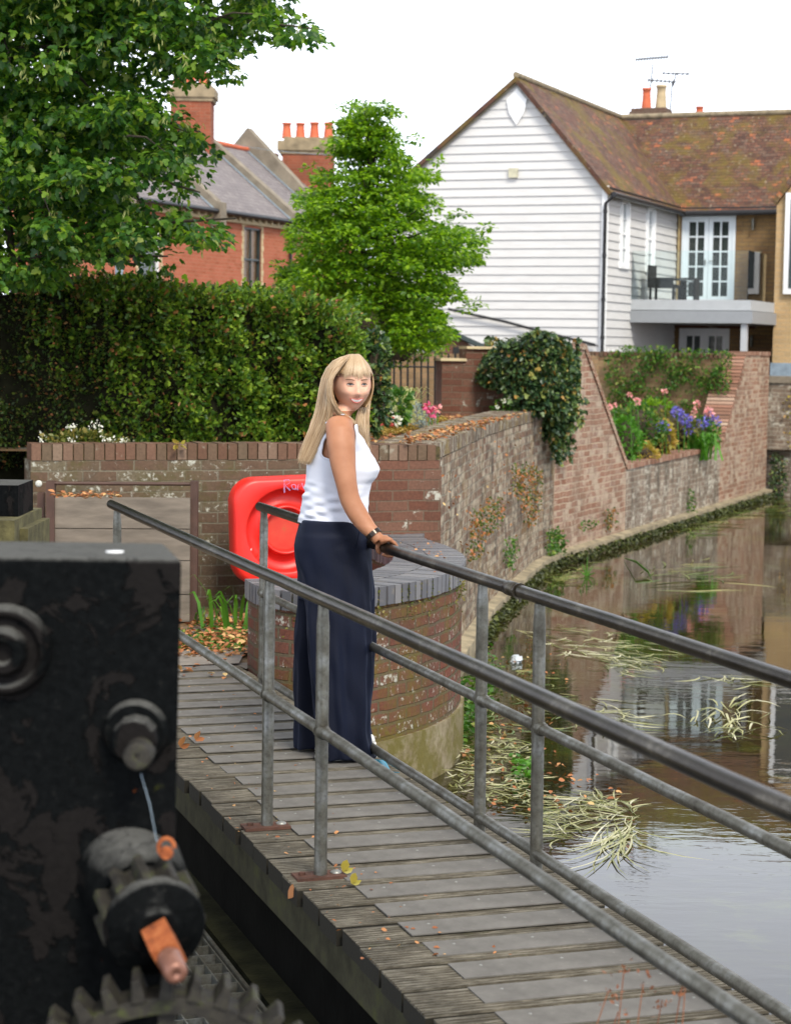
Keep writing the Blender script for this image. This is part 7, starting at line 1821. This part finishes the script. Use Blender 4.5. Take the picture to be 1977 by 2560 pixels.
# over the shoulders
top_rows = [(.014, .86, .90), (.024, .77, .76), (.033, .70, .58)]
x0_, a0_, b0_, z0_ = tsec(1052)
for k_, (dz, s, sb) in enumerate(top_rows):
    for k in range(n):
        t = 2 * math.pi * k / n; vs.append((x0_ + .006 * (k_ + 1) + math.cos(t) * (a0_ * s + .005), math.sin(t) * (b0_ * sb + .005), z0_ + dz + .003))
R_n = nr_rows + len(top_rows)
shL = Lc(LP(844, 1092, -.15)); 
def cut(c):
    x, y, z = c
    # armholes
    for s in (-1, 1):
        if y * s > .085 + .033 * min(1, max(0, (z - 1.37) / .05)):
            dx = (x - (shL[0] - .004)) / .080; dz = (z - 1.375) / .094
            if dz > 0: dz *= .75
            if dx * dx + dz * dz < 1: return True
    # neckline
    if z > z0_ - .004 and abs(y) < .088: return True
    if z > z0_ - .012 and x - x0_ > .020: return True
    if x > x0_ + .01:
        lim = 1.385 + 1.1 * max(0, abs(y) - .060)
        if z > lim and abs(y) < .13: return True
    if x <= x0_ + .01 and z > z0_ + .002 and abs(y) < .10: return True
    return False
fs = []
for i in range(R_n - 1):
    for k in range(n):
        q = (i * n + k, i * n + (k + 1) % n, (i + 1) * n + (k + 1) % n, (i + 1) * n + k)
        cx = [sum(vs[j][d] for j in q) / 4 for d in range(3)]
        if not cut(cx): fs.append(q)
m.mesh([fromL(*p) for p in vs], fs, True)
g = N('white_jersey'); v = g.mapped('Object'); g.bump(g.noise(g.mapped('Object', (1, 1, .25)), 240, 2), .2, .001); g.p.inputs['Sheen Weight'].default_value = .2
M['jersey'] = g.set((.58, .60, .68), .8, 0, .2)
tp = m.build('white_top', M['jersey'], pr)
bm = bmesh.new(); bm.from_mesh(tp.data); bmesh.ops.delete(bm, geom=[v for v in bm.verts if not v.link_faces], context='VERTS'); bmesh.ops.smooth_vert(bm, verts=[v for v in bm.verts if v.is_boundary], factor=.5, use_axis_x=True, use_axis_y=True, use_axis_z=True)
for _ in range(3): bmesh.ops.smooth_vert(bm, verts=[v for v in bm.verts if v.is_boundary and v.co.z > 1.2], factor=.6, use_axis_x=True, use_axis_y=True, use_axis_z=True)
# ribbed edging: chain the boundary of the garment
bverts = [v for v in bm.verts if v.is_boundary]
loops = []; seen = set()
for v0 in bverts:
    if v0 in seen: continue
    ch = [v0]; seen.add(v0); cur = v0
    while True:
        nx = [e.other_vert(cur) for e in cur.link_edges if e.is_boundary and e.other_vert(cur) not in seen]
        if not nx: break
        cur = nx[0]; seen.add(cur); ch.append(cur)
    if len(ch) > 14: loops.append([v.co + pr.location for v in ch])
bm.to_mesh(tp.data); bm.free()
md = tp.modifiers.new('solid', 'SOLIDIFY'); md.thickness = .003; md.offset = 0
for lp in loops:
    if sum(p.z for p in lp) / len(lp) < 1.15 or len(lp) < 30 or (lp[0] - lp[-1]).length > .03: continue
    mm = MB(); pts = [lp[i] for i in range(0, len(lp), 2)]; 
    for _ in range(3): pts = [(pts[i - 1] + pts[i] * 2 + pts[(i + 1) % len(pts)]) / 4 for i in range(len(pts))]
    mm.tube(pts + [pts[0], pts[1]], .0048, 8, caps=False); mm.build('edging', M['jersey'], tp)

# wide navy trousers: one lofted leg each side joined over the hips, with soft vertical folds
TR = [(1296, 750, 916), (1320, 743, 922), (1345, 736, 927), (1368, 732, 929), (1400, 735, 930), (1440, 742, 932), (1480, 743, 934), (1550, 740, 935), (1620, 736, 935), (1700, 735, 932), (1760, 737, 928), (1820, 738, 926), (1870, 738, 934), (1895, 739, 944), (1912, 740, 950)]
tro = MB()
def tr_x(py, y): 
    l, r = interp_tab(TR, py); return Lc(LP(l, py, y))[0], Lc(LP(r, py, y))[0]
n = 84
def fold_r(t, z, s):
    k = max(0, min(1, (.95 - z) / .5)); return k * (.011 * math.sin(t * 4 + s * 1.3 + z * 1.2) + .006 * math.sin(t * 9 + z * 2.5 + s) + .0035 * math.sin(t * 15 - z * 3)) + .002 * math.sin(t * 6 + z * 30)
for s in (-1, 1):
    vs = []; pys = list(np.linspace(1300, 1912 if s < 0 else 1893, 64))
    for py in pys:
        yc = s * (.075 + .03 * min(1, (py - 1300) / 500)); xl, xr = tr_x(py, yc)
        z = fromL(0, 0, 0).z + LP(840, py, yc).z
        low = min(1, max(0, (py - 1400) / 420))
        if s < 0: xl += .085 * low; 
        else: xr -= .01 * low; xl += .0
        c = (xl + xr) / 2; a = (xr - xl) / 2; b = .098 + .030 * low - .01 * (py < 1330)
        a -= .012
        for k in range(n):
            t = 2 * math.pi * k / n; r = 1 + fold_r(t, z, s) / .11
            vs.append(fromL(c + math.cos(t) * a * r, yc + math.sin(t) * b * r, max(z, .012 + .012 * (1 + math.sin(t * 5 + s)) * .5)))
    m_ = len(pys)
    tro.mesh(vs, [(i * n + k, (i + 1) * n + k, (i + 1) * n + (k + 1) % n, i * n + (k + 1) % n) for i in range(m_ - 1) for k in range(n)] + [tuple(range(n)), tuple(range((m_ - 1) * n, m_ * n))[::-1]], True)
# hips
S = []
for py in range(1296, 1500, 10):
    xl, xr = tr_x(py, 0); b = interp_tab([(1296, .158), (1330, .172), (1368, .182), (1420, .178), (1500, .165)], py)[0]
    hs = (xr - xl) * math.cos(pa) / 2; a = math.sqrt(max(.006, hs * hs - (b * math.sin(pa)) ** 2)) / math.cos(pa); S.append((fromL((xl + xr) / 2, 0, LP(840, py).z), PX * a, PY * b))
loft(tro, S, 64)
me = remesh(tro, 'trousers', .006, None, pr, 4, .5)
g = N('navy_linen'); v = g.mapped('Object', (1, 1, .35)); n1 = g.noise(v, 6, 5, .6)
c = g.ramp(n1, [(.3, (.0012, .0022, .008)), (.7, (.0028, .0055, .018))]); g.bump(g.noise(g.mapped('Object', (1, 1, .2)), 170, 3), .35, .002)
g.p.inputs['Sheen Weight'].default_value = .06; g.p.inputs['Sheen Tint'].default_value = (.15, .25, .6, 1); M['navy'] = g.set(c, .75, 0, .2)
tq = link_mesh('trousers', me, M['navy'], pr); me.polygons.foreach_set('use_smooth', [True] * len(me.polygons))
# pocket seam
mm = MB(); pts = [LP(x, y, -.172) for x, y in ((899, 1325), (896, 1345), (890, 1372), (888, 1392))]
pts = [p - PY * 0 for p in pts]; mm.tube(pts, .0022, 6); mm.build('pocket_seam', M['navy'], tq)
# shoes: white canvas trainers
for s in (-1, 1):
    x_, y_ = FT[s]; mm = MB(); x_ += .03 if s > 0 else -.01
    fa = math.radians(0); 
    prof = [(-.10, .030, .028), (-.085, .036, .040), (-.04, .038, .050), (.02, .040, .042), (.08, .046, .034), (.125, .044, .028), (.152, .030, .020), (.160, .012, .012)]
    S = []
    for dx, b, h in prof: S.append((fromL(x_ + dx, y_, .022 + h * .8), ZUP * h, PY * b))
    loft(mm, S, 20); sh_ = mm.build('shoe', fmat('canvas', (.62, .62, .60), .7), pr)
    mm = MB(); vs = []
    out = [(-.108, 0), (-.10, .030), (-.04, .038), (.03, .042), (.09, .048), (.135, .044), (.160, .026), (.168, 0)]
    ring = [(dx, b) for dx, b in out] + [(dx, -b) for dx, b in out[-2:0:-1]]
    for z in (.006, .026): vs += [fromL(x_ + dx, y_ + b, z) for dx, b in ring]
    k = len(ring); mm.mesh(vs, [(i, (i + 1) % k, k + (i + 1) % k, k + i) for i in range(k)] + [tuple(range(k))[::-1], tuple(range(k, 2 * k))]); mm.build('sole', fmat('sole', (.75, .74, .68), .5), sh_, bevel=.003)

# watch
wa_ = (LP(948, 1351, -.335) - fo).normalized(); wc_ = LP(934, 1336, -.322); mm = MB()
u1_ = PY.cross(wa_).normalized(); u2_ = wa_.cross(u1_)
for k in range(22):
    a = 2 * math.pi * k / 22; c = wc_ + u1_ * math.cos(a) * .0315 + u2_ * math.sin(a) * .0285; tg = (-u1_ * math.sin(a) + u2_ * math.cos(a)).normalized(); nr_ = tg.cross(wa_)
    mm.obox(c, tg * .0036, wa_ * .0095, nr_ * .0022)
g = N('watch_metal'); M['watch'] = g.set((.05, .04, .035), .3, .8)
wt = mm.build('watch', M['watch'], pr); mm = MB(); mm.lathe(wc_ + u1_ * -.031 * 0 + (u1_ * .55 - u2_ * .8).normalized() * -.030, -(u1_ * .55 - u2_ * .8), [(0, .015), (.007, .015), (.008, .012)], 18); mm.build('watch_case', M['galv'], wt)

# hair: a cap with long straight strands
g = N('blonde'); v = g.mapped('Object', (60, 60, 4)); geo = g.new('ShaderNodeNewGeometry'); 
c = g.ramp(geo.outputs['Random Per Island'], [(0, (.26, .165, .085)), (.35, (.35, .24, .14)), (.7, (.41, .295, .18)), (1, (.50, .385, .255))])
g.p.inputs['Anisotropic'].default_value = .6; M['hair'] = g.set(c, .38, 0, .5)
g = N('blonde_mass'); v = g.mapped('Object', (90, 90, 5)); c = g.ramp(g.noise(v, 2.2, 4, .7), [(.3, (.16, .09, .045)), (.5, (.34, .22, .115)), (.72, (.52, .38, .22))]); g.bump(g.noise(v, 2.5, 3), .5, .003); M['hair_mass'] = g.set(c, .42, 0, .45)
cap = MB(); vs = []; nu, nv = 64, 40
for j in range(nv + 1):
    th = math.pi * j / nv
    for i in range(nu):
        ph = 2 * math.pi * i / nu; r = math.sin(th); ry = 1.07 if math.sin(ph) > 0 else 1.22
        vs.append((math.cos(ph) * r * HWd * 1.20, math.sin(ph) * r * HD_ * ry, math.cos(th) * HH * 1.07))
fs = []
for j in range(nv):
    for i in range(nu):
        q = (j * nu + i, j * nu + (i + 1) % nu, (j + 1) * nu + (i + 1) % nu, (j + 1) * nu + i)
        x, y, z = [sum(vs[k][d] for k in q) / 4 for d in range(3)]
        if y > .018 and z < .052 - .25 * max(0, abs(x) - .045): continue
        if z < -.10: continue
        fs.append(q)
cap.mesh([HC + FX * x + FY * y + FZ * z for x, y, z in vs], fs, True)
hr = cap.build('hair', M['hair_mass'], pr)
bm = bmesh.new(); bm.from_mesh(hr.data); bmesh.ops.delete(bm, geom=[v for v in bm.verts if not v.link_faces], context='VERTS'); bm.to_mesh(hr.data); bm.free()
md = hr.modifiers.new('solid', 'SOLIDIFY'); md.thickness = .006; md.offset = -1
st = MB()
def cr(P, t):
    n = len(P) - 1; x = t * n; i = min(int(x), n - 1); f = x - i
    a = P[max(i - 1, 0)]; b = P[i]; c = P[i + 1]; d = P[min(i + 2, n)]
    return .5 * ((2 * b) + (c - a) * f + (2 * a - 5 * b + 4 * c - d) * f * f + (3 * b - a - 3 * c + d) * f ** 3)
def strands(L, Rr, n, r=.0032, jit=.004, m=12, endj=.03, outw=None):
    """strands between a left and a right guide; guides are lists of (px, py, Y)"""
    A = [LP(*p) for p in L]; Bq = [LP(*p) for p in Rr]
    for k in range(n):
        u = RNG.random(); j = V(RNG.normal(size=3)) * jit; pts = []; e = 1 + RNG.uniform(-endj, endj * .3)
        bow = math.sin(math.pi * u)
        for i in range(m + 1):
            t = min(1, i / m * e); p = cr(A, t).lerp(cr(Bq, t), u); 
            p = p - PY * bow * (outw(t) if outw else 0) + j * (.3 + t) + V(RNG.normal(size=3)) * .0006
            pts.append(p)
        st.tube(pts, [r * (.7 + .5 * math.sin(math.pi * min(1, i / m + .1))) * (1 if i < m - 2 else .55) for i in range(m + 1)], 5, caps=False)
# back mass falling from the crown over her back
strands([(868, 890, -.03), (838, 900, -.0), (812, 930, .03), (800, 975, .02), (793, 1020, .0), (780, 1065, -.01), (762, 1110, -.02), (750, 1152, -.03)],
        [(872, 891, -.06), (856, 905, -.095), (832, 935, -.100), (825, 975, -.100), (829, 1008, -.10), (828, 1040, -.08), (808, 1090, -.06), (772, 1158, -.05)], 950, r=.0017, outw=lambda t: .035 * math.sin(math.pi * min(1, t * 1.3)) if t < .77 else .0)
strands([(860, 892, -.04), (846, 915, -.09), (824, 950, -.100), (823, 990, -.100), (832, 1015, -.10), (850, 1036, -.09)],
        [(872, 893, -.06), (852, 915, -.10), (830, 945, -.105), (828, 990, -.105), (838, 1018, -.105), (860, 1042, -.095)], 240, r=.0015)
# far side, falling in front of her far shoulder
strands([(886, 890, .0), (908, 905, .02), (920, 940, .03), (916, 980, .03), (900, 1020, .02), (893, 1050, -.03), (896, 1080, -.06), (905, 1115, -.07)],
        [(892, 891, .02), (920, 912, .04), (928, 945, .05), (924, 990, .05), (920, 1030, .04), (918, 1060, .0), (919, 1090, -.03), (922, 1128, -.05)], 290, r=.0015)
strands([(850, 1030, -.09), (875, 1050, -.10), (893, 1072, -.09), (905, 1098, -.08), (917, 1120, -.06)], [(862, 1035, -.09), (885, 1052, -.10), (900, 1075, -.09), (912, 1100, -.08), (924, 1135, -.06)], 36, r=.0018, endj=.3)
# fringe over the forehead and parting
for k in range(210):
    u = RNG.uniform(-1, 1); x1 = u * .064; z1 = .036 + .010 * abs(u) + RNG.uniform(-.012, .016) - (.006 if abs(u) > .7 else 0); top = HC + FZ * HH * 1.06 + FX * (.010 + u * .02) + FY * RNG.uniform(-.02, .02)
    pts = []
    for i in range(9):
        t = i / 8; ang = t * 1.25; x = .010 * (1 - t) + u * (.02 * (1 - t) + t * .064 * 1.0)
        z = HH * 1.09 * math.cos(ang * .95) if t < .75 else None
        zz = HH * 1.07 + (z1 - HH * 1.07) * (t ** 1.5); q = max(.0, 1 - (x / (HWd * 1.17)) ** 2 - (zz / (HH * 1.10)) ** 2); y = HD_ * 1.09 * math.sqrt(q)
        if zz < .07: y = max(y, face_y(x, zz) + .0045)
        pts.append(HC + FX * x + FY * y + FZ * zz)
    st.tube(pts, [.0013, .0015, .0016, .0016, .0015, .0014, .0011, .0008, .0004], 5, caps=False)
# short side pieces framing the temples
for s in ():
    for k in range(30):
        x1 = s * (.062 + RNG.uniform(0, .012)); pts = []
        for i in range(8):
            t = i / 7; lx_ = RNG.uniform(.6, 1.0) if i == 0 else lx_; x = s * .02 + (x1 - s * .02) * min(1, t * 1.8) ** .7; zz = HH * 1.08 - t * .15 * lx_; q = max(.02, 1 - (x / (HWd * 1.2)) ** 2 - (zz / (HH * 1.12)) ** 2); pts.append(HC + FX * x + FY * (HD_ * 1.12 * math.sqrt(q) * (1 - .25 * t)) + FZ * zz)
        st.tube(pts, [.002] * 6 + [.0014, .0005], 5, caps=False)
for k in range(0):                                      # fly-away hairs
    u = RNG.uniform(-1, 1); a = HC + FZ * HH * 1.05 + FX * u * .05 - FY * RNG.uniform(-.03, .06); pts = [a]
    d = (FX * u * 1.3 + FY * RNG.normal() * .6 + FZ * .12).normalized()
    for i in range(5): d = (d + V((0, 0, -.28)) + FX * u * .1).normalized(); pts.append(pts[-1] + d * .016)
    st.tube(pts, .0006, 4, caps=False)
so = st.build('strands', M['hair'], hr)
